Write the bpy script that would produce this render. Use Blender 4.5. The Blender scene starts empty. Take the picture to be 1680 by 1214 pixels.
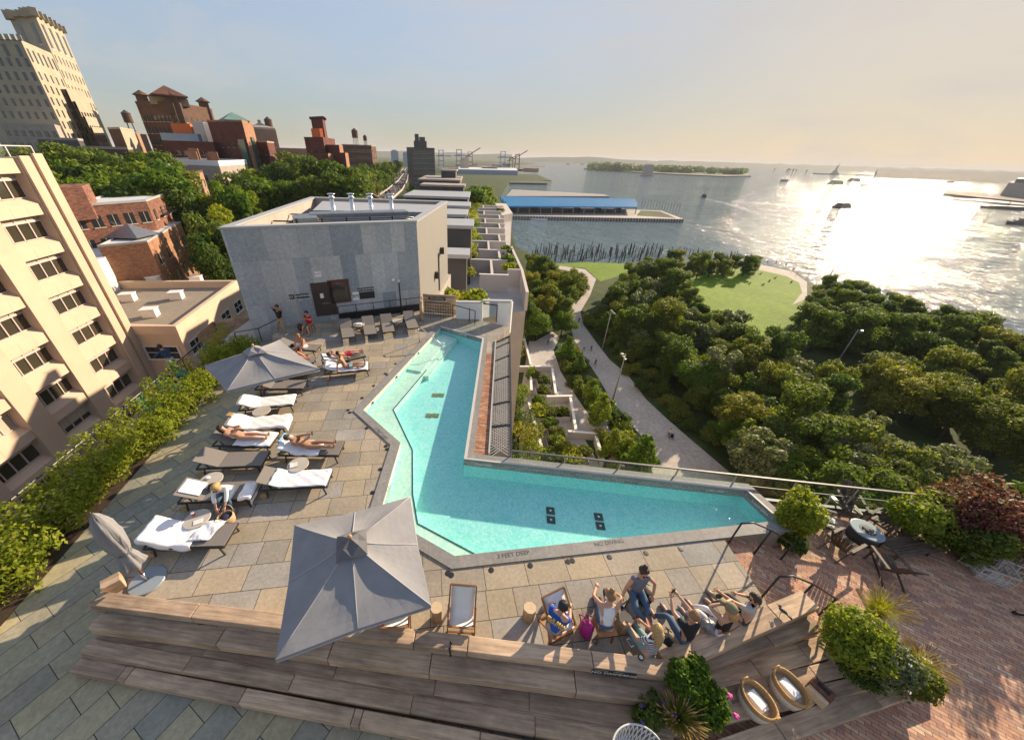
import bpy, math, random
import numpy as np
from math import sin, cos, pi, radians, atan2, hypot, sqrt
from mathutils import Vector, Matrix
SC = bpy.context.scene
COL = SC.collection
random.seed(7)
# ------------------------------------------------------------------ camera
H = 8.8
CX, CY, FP = 779., 607., 578.
_up = Vector((29, 953, 578)).normalized()
_y = Vector((0, 0, -1)); _y = (_y - _y.dot(_up) * _up).normalized()
_x = _y.cross(_up)
ROT = Matrix((_x, _y, _up))
cd = bpy.data.cameras.new('camera'); cam = bpy.data.objects.new('camera', cd); COL.objects.link(cam)
cam.matrix_world = Matrix.Translation((0, 0, H)) @ ROT.to_4x4()
cd.sensor_fit = 'HORIZONTAL'; cd.sensor_width = 36; cd.lens = FP / 1680 * 36
cd.shift_x = (840 - CX) / 1680; cd.shift_y = 0
cd.clip_start = .1; cd.clip_end = 40000
SC.camera = cam
# ------------------------------------------------------------------ light
SUN_AZ, SUN_EL = 46., 21.
SKY_K, SKY_SAT = 1.7, .72
w = bpy.data.worlds.new('World'); SC.world = w; w.use_nodes = True
nt = w.node_tree; nt.nodes.clear()
sky = nt.nodes.new('ShaderNodeTexSky'); sky.sky_type = 'NISHITA'; sky.sun_disc = False
sky.sun_elevation = radians(SUN_EL); sky.sun_rotation = radians(SUN_AZ)
sky.air_density = 1.0; sky.dust_density = 1.3; sky.ozone_density = 1.2; sky.altitude = 20
# hazy evening sky: the glare round the sun is rolled off so that its colour stays
bw = nt.nodes.new('ShaderNodeRGBToBW'); nt.links.new(sky.outputs[0], bw.inputs[0])
dv = nt.nodes.new('ShaderNodeMath'); dv.operation = 'MULTIPLY_ADD'; nt.links.new(bw.outputs[0], dv.inputs[0]); dv.inputs[1].default_value = 1 / SKY_K; dv.inputs[2].default_value = 1
iv = nt.nodes.new('ShaderNodeMath'); iv.operation = 'DIVIDE'; iv.inputs[0].default_value = 1; nt.links.new(dv.outputs[0], iv.inputs[1])
vm = nt.nodes.new('ShaderNodeVectorMath'); vm.operation = 'SCALE'; nt.links.new(sky.outputs[0], vm.inputs[0]); nt.links.new(iv.outputs[0], vm.inputs['Scale'])
hs = nt.nodes.new('ShaderNodeHueSaturation'); hs.inputs['Saturation'].default_value = SKY_SAT; tn = nt.nodes.new('ShaderNodeVectorMath'); tn.operation = 'MULTIPLY'; tn.inputs[1].default_value = (.95, .98, 1.06); nt.links.new(vm.outputs[0], tn.inputs[0]); nt.links.new(tn.outputs[0], hs.inputs['Color'])
bg = nt.nodes.new('ShaderNodeBackground'); bg.inputs[1].default_value = .15
wo = nt.nodes.new('ShaderNodeOutputWorld')
tcw = nt.nodes.new('ShaderNodeTexCoord'); mpw = nt.nodes.new('ShaderNodeMapping'); mpw.inputs['Rotation'].default_value = (.25, .1, .9); mpw.inputs['Scale'].default_value = (1.2, 4.5, 9)
nt.links.new(tcw.outputs['Generated'], mpw.inputs[0]); nsw = nt.nodes.new('ShaderNodeTexNoise'); nsw.inputs['Scale'].default_value = 1.6; nsw.inputs['Detail'].default_value = 7; nsw.inputs['Roughness'].default_value = .6; nsw.inputs['Distortion'].default_value = .6
nt.links.new(mpw.outputs[0], nsw.inputs['Vector']); crw = nt.nodes.new('ShaderNodeValToRGB'); crw.color_ramp.elements[0].position = .44; crw.color_ramp.elements[1].position = .72; crw.color_ramp.elements[1].color = (.5, .5, .5, 1)
nt.links.new(nsw.outputs[0], crw.inputs[0]); mxw = nt.nodes.new('ShaderNodeMix'); mxw.data_type = 'RGBA'; nt.links.new(crw.outputs[0], mxw.inputs[0]); nt.links.new(hs.outputs[0], mxw.inputs[6]); mxw.inputs[7].default_value = (1.5, 1.42, 1.36, 1)   # thin high cloud
nt.links.new(mxw.outputs[2], bg.inputs[0]); nt.links.new(bg.outputs[0], wo.inputs[0])
sl = bpy.data.lights.new('sun', 'SUN'); sl.energy = 3.3; sl.angle = radians(.6); sl.color = (1, .80, .56)
so = bpy.data.objects.new('sun', sl); COL.objects.link(so)
_sd = Vector((sin(radians(SUN_AZ)) * cos(radians(SUN_EL)), cos(radians(SUN_AZ)) * cos(radians(SUN_EL)), sin(radians(SUN_EL))))
so.rotation_euler = _sd.to_track_quat('Z', 'Y').to_euler(); so.location = (0, 0, 60)
SC.view_settings.view_transform = 'Standard'; SC.view_settings.look = 'None'
SC.view_settings.exposure = 1.5; SC.view_settings.gamma = 1
SC.render.engine = 'CYCLES'
cy = SC.cycles
cy.use_denoising = True; cy.denoiser = 'OPENIMAGEDENOISE'
cy.max_bounces = 6; cy.diffuse_bounces = 3; cy.glossy_bounces = 3; cy.transmission_bounces = 4; cy.transparent_max_bounces = 8
cy.sample_clamp_indirect = 4; cy.volume_bounces = 0
cy.caustics_reflective = False; cy.caustics_refractive = False

# ------------------------------------------------------------------ photo rays to world points
def ray(u, v): return ROT @ Vector(((u - CX) / FP, -(v - CY) / FP, -1.))
def W(u, v, z=0.):
    d = ray(u, v); t = (z - H) / d.z
    return Vector((d.x * t, d.y * t, z))
def WD(u, v, D):                     # point on the ray at horizontal distance D
    d = ray(u, v); t = D / hypot(d.x, d.y)
    return Vector((d.x * t, d.y * t, H + d.z * t))
def V2(p): return (p[0], p[1])

# ------------------------------------------------------------------ mesh builder
class MB:
    def __init__(s): s.v = []; s.f = []; s.m = []; s.mi = 0; s.uv = None
    def add(s, vs, fs):
        b = len(s.v); s.v += [tuple(v) for v in vs]
        s.f += [tuple(b + i for i in f) for f in fs]; s.m += [s.mi] * len(fs); return s
    def box(s, c, size, rz=0, M4=None):
        x, y, z = [k / 2 for k in size]; cr, sr = cos(rz), sin(rz); vs = []
        for dz in (-z, z):
            for dx, dy in ((-x, -y), (x, -y), (x, y), (-x, y)):
                p = Vector((c[0] + dx * cr - dy * sr, c[1] + dx * sr + dy * cr, c[2] + dz))
                vs.append(M4 @ p if M4 else p)
        return s.add(vs, [(3, 2, 1, 0), (4, 5, 6, 7), (0, 1, 5, 4), (1, 2, 6, 5), (2, 3, 7, 6), (3, 0, 4, 7)])
    def bar(s, a, b, w, h, upv=(0, 0, 1)):      # a bar of section w x h from a to b
        a, b = Vector(a), Vector(b); d = (b - a).normalized(); u = Vector(upv)
        if abs(d.dot(u)) > .98: u = Vector((1, 0, 0))
        x = d.cross(u).normalized(); u = x.cross(d)
        vs = [p + x * i * w / 2 + u * j * h / 2 for p in (a, b) for i, j in ((-1, -1), (1, -1), (1, 1), (-1, 1))]
        return s.add(vs, [(3, 2, 1, 0), (4, 5, 6, 7), (0, 1, 5, 4), (1, 2, 6, 5), (2, 3, 7, 6), (3, 0, 4, 7)])
    def prism(s, poly, z0, z1, cap=True):
        n = len(poly)
        a = sum(poly[i][0] * poly[(i + 1) % n][1] - poly[(i + 1) % n][0] * poly[i][1] for i in range(n))
        if a < 0: poly = poly[::-1]
        zz0 = z0 if isinstance(z0, (list, tuple)) else [z0] * n; zz1 = z1 if isinstance(z1, (list, tuple)) else [z1] * n
        vs = [(p[0], p[1], zz0[i]) for i, p in enumerate(poly)] + [(p[0], p[1], zz1[i]) for i, p in enumerate(poly)]
        fs = [(i, (i + 1) % n, n + (i + 1) % n, n + i) for i in range(n)]
        if cap: fs += [tuple(range(n - 1, -1, -1)), tuple(range(n, 2 * n))]
        return s.add(vs, fs)
    def sheet(s, poly, z):
        n = len(poly)
        a = sum(poly[i][0] * poly[(i + 1) % n][1] - poly[(i + 1) % n][0] * poly[i][1] for i in range(n))
        if a < 0: poly = poly[::-1]
        return s.add([(p[0], p[1], z) for p in poly], [tuple(range(n))])
    def tube(s, pts, r, n=8, cap=True):
        pts = [Vector(p) for p in pts]; k = len(pts); rr = r if isinstance(r, (list, tuple)) else [r] * k
        vs = []; prev = None
        for i, p in enumerate(pts):
            d = (pts[min(i + 1, k - 1)] - pts[max(i - 1, 0)]).normalized()
            if prev is None: u = Vector((0, 0, 1)) if abs(d.z) < .9 else Vector((1, 0, 0))
            else: u = prev
            x = d.cross(u).normalized(); u = x.cross(d); prev = u
            vs += [p + x * cos(2 * pi * j / n) * rr[i] + u * sin(2 * pi * j / n) * rr[i] for j in range(n)]
        fs = [(i * n + j, i * n + (j + 1) % n, (i + 1) * n + (j + 1) % n, (i + 1) * n + j) for i in range(k - 1) for j in range(n)]
        if cap: fs += [tuple(range(n - 1, -1, -1)), tuple((k - 1) * n + j for j in range(n))]
        return s.add(vs, fs)
    def lathe(s, prof, n=20, c=(0, 0, 0), sx=1, sy=1, cap=True):   # prof: (r, z) from bottom to top
        k = len(prof)
        vs = [(c[0] + r * cos(2 * pi * j / n) * sx, c[1] + r * sin(2 * pi * j / n) * sy, c[2] + z) for r, z in prof for j in range(n)]
        fs = [(i * n + j, i * n + (j + 1) % n, (i + 1) * n + (j + 1) % n, (i + 1) * n + j) for i in range(k - 1) for j in range(n)]
        if cap: fs += [tuple(range(n - 1, -1, -1)), tuple((k - 1) * n + j for j in range(n))]
        return s.add(vs, fs)
    def ball(s, c, r, n=10, k=7, sc=(1, 1, 1)):
        prof = [(r * sin(pi * i / k), -r * cos(pi * i / k)) for i in range(k + 1)]
        vs = [(c[0] + q * cos(2 * pi * j / n) * sc[0], c[1] + q * sin(2 * pi * j / n) * sc[1], c[2] + z * sc[2]) for q, z in prof for j in range(n)]
        return s.add(vs, [(i * n + j, i * n + (j + 1) % n, (i + 1) * n + (j + 1) % n, (i + 1) * n + j) for i in range(k) for j in range(n)])
    def merge(s, o, M4=None):
        b = len(s.v); s.v += [tuple(M4 @ Vector(v)) if M4 else v for v in o.v]
        s.f += [tuple(b + i for i in f) for f in o.f]; s.m += o.m; return s
    def mesh(s, name, mats, smooth=False, off=None):
        me = bpy.data.meshes.new(name)
        vs = s.v if off is None else [(v[0] - off[0], v[1] - off[1], v[2] - off[2]) for v in s.v]
        me.from_pydata(vs, [], s.f)
        for m in (mats if isinstance(mats, (list, tuple)) else [mats]): me.materials.append(m)
        if any(s.m): me.polygons.foreach_set('material_index', s.m)
        if smooth: me.polygons.foreach_set('use_smooth', [True] * len(s.f))
        me.validate(); me.update(); return me
    def build(s, name, mats, parent=None, local=False, smooth=False, bevel=0):
        off = None
        if parent is not None and not local: off = wloc(parent)
        o = bpy.data.objects.new(name, s.mesh(name, mats, smooth, off)); COL.objects.link(o)
        if parent is not None: o.parent = parent
        if bevel:
            b = o.modifiers.new('bevel', 'BEVEL'); b.width = bevel; b.segments = 2; b.limit_method = 'ANGLE'; b.angle_limit = radians(40)
        return o
def wloc(o):
    p = Vector(o.location)
    while o.parent: o = o.parent; p += Vector(o.location)
    return p
def setp(o, label, cat, group=None, kind=None):
    if label: o['label'] = label
    if cat: o['category'] = cat
    if group: o['group'] = group
    if kind: o['kind'] = kind
    return o
def thing(name, label, cat, loc=(0, 0, 0), rz=0, group=None):
    o = bpy.data.objects.new(name, None); COL.objects.link(o); o.empty_display_size = .2
    o.location = loc; o.rotation_euler = (0, 0, rz); return setp(o, label, cat, group)
def struct(o): o['kind'] = 'structure'; return o
KIDS = {}
def dup(root, loc, rz=0, label=None, group=None, scale=None):
    ch = [c for c in root.children]
    r = root.copy(); COL.objects.link(r); r.location = loc; r.rotation_euler = (0, 0, rz)
    if scale is not None: r.scale = (scale,) * 3 if not isinstance(scale, tuple) else scale
    if label: r['label'] = label
    if group: r['group'] = group
    for c in ch:
        d = c.copy(); COL.objects.link(d); d.parent = r
        for g in c.children:
            e = g.copy(); COL.objects.link(e); e.parent = d
    return r

# ------------------------------------------------------------------ materials
def _n(nt, t, **k):
    n = nt.nodes.new(t)
    for a, b in k.items(): setattr(n, a, b)
    return n
def base(name):
    m = bpy.data.materials.new(name); m.use_nodes = True; nt = m.node_tree
    return m, nt, nt.nodes['Principled BSDF'], nt.nodes['Material Output']
def ramp(nt, fac, stops, interp='LINEAR'):
    r = nt.nodes.new('ShaderNodeValToRGB'); cr = r.color_ramp; cr.interpolation = interp
    while len(cr.elements) < len(stops): cr.elements.new(.5)
    for e, (p, c) in zip(cr.elements, stops): e.position = p; e.color = (*c, 1)
    nt.links.new(fac, r.inputs[0]); return r.outputs[0]
def coords(nt, scale=(1, 1, 1), rz=0, kind='Object'):
    tc = nt.nodes.new('ShaderNodeTexCoord'); mp = nt.nodes.new('ShaderNodeMapping')
    mp.inputs['Scale'].default_value = scale; mp.inputs['Rotation'].default_value = (0, 0, rz)
    nt.links.new(tc.outputs[kind], mp.inputs[0]); return mp.outputs[0]
def noise(nt, vec, scale, detail=4, rough=.55, dist=0):
    n = nt.nodes.new('ShaderNodeTexNoise'); n.inputs['Scale'].default_value = scale; n.inputs['Detail'].default_value = detail
    n.inputs['Roughness'].default_value = rough; n.inputs['Distortion'].default_value = dist
    if vec is not None: nt.links.new(vec, n.inputs['Vector'])
    return n.outputs[0]
def bump(nt, b, h, strength=.3, dist=.02):
    n = nt.nodes.new('ShaderNodeBump'); n.inputs['Strength'].default_value = strength; n.inputs['Distance'].default_value = dist
    nt.links.new(h, n.inputs['Height']); nt.links.new(n.outputs[0], b.inputs['Normal']); return n
def mixc(nt, a, b, fac, mode='MIX'):
    n = nt.nodes.new('ShaderNodeMix'); n.data_type = 'RGBA'; n.blend_type = mode
    for s, i in ((fac, 0), (a, 6), (b, 7)):
        if isinstance(s, (int, float)): n.inputs[i].default_value = s
        elif isinstance(s, tuple): n.inputs[i].default_value = (*s[:3], 1)
        else: nt.links.new(s, n.inputs[i])
    return n.outputs[2]
def sc3(c, k): return tuple(max(0, min(1, x * k)) for x in c)
def M(name, col, rough=.6, var=.2, scale=3., metal=0, bmp=0, spec=.4, stretch=(1, 1, 1), detail=5):
    m, nt, b, o = base(name)
    v = coords(nt, stretch); n = noise(nt, v, scale, detail, .6)
    c = ramp(nt, n, [(.3, sc3(col, 1 - var)), (.7, sc3(col, 1 + var))])
    nt.links.new(c, b.inputs['Base Color']); b.inputs['Roughness'].default_value = rough
    b.inputs['Metallic'].default_value = metal; b.inputs['Specular IOR Level'].default_value = spec
    if bmp: bump(nt, b, n, bmp, .03)
    return m
def leafmat(name, cols, trans=.3, rough=.55):
    m, nt, b, o = base(name)
    g = nt.nodes.new('ShaderNodeNewGeometry'); oi = nt.nodes.new('ShaderNodeObjectInfo')
    c = ramp(nt, g.outputs['Random Per Island'], [(i / max(1, len(cols) - 1), c) for i, c in enumerate(cols)])
    hs = nt.nodes.new('ShaderNodeHueSaturation'); nt.links.new(c, hs.inputs['Color'])
    mr = nt.nodes.new('ShaderNodeMapRange'); nt.links.new(oi.outputs['Random'], mr.inputs[0]); mr.inputs[3].default_value = .47; mr.inputs[4].default_value = .525
    nt.links.new(mr.outputs[0], hs.inputs['Hue'])
    mr2 = nt.nodes.new('ShaderNodeMapRange'); nt.links.new(oi.outputs['Random'], mr2.inputs[0]); mr2.inputs[3].default_value = 1.25; mr2.inputs[4].default_value = .7
    nt.links.new(mr2.outputs[0], hs.inputs['Value'])
    nt.links.new(hs.outputs[0], b.inputs['Base Color']); b.inputs['Roughness'].default_value = rough; b.inputs['Specular IOR Level'].default_value = .15
    tr = nt.nodes.new('ShaderNodeBsdfTranslucent'); nt.links.new(mixc(nt, hs.outputs[0], (1.5, 1.5, .55), 1., 'MULTIPLY'), tr.inputs[0])
    ms = nt.nodes.new('ShaderNodeMixShader'); ms.inputs[0].default_value = trans
    nt.links.new(b.outputs[0], ms.inputs[1]); nt.links.new(tr.outputs[0], ms.inputs[2]); nt.links.new(ms.outputs[0], o.inputs[0])
    return m
def brickmat(name, cols, mortar, bw, bh, rz=0, msize=.008, rough=.8, off=.5, bmp=.3, kind='Object', face=None, weather=.25, wscale=.7, sq=(1, 2, 2)):
    """bonded blocks; cols = ramp of block colours. face='xz'/'yz' maps walls"""
    m, nt, b, o = base(name)
    tc = nt.nodes.new('ShaderNodeTexCoord'); src = tc.outputs[kind]
    if face == 'wall':       # horizontal run = x+y projected along the wall, vertical = z
        sp = nt.nodes.new('ShaderNodeSeparateXYZ'); nt.links.new(src, sp.inputs[0])
        ad = nt.nodes.new('ShaderNodeMath'); ad.operation = 'MULTIPLY_ADD'; nt.links.new(sp.outputs[0], ad.inputs[0]); ad.inputs[1].default_value = .8
        nt.links.new(sp.outputs[1], ad.inputs[2])
        cb = nt.nodes.new('ShaderNodeCombineXYZ'); nt.links.new(ad.outputs[0], cb.inputs[0]); nt.links.new(sp.outputs[2], cb.inputs[1]); src2 = cb.outputs[0]
    else:
        mp = nt.nodes.new('ShaderNodeMapping'); mp.inputs['Rotation'].default_value = (0, 0, rz); nt.links.new(src, mp.inputs[0]); src2 = mp.outputs[0]
    br = nt.nodes.new('ShaderNodeTexBrick'); nt.links.new(src2, br.inputs['Vector'])
    br.inputs['Color1'].default_value = (0, 0, 0, 1); br.inputs['Color2'].default_value = (1, 1, 1, 1); br.inputs['Mortar'].default_value = (.5, .5, .5, 1)
    br.inputs['Scale'].default_value = 1; br.inputs['Brick Width'].default_value = bw; br.inputs['Row Height'].default_value = bh
    br.inputs['Mortar Size'].default_value = msize; br.inputs['Mortar Smooth'].default_value = .1; br.offset = off; br.inputs['Bias'].default_value = 0; br.squash, br.squash_frequency, br.offset_frequency = sq
    c = ramp(nt, br.outputs['Color'], [(i / max(1, len(cols) - 1), c) for i, c in enumerate(cols)])
    n = noise(nt, src, wscale, 6, .6); n2 = noise(nt, src, wscale * 14, 5, .65)
    c = mixc(nt, c, ramp(nt, n, [(.3, (1 - weather,) * 3), (.7, (1 + weather,) * 3)]), 1., 'MULTIPLY')
    c = mixc(nt, c, ramp(nt, n2, [(.3, (.82,) * 3), (.7, (1.18,) * 3)]), 1., 'MULTIPLY')
    c = mixc(nt, c, mortar, br.outputs['Fac'])
    nt.links.new(c, b.inputs['Base Color']); b.inputs['Roughness'].default_value = rough; b.inputs['Specular IOR Level'].default_value = .3
    if bmp:
        inv = nt.nodes.new('ShaderNodeMath'); inv.operation = 'SUBTRACT'; inv.inputs[0].default_value = 1; nt.links.new(br.outputs['Fac'], inv.inputs[1])
        ad = nt.nodes.new('ShaderNodeMath'); ad.operation = 'MULTIPLY_ADD'; nt.links.new(n2, ad.inputs[0]); ad.inputs[1].default_value = .6; nt.links.new(inv.outputs[0], ad.inputs[2])
        bump(nt, b, ad.outputs[0], bmp, .01)
    return m
def woodmat(name, c1, c2, rough=.75, along=(.35, 6, 6), bmp=.35):
    """grain stretched along local x"""
    m, nt, b, o = base(name)
    oi = nt.nodes.new('ShaderNodeObjectInfo'); v0 = coords(nt); of = nt.nodes.new('ShaderNodeVectorMath'); of.operation = 'SCALE'; of.inputs[0].default_value = (37, 19, 11); nt.links.new(oi.outputs['Random'], of.inputs['Scale'])
    av = nt.nodes.new('ShaderNodeVectorMath'); av.operation = 'ADD'; nt.links.new(v0, av.inputs[0]); nt.links.new(of.outputs[0], av.inputs[1])
    def st(s): mm = nt.nodes.new('ShaderNodeVectorMath'); mm.operation = 'MULTIPLY'; nt.links.new(av.outputs[0], mm.inputs[0]); mm.inputs[1].default_value = s; return mm.outputs[0]
    n = noise(nt, st(along), 3., 6, .65, .4); n2 = noise(nt, st((.5, 1, 1)), 1.3, 5, .65)
    c = ramp(nt, n, [(.28, c1), (.72, c2)])
    c = mixc(nt, c, ramp(nt, n2, [(.32, (.5,) * 3), (.62, (1.15,) * 3)]), 1., 'MULTIPLY')
    c = mixc(nt, c, ramp(nt, oi.outputs['Random'], [(0, (.8, .78, .78)), (1, (1.15, 1.13, 1.08))]), 1., 'MULTIPLY')
    nt.links.new(c, b.inputs['Base Color']); b.inputs['Roughness'].default_value = rough; b.inputs['Specular IOR Level'].default_value = .3
    bump(nt, b, n, bmp, .01); return m
def schlick(nt, normal=None):
    lw = nt.nodes.new('ShaderNodeLayerWeight'); lw.inputs[0].default_value = .5
    if normal is not None: nt.links.new(normal, lw.inputs['Normal'])
    pw = nt.nodes.new('ShaderNodeMath'); pw.operation = 'POWER'; nt.links.new(lw.outputs['Facing'], pw.inputs[0]); pw.inputs[1].default_value = 5
    ma = nt.nodes.new('ShaderNodeMath'); ma.operation = 'MULTIPLY_ADD'; nt.links.new(pw.outputs[0], ma.inputs[0]); ma.inputs[1].default_value = .96; ma.inputs[2].default_value = .03; return ma.outputs[0]
def glassmat(name, tint=(.9, .97, .95), refl=.5):
    m, nt, b, o = base(name); nt.nodes.remove(b)
    t = nt.nodes.new('ShaderNodeBsdfTransparent'); t.inputs[0].default_value = (*tint, 1)
    g = nt.nodes.new('ShaderNodeBsdfGlossy'); g.inputs['Roughness'].default_value = .03
    ms = nt.nodes.new('ShaderNodeMixShader'); nt.links.new(schlick(nt), ms.inputs[0]); nt.links.new(t.outputs[0], ms.inputs[1]); nt.links.new(g.outputs[0], ms.inputs[2])
    nt.links.new(ms.outputs[0], o.inputs[0]); return m
def plain(name, col, rough=.5, metal=0, spec=.5):
    m, nt, b, o = base(name); b.inputs['Base Color'].default_value = (*col, 1); b.inputs['Roughness'].default_value = rough
    b.inputs['Metallic'].default_value = metal; b.inputs['Specular IOR Level'].default_value = spec; return m

MAT = {}
MAT['black'] = plain('black_paint', (.015, .015, .017), .45)
MAT['white'] = M('white_paint', (.78, .77, .74), .5, .05, 2)
MAT['chrome'] = plain('polished_steel', (.75, .75, .75), .15, 1)
MAT['steel'] = M('galvanised_steel', (.33, .33, .33), .45, .15, 4, metal=.9)
MAT['winglass'] = plain('window_glass', (.025, .03, .035), .08, 0, .9)
MAT['glass'] = glassmat('clear_glass')
MAT['winframe'] = plain('window_frame', (.6, .58, .55), .4)
MAT['pale_towel'] = M('towel_cloth', (.82, .82, .84), .95, .05, 6, bmp=.25)
MAT['sling'] = M('sling_fabric', (.2, .18, .165), .85, .08, 30, bmp=.1)
MAT['darkmetal'] = plain('bronze_metal', (.035, .032, .03), .4, .6)
MAT['umb'] = M('umbrella_canvas', (.25, .25, .262), .95, .10, 2.2, bmp=.35)
MAT['umbdark'] = M('umbrella_vent_canvas', (.13, .13, .14), .95, .07, 5)
MAT['timber'] = woodmat('weathered_timber', (.31, .215, .145), (.66, .50, .355))
MAT['teak'] = woodmat('oiled_teak', (.25, .10, .035), (.48, .23, .09), .5)
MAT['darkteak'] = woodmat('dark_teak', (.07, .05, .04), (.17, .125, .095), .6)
MAT['stump'] = woodmat('pale_stump', (.38, .25, .13), (.62, .45, .27), .7, (3, 3, .6))
MAT['canvas'] = M('white_canvas', (.78, .76, .72), .9, .04, 5)
# ================================================================== SETTING: ground, water, park
def hazy_ground(name, stops, scale, rough=.9, b=.2):
    m, nt, bs, o = base(name); v = coords(nt); n = noise(nt, v, scale, 7, .65); n2 = noise(nt, v, scale * 9, 4, .7)
    c = ramp(nt, n, stops); c = mixc(nt, c, ramp(nt, n2, [(.3, (.75,) * 3), (.7, (1.25,) * 3)]), 1., 'MULTIPLY')
    nt.links.new(c, bs.inputs['Base Color']); bs.inputs['Roughness'].default_value = rough; bs.inputs['Specular IOR Level'].default_value = .2
    bump(nt, bs, n2, b, .1); return m
MAT['turf'] = hazy_ground('rough_turf', [(.3, (.03, .045, .015)), (.55, (.05, .075, .02)), (.75, (.09, .10, .035))], .12)
MAT['lawn'] = hazy_ground('mown_lawn', [(.3, (.12, .20, .012)), (.7, (.18, .27, .02))], .08, b=.1)
MAT['path'] = hazy_ground('path_paving', [(.3, (.42, .37, .32)), (.7, (.54, .48, .42))], .2, b=.05)
MAT['concrete'] = M('pale_concrete', (.50, .46, .42), .85, .1, .8, bmp=.08)
MAT['concrete2'] = M('warm_concrete', (.44, .385, .34), .85, .1, .6, bmp=.08)
MAT['asphalt'] = M('asphalt', (.07, .068, .066), .9, .2, .3)
MAT['rock'] = M('grey_rock', (.30, .28, .26), .9, .3, .9, bmp=.5)
# river
m, nt, b, o = base('river_water')
b.inputs['Base Color'].default_value = (.135, .19, .215, 1); b.inputs['Roughness'].default_value = .17; b.inputs['IOR'].default_value = 1.33
b.inputs['Specular IOR Level'].default_value = .05; b.inputs['Specular Tint'].default_value = (.16, .165, .175, 1)
v = coords(nt, (1, 1, 1), .6)
n1 = noise(nt, v, .34, 4, .62, .4); n2 = noise(nt, v, .055, 4, .62, .3); n3 = noise(nt, v, .012, 4, .6)
ad = nt.nodes.new('ShaderNodeMath'); ad.operation = 'MULTIPLY_ADD'; nt.links.new(n2, ad.inputs[0]); ad.inputs[1].default_value = 4.2; nt.links.new(n1, ad.inputs[2])
bn = bump(nt, b, ad.outputs[0], .9, 1.0)
rr = nt.nodes.new('ShaderNodeMapRange'); nt.links.new(n3, rr.inputs[0]); rr.inputs[1].default_value = .35; rr.inputs[2].default_value = .65; rr.inputs[3].default_value = .03; rr.inputs[4].default_value = .08
nt.links.new(rr.outputs[0], b.inputs['Roughness'])
MAT['river'] = m
q = MB(); q.sheet([(-9000, -3000), (12000, -3000), (12000, 12000), (-9000, 12000)], -33)
struct(q.build('river_water', MAT['river']))
shore = [W(*p, -30) for p in [(1680, 602), (1640, 584), (1560, 540), (1470, 512), (1395, 487), (1325, 462), (1300, 444), (1240, 431), (1180, 427), (1060, 427), (1000, 436), (905, 434), (872, 418), (845, 404), (838, 372), (832, 345), (822, 322)]]
land = [(260, -60)] + [V2(p) for p in shore] + [V2(W(*p, -30)) for p in [(835, 300), (845, 285), (800, 276), (880, 268)]] + [(200, 6500), (-7000, 7500), (-7000, -2000), (260, -2000)]
q = MB(); q.prism(land, -36, -30)
struct(q.build('park_ground', MAT['turf']))
def sheet(name, px, z, mat):
    q = MB(); q.sheet([V2(W(u, v, z)) for u, v in px], z); return struct(q.build(name, mat))
sheet('lawn', [(1120, 452), (1150, 442), (1215, 439), (1262, 443), (1300, 453), (1318, 468), (1318, 492), (1318, 525), (1270, 550), (1190, 560), (1105, 520)], -29.99, MAT['lawn'])
sheet('small_lawn', [(905, 433), (960, 430), (1030, 433), (1040, 445), (985, 462), (960, 440), (925, 437)], -29.99, MAT['lawn'])
sheet('promenade_path', [(1180, 437), (1182, 429), (1240, 432.5), (1300, 445.5), (1324, 463), (1324, 490), (1300, 500), (1316, 480), (1311, 464), (1290, 453), (1250, 444)], -29.985, MAT['path'])
sheet('park_path', [(1075, 790), (1052, 715), (1030, 690), (1000, 652), (982, 620), (962, 590), (943, 560), (934, 530), (922, 500), (914, 485), (896, 465), (905, 460), (918, 474), (936, 492), (945, 500), (958, 480), (964, 462), (950, 448), (915, 441), (918, 436), (960, 442), (978, 458), (968, 485), (952, 512), (957, 532), (977, 560), (1000, 590), (1030, 615), (1060, 655), (1092, 685), (1130, 718), (1215, 790)], -29.98, MAT['path'])
sheet('ramp_walkway', [(868, 566), (885, 556), (906, 544), (918, 553), (908, 575), (920, 610), (945, 650), (972, 690), (990, 720), (950, 720), (918, 650), (900, 600), (885, 580)], -29.97, MAT['concrete'])
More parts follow.
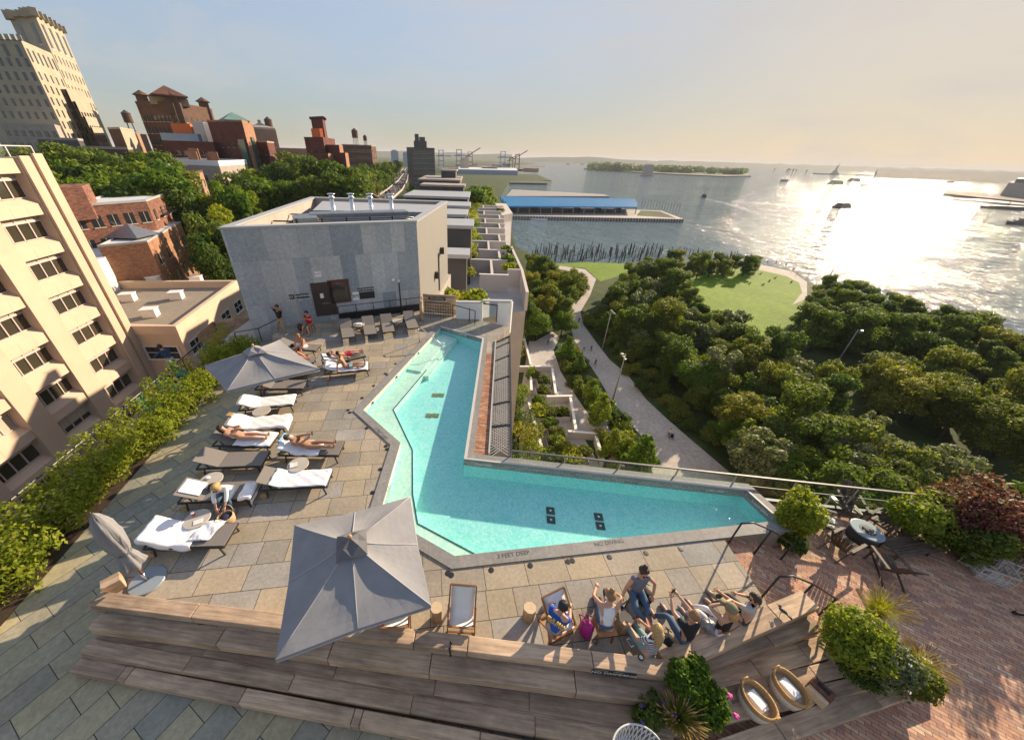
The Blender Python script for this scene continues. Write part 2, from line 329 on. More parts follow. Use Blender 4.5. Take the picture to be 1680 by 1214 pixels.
# ------------------------------------------------------------------ leaves and trees
def leafmesh(name, lobes, n, size, mat, seed, up=.35, flat=.55, aspect=1.8):
    """lobes: (cx,cy,cz,rx,ry,rz); leaf-sized faces spread through each lobe, thicker near its skin"""
    rs = np.random.RandomState(seed)
    vol = np.array([l[3] * l[4] + l[4] * l[5] + l[3] * l[5] for l in lobes]); k = rs.choice(len(lobes), n, p=vol / vol.sum())
    L = np.array(lobes)[k]; d = rs.normal(size=(n, 3)); d /= np.linalg.norm(d, axis=1)[:, None]
    r = rs.rand(n) ** .33 * .55 + .5; r = np.where(rs.rand(n) < .06, r * 1.18, r)
    wob = 1 + .16 * np.sin(d[:, 0] * 5 + k * 2.1) * np.cos(d[:, 1] * 6 + k) + .1 * np.sin(d[:, 2] * 9 + k)
    P = L[:, :3] + d * L[:, 3:6] * (r * wob)[:, None]
    nrm = d * .8 + rs.normal(size=(n, 3)) * flat + np.array([0, 0, up]); nrm /= np.linalg.norm(nrm, axis=1)[:, None]
    t = np.cross(nrm, rs.normal(size=(n, 3))); t /= np.linalg.norm(t, axis=1)[:, None]; s = np.cross(nrm, t)
    sz = size * (.6 + .8 * rs.rand(n))[:, None]
    V = np.stack([P - t * sz * aspect / 2, P + s * sz / 2, P + t * sz * aspect / 2, P - s * sz / 2], 1).reshape(-1, 3)
    me = bpy.data.meshes.new(name); me.vertices.add(4 * n); me.vertices.foreach_set('co', V.astype(np.float32).ravel())
    me.loops.add(4 * n); me.loops.foreach_set('vertex_index', np.arange(4 * n, dtype=np.int32))
    me.polygons.add(n); me.polygons.foreach_set('loop_start', np.arange(0, 4 * n, 4, dtype=np.int32)); me.polygons.foreach_set('loop_total', np.full(n, 4, np.int32))
    me.materials.append(mat); me.update(calc_edges=True); return me
def meshobj(name, me, parent=None):
    o = bpy.data.objects.new(name, me); COL.objects.link(o); o.parent = parent; return o
MAT['bark'] = M('bark', (.09, .07, .055), .9, .3, 4, stretch=(3, 3, .6), bmp=.4)
LG = {'dark': leafmat('dark_green_leaves', [(.05, .09, .018), (.10, .155, .03), (.18, .235, .05)], .45),
      'olive': leafmat('olive_leaves', [(.08, .11, .018), (.15, .18, .03), (.24, .26, .05)], .45),
      'fresh': leafmat('fresh_green_leaves', [(.07, .13, .015), (.13, .205, .025), (.21, .28, .035)], .45),
      'hedge': leafmat('yellow_green_leaves', [(.14, .19, .016), (.25, .30, .026), (.38, .38, .06)], .5),
      'silver': leafmat('silvery_leaves', [(.08, .11, .045), (.15, .185, .085), (.27, .30, .17)], .35, .5),
      'maple': leafmat('purple_leaves', [(.05, .02, .02), (.12, .045, .042), (.22, .10, .08), (.15, .15, .05)], .35),
      'tan': leafmat('straw_blades', [(.26, .20, .06), (.42, .34, .13), (.55, .46, .22)], .35)}
def crown_lobes(seed, h, rad, conic=0):
    r = random.Random(seed); L = [(0, 0, h * .52, rad * .62, rad * .62, h * .26)]
    for i in range(17):
        a = r.random() * 2 * pi; z = h * (.22 + .70 * r.random()); q = rad * (.95 if z < h * .6 else .6) * (.35 + .7 * r.random())
        if conic: q *= max(.15, 1.35 - z / h * 1.25)
        s = rad * (.17 + .24 * r.random()) * (1 - .5 * conic * z / h)
        L.append((cos(a) * q, sin(a) * q, z, s * (.8 + .5 * r.random()), s * (.8 + .5 * r.random()), s * (.55 + .4 * r.random())))
    return L
def proto_tree(name, label, cat, h, rad, kind, seed, n=2600, size=.34, conic=0, group=None):
    t = thing(name, label, cat, (0, 0, -200), 0, group)
    L = crown_lobes(seed, h, rad, conic)
    meshobj('crown', leafmesh('crown', L, n, size, LG[kind], seed), t)
    q = MB(); q.tube([(0, 0, 0), (.05, .03, h * .3), (0, .05, h * .6), (.05, 0, h * .85)], [h * .028, h * .02, h * .012, h * .004], 7)
    for l in L[1:7]: q.tube([(.03, .03, h * .3), (l[0] * .5, l[1] * .5, l[2] * .8), (l[0], l[1], l[2])], [h * .012, h * .008, h * .003], 5)
    q.build('trunk', MAT['bark'], t, local=True, smooth=True); return t
TP = {}
for i, k in enumerate(['dark', 'dark', 'olive', 'fresh', 'silver', 'dark']):
    TP[k + str(i)] = proto_tree('park_tree', 'x', 'tree', 8.5 + i % 3, 3.6 + .5 * (i % 2), k, 11 + i, 9000, .22)
TP['cone'] = proto_tree('young_park_tree', 'x', 'tree', 7, 2.3, 'fresh', 31, 3600, .19, .8)
TP['bush'] = proto_tree('park_shrub', 'x', 'shrub', 2.6, 1.9, 'olive', 41, 2200, .16)
TP['bush2'] = proto_tree('park_shrub', 'x', 'shrub', 2.4, 1.7, 'dark', 43, 2200, .16)
TP['far'] = proto_tree('street_tree', 'x', 'tree', 15, 6.5, 'fresh', 51, 5200, .5)
TP['far2'] = proto_tree('street_tree', 'x', 'tree', 15, 7, 'dark', 52, 5200, .5)
TP['yel'] = proto_tree('street_tree', 'x', 'tree', 13, 6, 'hedge', 53, 5200, .45)
USED = set()
def plant(key, p, s=1., label=None, group=None, rz=None, sz=None):
    src = TP[key]; rz = random.random() * 6.28 if rz is None else rz
    s2 = (s * (.9 + .2 * random.random()), s * (.9 + .2 * random.random()), s * (sz or (.9 + .25 * random.random())))
    if key not in USED:
        USED.add(key); src.location = p; src.rotation_euler = (0, 0, rz); src.scale = s2
        if label: src['label'] = label
        if group: src['group'] = group
        return src
    return dup(src, p, rz, label, group, s2)
Z = -30
# big park wood: row by row (pixel of the trunk foot), dark inner trees
def inside(poly, x, y):
    c = False; j = len(poly) - 1
    for i in range(len(poly)):
        if (poly[i][1] > y) != (poly[j][1] > y) and x < (poly[j][0] - poly[i][0]) * (y - poly[i][1]) / (poly[j][1] - poly[i][1]) + poly[i][0]: c = not c
        j = i
    return c
def scatter(px, keys, gap, scale, label, group, z=Z, seed=1, maxn=200):
    r = random.Random(seed); poly = [V2(W(u, v, z)) for u, v in px]; xs = [p[0] for p in poly]; ys = [p[1] for p in poly]; out = []
    for _ in range(6000):
        x = r.uniform(min(xs), max(xs)); y = r.uniform(min(ys), max(ys))
        if inside(poly, x, y) and all((x - a) ** 2 + (y - b) ** 2 > gap * gap for a, b in out): out.append((x, y))
        if len(out) >= maxn: break
    for x, y in out:
        k = r.choice(keys)
        plant(k, (x, y, z), r.uniform(*scale), label[k] if isinstance(label, dict) else label, group)
    return out
lab_w = {'dark0': 'dark green park tree packed in the wood between path and lawn', 'dark1': 'dark green park tree packed in the wood between path and lawn',
         'dark5': 'dark green park tree packed in the wood between path and lawn', 'silver4': 'grey green leafed tree glinting in the wood beside the path', 'olive2': 'olive leafed tree standing in the wood beside the path', 'fresh3': 'bright green tree within the dark park wood'}
scatter([(1002, 508), (1024, 488), (1070, 466), (1100, 485), (1130, 535), (1225, 588), (1290, 640), (1335, 675), (1400, 735), (1480, 800), (1560, 890), (1330, 900), (1250, 790), (1165, 705), (1115, 655), (1060, 605), (1012, 565)], ['dark0', 'dark1', 'dark5', 'dark0', 'silver4', 'fresh3', 'olive2'], 3.7, (.62, 1.15), lab_w, 'trees of the park wood', seed=3)
scatter([(1305, 545), (1330, 500), (1400, 508), (1480, 540), (1560, 575), (1560, 620), (1450, 600), (1370, 590), (1320, 585)], ['dark0', 'dark5', 'dark1'], 4.8, (.8, 1.05), 'dark tree by the water beyond the lawn end', 'dark trees by the river', seed=4)
scatter([(1400, 640), (1480, 640), (1560, 660), (1680, 720), (1680, 800), (1560, 740), (1440, 690)], ['olive2'], 4.6, (.8, 1.1), 'golden olive tree in the row below the dark riverside trees', 'olive trees in a row', seed=5)
scatter([(1575, 570), (1640, 598), (1700, 630), (1720, 700), (1640, 670), (1585, 615)], ['olive2', 'dark1', 'olive2'], 4.6, (.7, 1.), 'tree at the far end of the riverside row by the picture edge', 'trees at the riverside row end', seed=15)
scatter([(1085, 436), (1170, 440), (1235, 443), (1230, 452), (1130, 462), (1080, 470)], ['dark0', 'dark5', 'olive2'], 5.5, (.65, .9), 'tree at the lawn edge before the old piles', 'trees at the lawn edge', seed=6)
scatter([(868, 455), (905, 448), (920, 480), (928, 520), (930, 550), (865, 560), (862, 500)], ['fresh3', 'olive2', 'dark1'], 4.2, (.75, 1.05), 'leafy tree growing between terrace wall and park path', 'trees beside the terrace wall', seed=7)
scatter([(935, 452), (952, 456), (960, 470), (950, 490), (938, 480)], ['bush', 'bush2'], 3., (.8, 1.3), 'low shrub on the planted island where the paths fork', 'shrubs where the paths fork', seed=8)
scatter([(918, 590), (935, 580), (955, 610), (975, 640), (995, 670), (1020, 700), (1045, 740), (1060, 790), (1010, 790), (985, 720), (950, 650)], ['cone', 'bush', 'bush2', 'bush'], 2.7, (.75, 1.15), {'cone': 'young upright tree in the planting strip beside the ramp', 'bush': 'olive shrub in the planting strip beside the ramp', 'bush2': 'dark shrub in the planting strip beside the ramp'}, 'planting between ramp and path', seed=9)
scatter([(958, 520), (985, 520), (1040, 590), (1100, 650), (1130, 690), (1220, 770), (1160, 730), (1070, 660), (1005, 590)], ['bush', 'bush2', 'cone'], 3.2, (.8, 1.2), {'cone': 'young upright tree along the wood side of the path', 'bush': 'olive shrub along the wood side of the path', 'bush2': 'dark shrub along the wood side of the path'}, 'planting on the wood side of the path', seed=10)
plant('silver4', W(1215, 800, Z), .95, 'grey green round tree beyond the glass rail beside the pool tip', None)
plant('fresh3', W(1290, 850, Z), 1.05, 'bright green tree beyond the rail behind the lamp post head', None)
plant('fresh3', W(1185, 730, Z), .62, 'small round tree at the inner bend of the park path', None)
plant('yel', W(1020, 745, Z), .36, 'small yellow leafed tree beside the boulders', None)
# old wooden piles standing in the river
q = MB(); q.tube([(0, 0, 0), (.05, .02, 3.), (.02, .05, 6.)], [.2, .19, .15], 6)
MAT['pile'] = M('old_pile_wood', (.075, .065, .055), .9, .3, 2)
r = random.Random(5); pl0 = None; cnt = 0
pa, pb, pc, pd = [W(*p, -33) for p in [(868, 431), (1075, 436), (1090, 414), (880, 412)]]
for i in range(150):
    a, b_ = r.random(), r.random() ** .8
    p = (pa * (1 - a) + pb * a) * (1 - b_) + (pd * (1 - a) + pc * a) * b_
    if pl0 is None: pl0 = q.build('old_pile', MAT['pile']); o = pl0
    else: o = pl0.copy(); COL.objects.link(o)
    o.location = (p.x, p.y, -33.6); o.rotation_euler = (r.gauss(0, .05), r.gauss(0, .05), r.random() * 6); o.scale = (1, 1, r.uniform(.55, 1.05))
    setp(o, 'old wooden pile standing in the water off the lawn', 'pile', 'field of old pier piles')
for i in range(30):
    p = W(1095 + i * 4.6, 417 + i * .4, -33); o = pl0.copy(); COL.objects.link(o); o.location = (p.x, p.y + r.gauss(0, 2), -33.6); o.scale = (1, 1, r.uniform(.5, .8))
    setp(o, 'old wooden pile in the thin row off the promenade', 'pile', 'row of piles off the promenade')
# park lamp poles
MAT['lamppost'] = M('pale_pole', (.33, .33, .31), .5, .1, 2)
lp = thing('park_lamp', 'x', 'lamp', (0, 0, -200))
q = MB(); q.tube([(0, 0, 0), (0, 0, 5), (0, 0, 10)], [.15, .12, .08], 8); q.build('pole', MAT['lamppost'], lp, local=True, smooth=True)
for s in (-1, 0, 1):
    q = MB(); q.bar((0, 0, 9.6 + s * .3), (s * .35, .5, 9.7 + s * .35), .05, .05); q.box((s * .38, .62, 9.7 + s * .35), (.42, .5, .22)); q.build('lamp_head', MAT['steel'], lp, local=True, bevel=.03)
PXL = [(1005, 657, 1, 'floodlight pole standing on the park path by the ramp'), (988, 573, 1, 'floodlight pole among shrubs left of the dark wood'), (1352, 470, .8, 'floodlight pole rising from trees by the promenade end'), (1398, 490, .8, 'floodlight pole in front of the brightest water'),
       (1205, 445, .75, 'floodlight pole at the lawn edge by the promenade'), (1112, 440, .75, 'floodlight pole behind the treetops near the piles'), (1545, 590, .9, 'floodlight pole leaning over the river beyond the dark trees'), (1290, 905, 1.0, 'floodlight head rising just beyond the glass rail'), (1370, 600, .9, 'floodlight pole half hidden within the wood'), (1055, 447, .7, 'floodlight pole amid the old piles')]
for i, (u, v, s, l) in enumerate(PXL):
    p = W(u, v, Z)
    o = lp if i == 0 else dup(lp, p, 0, l, None, s)
    o.location = p; o['label'] = l; o['group'] = 'park floodlight poles'; o.scale = (s,) * 3; o.rotation_euler = (0, 0, 2.3 + i)
# boulders by the ramp
MAT['granite'] = M('granite_block', (.42, .38, .35), .9, .22, 1.2, bmp=.5)
r = random.Random(12)
for i in range(26):
    q = MB(); q.ball((0, 0, 0), .75, 7, 5, (1 + r.random() * .5, .9, .6)); q.v = [tuple(c * (1 + .22 * r.uniform(-1, 1)) for c in vv) for vv in q.v]
    u, v_ = 978 + (i // 2) * 4.2 + r.gauss(0, 3) + (i % 2) * 12, 697 + (i // 2) * 7.5 + r.gauss(0, 3)
    p = W(u, v_, Z); o = q.build('boulder', MAT['granite']); o.location = (p.x, p.y, Z + .35 + .3 * r.random()); o.rotation_euler = (r.random(), r.random(), r.random() * 6); o.scale = (.9 + .5 * r.random(),) * 3
    setp(o, 'pale grey boulder in the rock bank below the ramp', 'boulder', 'boulders of the rock bank')
# ================================================================== BUILDINGS
def P2(u, v, D): p = WD(u, v, D); return (p.x, p.y)
def par(L, C, R): return [L, C, R, (L[0] + R[0] - C[0], L[1] + R[1] - C[1])]
def unit_window(dark=None, mull=1, sill=True):
    q = MB(); q.box((0, .02, .5), (.92, .04, .94)); q.mi = 1
    for x in (-.47, .47): q.box((x, .05, .5), (.06, .1, 1))
    for z in (.03, .97): q.box((0, .05, z), (.88, .1, .06))
    for i in range(mull): q.box((-.44 + .88 * (i + 1) / (mull + 1), .045, .5), (.04, .08, .88))
    q.box((0, .045, .52), (.88, .08, .04))
    if sill: q.box((0, .09, -.03), (1.1, .18, .06))
    return q.mesh('window', [MAT['winglass'], MAT['winframe']])
UW = unit_window(); 
MAT['paleframe'] = plain('pale_window_surround', (.5, .45, .38), .7)
q = MB(); q.box((0, .02, .5), (.96, .04, .96)); q.mi = 1; q.box((0, .06, -.04), (1.1, .12, .08)); q.box((0, .05, .5), (.05, .06, .96)); UWS = q.mesh('window', [MAT['winglass'], MAT['paleframe']])
NW = {}
def facade(th, A, B, z0, z1, cols, rows, w, h, me=None, m0=None, jitter=0):
    A, B = Vector((*A[:2], 0)), Vector((*B[:2], 0)); d = (B - A); L = d.length; d.normalize(); n = Vector((d.y, -d.x, 0))
    mid = (A + B) / 2
    if n.dot(-mid) < 0: n = -n
    ang = atan2(n.y, n.x) - pi / 2; me = me or UWS; k = NW.get(th.name, 0); over = MB(); m0 = L / cols * .5 if m0 is None else m0
    off = wloc(th)
    for r_ in range(rows):
        z = z0 + (z1 - z0) * (r_ + .5) / rows - h / 2
        for c in range(cols):
            x = m0 + (L - 2 * m0) * (c / max(1, cols - 1) if cols > 1 else .5)
            p = A + d * x + n * .01 + Vector((0, 0, z))
            if k < 96:
                o = bpy.data.objects.new('window', me); COL.objects.link(o); o.parent = th
                o.location = p - off; o.rotation_euler = (0, 0, ang); o.scale = (w, 1, h); k += 1
            else: over.box(p + n * .04 + Vector((0, 0, h / 2)), (w, .1, h), ang)
    NW[th.name] = k
    if over.v: o = over.build('windows', MAT['winglass'], th); o['kind'] = 'stuff'
def coping(poly, z, wdt=.4, hgt=.5):
    q = MB(); n = len(poly); c = Vector((sum(p[0] for p in poly) / n, sum(p[1] for p in poly) / n))
    out = [Vector(p) + (Vector(p) - c).normalized() * .12 for p in poly]; inn = [Vector(p) + (c - Vector(p)).normalized() * wdt * 1.4 for p in poly]
    for i in range(n):
        j = (i + 1) % n; q.prism([out[i], out[j], inn[j], inn[i]], z, z + hgt)
    return q
def bld(name, label, cat, poly, z0, z1, wall, roofm=None, cop=None, ch=.6, loc=None):
    c = (sum(p[0] for p in poly) / len(poly), sum(p[1] for p in poly) / len(poly))
    t = thing(name, label, cat, (c[0], c[1], z0))
    MB().prism(poly, z0, z1).build('wall', wall, t)
    if cop: coping(poly, z1, .4, ch).build('parapet', cop, t)
    q = MB(); ctr = Vector(c); q.sheet([ctr + (Vector(p) - ctr) * .93 for p in poly], z1 + .05); q.build('roof', roofm or MAT['asphalt'], t)
    return t
def box_on(t, nm, poly, z0, z1, m): return MB().prism(poly, z0, z1).build(nm, m, t)
wall_br = lambda n, c, bw=1.2, bh=.4, **k: brickmat(n, c, sc3(c[0], 1.1), bw, bh, face='wall', msize=.02, bmp=0, **k)
MAT['redbrick'] = brickmat('red_brick', [(.13, .05, .035), (.22, .085, .055), (.28, .12, .08)], (.22, .16, .13), .5, .16, face='wall', msize=.012, bmp=0, weather=.22, wscale=.25)
MAT['orbrick'] = brickmat('orange_brick', [(.25, .11, .055), (.33, .155, .08), (.40, .20, .11)], (.30, .22, .17), .5, .16, face='wall', msize=.012, bmp=0, weather=.2, wscale=.25)
MAT['brownbrick'] = M('brown_brick', (.115, .06, .04), .9, .25, .5)
MAT['darkbrick'] = M('dark_red_brick', (.125, .04, .03), .9, .25, .4)
MAT['tanstone'] = M('tan_stone', (.39, .335, .25), .85, .12, .25)
MAT['tan2'] = M('tan_precast', (.58, .44, .325), .85, .07, .35, bmp=.03)
MAT['tan3'] = M('tan_precast_panel', (.61, .465, .345), .85, .06, .5)
MAT['gravel'] = M('roof_gravel', (.27, .23, .18), .95, .35, 9)
MAT['roofwhite'] = M('white_roof_membrane', (.62, .63, .64), .7, .08, .3)
MAT['pinkstone'] = M('pink_brownstone', (.33, .20, .14), .9, .15, .6)
MAT['greystone'] = M('grey_stone_front', (.36, .31, .27), .9, .15, .5)
MAT['greenglass'] = plain('green_glazing', (.05, .12, .10), .12, 0, .8)
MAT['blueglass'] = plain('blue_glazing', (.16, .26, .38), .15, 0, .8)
MAT['copper'] = M('green_copper', (.16, .30, .26), .7, .15, .5)
MAT['orangewrap'] = plain('orange_netting', (.60, .13, .03), .8)
MAT['navy'] = M('dark_facade', (.07, .068, .07), .6, .2, .3)
MAT['zinc'] = brickmat('zinc_cladding', [(0.260, 0.293, 0.325), (0.390, 0.410, 0.423), (0.481, 0.481, 0.474), (0.325, 0.351, 0.384), (0.559, 0.566, 0.559)], (0.221, 0.227, 0.234), .92, 2.4, face='wall', msize=.006, bmp=0, rough=.5, off=.37, weather=.1, wscale=.5)
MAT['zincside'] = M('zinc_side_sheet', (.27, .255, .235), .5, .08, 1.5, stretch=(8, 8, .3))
MAT['zinccap'] = M('zinc_coping', (.42, .42, .42), .4, .06, 1)
# ---- tan office building across the lane
E_ = Vector((-44.8, 40.8)); D_ = Vector((-.146, .989)).normalized(); N_ = Vector((D_.y, -D_.x))   # N_ points to the viewer's side
def FP_(s, o=0): v = E_ - D_ * s + N_ * o; return (v.x, v.y)
tan = thing('office_building', 'tall tan precast office building with recessed window bands', 'building', (*FP_(20, -10), -30))
MB().prism([FP_(0, -.64), FP_(60, -.64), FP_(60, -26), FP_(0, -26)], -30, 7.2).build('wall', MAT['tan2'], tan)
q = MB()
q.prism([FP_(0, .35), FP_(2.6, .35), FP_(2.6, -.62), FP_(0, -.62)], -30, 7.6)
q.prism([FP_(-.02, .6), FP_(1.0, .6), FP_(1.0, .36), FP_(-.02, .36)], -30, 7.9); q.prism([FP_(1.5, .6), FP_(2.5, .6), FP_(2.5, .36), FP_(1.5, .36)], -30, 7.7)
k = 0
bays = [(2.6, 7.4)] + [(9.3 + 6.5 * i, 9.3 + 6.5 * i + 4.4) for i in range(7)]
for a, b in bays:
    q.prism([FP_(b, .35), FP_(b + 2.1, .35), FP_(b + 2.1, -.62), FP_(b, -.62)], -30, 7.6)
q.build('pier', MAT['tan2'], tan)
q = MB()
for a, b in bays:
    for r_ in range(11):
        zt = -4.7 + 3.65 * (3 - r_)     # window head
        top = zt + 1.75 if r_ else 7.4; z0 = zt
        vs = [FP_(a, -.62), FP_(b, -.62), FP_(b, .2), FP_(a, .2)]
        if r_ == 0: q.prism(vs, zt + .02, 7.5)
        else: q.prism(vs, [zt + .02] * 4, [zt + 1.5, zt + 1.5, zt + 1.0, zt + 1.0])
        if r_:
            for f in (.33, .66): s = a + (b - a) * f; q.prism([FP_(s - .02, .21), FP_(s + .02, .21), FP_(s + .02, .19), FP_(s - .02, .19)], zt + .1, zt + .97)
q.build('spandrel', MAT['tan3'], tan)
MAT['tanwin'] = plain('bronze_window_glass', (.05, .045, .03), .1, 0, .8)
MAT['sash'] = plain('pale_sash', (.58, .48, .46), .4)
gm = MB().box((0, .03, .5), (.98, .03, .96)).mesh('pane', MAT['tanwin'])
q = MB()
for x in (-.49, -.2, .06, .3, .49): q.box((x, .08, .5), (.022, .12, 1))
q.box((0, .08, .985), (.956, .12, .03)); q.box((0, .08, .02), (.956, .12, .04)); q.box((0, .085, .76), (.95, .12, .09)); fm = q.mesh('window', MAT['sash'])
MAT['blind'] = plain('roller_blind', (.42, .38, .30), .8)
rb = random.Random(4)
for a, b in bays:
    for r_ in range(11):
        zt = -4.7 + 3.65 * (3 - r_)
        o = bpy.data.objects.new('window', fm); COL.objects.link(o); o.parent = tan
        p = FP_((a + b) / 2, -.62); o.location = Vector((*p, zt - 2.15)) - Vector(tan.location); o.rotation_euler = (0, 0, atan2(N_.y, N_.x) - pi / 2); o.scale = (b - a, 1, 2.15)
        g = bpy.data.objects.new('pane', gm); COL.objects.link(g); g.parent = o
        q = MB(); hb = rb.choice([.25, .3, .22, .7, .95]) if r_ > 3 else .25
        q.box((0, .056, .98 - hb / 2), (.94, .01, hb)); 
        key = 'blind%.2f' % hb
        if key not in bpy.data.meshes: me = q.mesh(key, MAT['blind'])
        g2 = bpy.data.objects.new('blind', bpy.data.meshes[key]); COL.objects.link(g2); g2.parent = o
q = MB()
for i in range(7):
    a, b = Vector((*FP_(.3 + i * 2.6, .2), 8.5)), Vector((*FP_(2.9 + i * 2.6, .2), 8.5)); q.bar(a, b, .08, .08); q.bar(a, a - Vector((0, 0, .9)), .08, .08)
q.build('roof_railing', MAT['winframe'], tan)
# low wing with gravel roof
lw = thing('office_wing', 'low tan wing with gravel roof joined to the office tower', 'building', (-52, 50, -30))
c1 = FP_(0, .0); c2 = V2(W(287, 535, -10.9)); c3 = V2(W(388, 460, -10.9)); c4 = V2(W(185, 461, -10.9))
lwp = [c1, c2, c3, c4, (-66, 45)]
MB().prism(lwp, -30, -12.1).build('wall', MAT['tan2'], lw)
cp = coping(lwp, -12.1, .5, 1.2); cp.build('parapet', MAT['tan3'], lw)
MB().sheet(lwp, -12.05).build('roof', MAT['gravel'], lw)
facade(lw, c1, c2, -16.6, -13, 1, 1, 4.6, 2., UW); facade(lw, c1, c2, -21, -17.4, 1, 1, 4.6, 2., UW); facade(lw, c2, c3, -16.6, -13, 4, 1, 3, 2., UW); facade(lw, c2, c3, -21, -17.4, 4, 1, 3, 2., UW)
for (u, v), l in zip([(182, 459), (252, 459), (322, 458), (210, 487), (289, 484), (246, 512)], ['white vent box at the roof back behind the tan tower edge', 'white vent box at the middle of the back parapet', 'white vent box at the far end of the back parapet', 'white vent box on gravel beside the tan tower', 'white vent box on gravel near the far roof corner', 'white vent box standing nearest the roof front edge']):
    p = W(u, v, -11.4); q = MB(); q.box((0, 0, .55), (1.7, 1.3, 1.1)); q.prism([(-.95, -.72), (.95, -.72), (.95, .72), (-.95, .72)], 1.1, 1.2)
    t = thing('roof_vent_box', l, 'roof vent', (p.x, p.y, -12.04), .3, 'vent boxes on the gravel roof')
    MB().box((0, 0, .55), (1.7, 1.3, 1.1)).build('housing', MAT['white'], t, local=True, bevel=.04); MB().box((0, 0, 1.17), (1.9, 1.5, .12)).build('lid', MAT['white'], t, local=True, bevel=.03)
# ---- brick apartment houses behind the low wing
L, C, R = P2(95, 330, 92), P2(240, 331, 96), P2(292, 321, 118)
z = WD(240, 331, 96).z
ap = bld('brick_apartment_house', 'red brick apartment house with white roof behind lower brick house', 'building', par(L, C, R), -30, z, MAT['redbrick'], MAT['roofwhite'], MAT['zinccap'], .35)
facade(ap, L, C, z - 11.6, z - .7, 5, 3, 1.5, 1.9); facade(ap, C, R, z - 15, z - .7, 5, 4, 1.3, 1.9)
Lb = P2(88, 312, 91); Cb = P2(137, 312, 92); box_on(ap, 'stair_bulkhead', par(Lb, Cb, P2(150, 310, 99)), z - 2, z + 3., MAT['redbrick'])
q = MB()
for i in range(2):
    a = Vector((*C, z - 3 - i * 3.6)); b_ = Vector((*R, z - 3 - i * 3.6)); d = (b_ - a); n = Vector((-d.y, d.x, 0)).normalized(); n = n if n.dot(-a) > 0 else -n
    s0, s1 = a + d * .2, a + d * .75; q.bar(s0 + n * .6, s1 + n * .6, 1.1, .08)
    for k in range(9): p = s0 + (s1 - s0) * k / 8 + n * 1.1; q.bar(p, p + Vector((0, 0, 1)), .05, .05)
    q.bar(s0 + n * 1.1 + Vector((0, 0, 1)), s1 + n * 1.1 + Vector((0, 0, 1)), .06, .06)
q.build('fire_escape', MAT['black'], ap)
L, C, R = P2(158, 400, 84), P2(242, 398, 84), P2(306, 391, 104)
z = WD(242, 398, 84).z
lb = bld('low_brick_house', 'orange brick house with skylight behind the gravel roof', 'building', par(L, C, R), -30, z, MAT['orbrick'], MAT['roofwhite'], MAT['zinccap'], .3)
facade(lb, C, R, z - 9.5, z - 1.2, 4, 2, 1.7, 1.9); facade(lb, L, C, z - 9.5, z - 5.5, 3, 1, 1.2, 1.9)
p = P2(222, 397, 90); q = MB(); q.add([(p[0] - 3, p[1] - 2.5, z + .4), (p[0] + 3, p[1] - 2.5, z + .4), (p[0] + 3, p[1] + 2.5, z + .4), (p[0] - 3, p[1] + 2.5, z + .4), (p[0], p[1], z + 2.4)], [(0, 1, 4), (1, 2, 4), (2, 3, 4), (3, 0, 4)]); q.build('skylight', MAT['steel'], lb)
box_on(lb, 'lower_roof', [P2(120, 400, 80), P2(160, 402, 83), P2(190, 391, 96), P2(120, 391, 95)], -30, z - 1.5, MAT['roofwhite'])
# ---- brownstone rows and houses on the heights
def simple(name, label, Lp, Cp, Rp, zb, wall, roofm, cop, fl=None, fr=None, me=None, ch=.6, zt=None):
    L, C, R = P2(*Lp), P2(*Cp), P2(*Rp); z = WD(*Cp).z if zt is None else zt
    b = bld(name, label, 'building', par(L, C, R), zb, z, wall, roofm, cop, ch)
    if fl: facade(b, L, C, z - fl[2], z - fl[3], fl[0], fl[1], fl[4], fl[5], me)
    if fr: facade(b, C, R, z - fr[2], z - fr[3], fr[0], fr[1], fr[4], fr[5], me)
    return b, z, (L, C, R)
bs, z, _ = simple('pink_brownstone_house', 'pinkish brownstone house with dark cornice beyond the trees', (245, 290, 135), (305, 289, 138), (333, 284, 160), -30, MAT['pinkstone'], MAT['roofwhite'], MAT['brownbrick'], (3, 4, 17, 1, 1.2, 2.2), (5, 5, 19, 1.2, 1.1, 2.3))
for i, (u, v, D) in enumerate([(262, 277, 150), (280, 276, 152), (272, 281, 144)]):
    p = P2(u, v, D); MB().box((*p, z + 1.5), (2.6, 2.2, 2.6), .4).build('roof_unit', MAT['steel'], bs)
gs, z, _ = simple('white_corniced_house', 'stone fronted house with broad white cornice below the red towers', (250, 272, 185), (360, 273, 165), (405, 268, 190), -30, MAT['greystone'], MAT['asphalt'], MAT['white'], (6, 4, 18, 2, 1.3, 2.2), (5, 5, 20, 2, 1.4, 2.4), None, 1.6)
for i, (u, D, h) in enumerate([(318, 185, 4), (322, 187, 5), (347, 192, 3.5), (352, 190, 4)]):
    p = P2(u, 262, D); MB().box((*p, z + h / 2), (3, 1.5, h), .5).build('chimney', MAT['orbrick'], gs)
# tall tan art deco tower
TZ = -12
def TP_(az, D): a = radians(az); return (D * sin(a), D * cos(a))
tw = thing('deco_tower', 'very tall tan stone tower with stepped wings rising over everything', 'tower', (*TP_(-43.5, 250), TZ))
def tz(t, D): return H + t * D
A, B, C_, D4 = TP_(-45.0, 252), TP_(-43.3, 238), TP_(-41.9, 262), None
box_on(tw, 'main_shaft', par(A, B, C_), TZ, tz(.166, 238), MAT['tanstone'])
facade(tw, B, C_, TZ + 6, tz(.125, 240), 7, 10, 1.0, 2.4); facade(tw, B, C_, tz(.128, 240), tz(.158, 240), 4, 1, 2.4, 7); facade(tw, A, B, tz(.135, 240), tz(.155, 240), 2, 1, 2.2, 6)
A2, B2, C2 = TP_(-49.5, 232), TP_(-44.95, 214), TP_(-43.35, 234)
box_on(tw, 'wing', par(A2, B2, C2), TZ, tz(.133, 214), MAT['tanstone'])
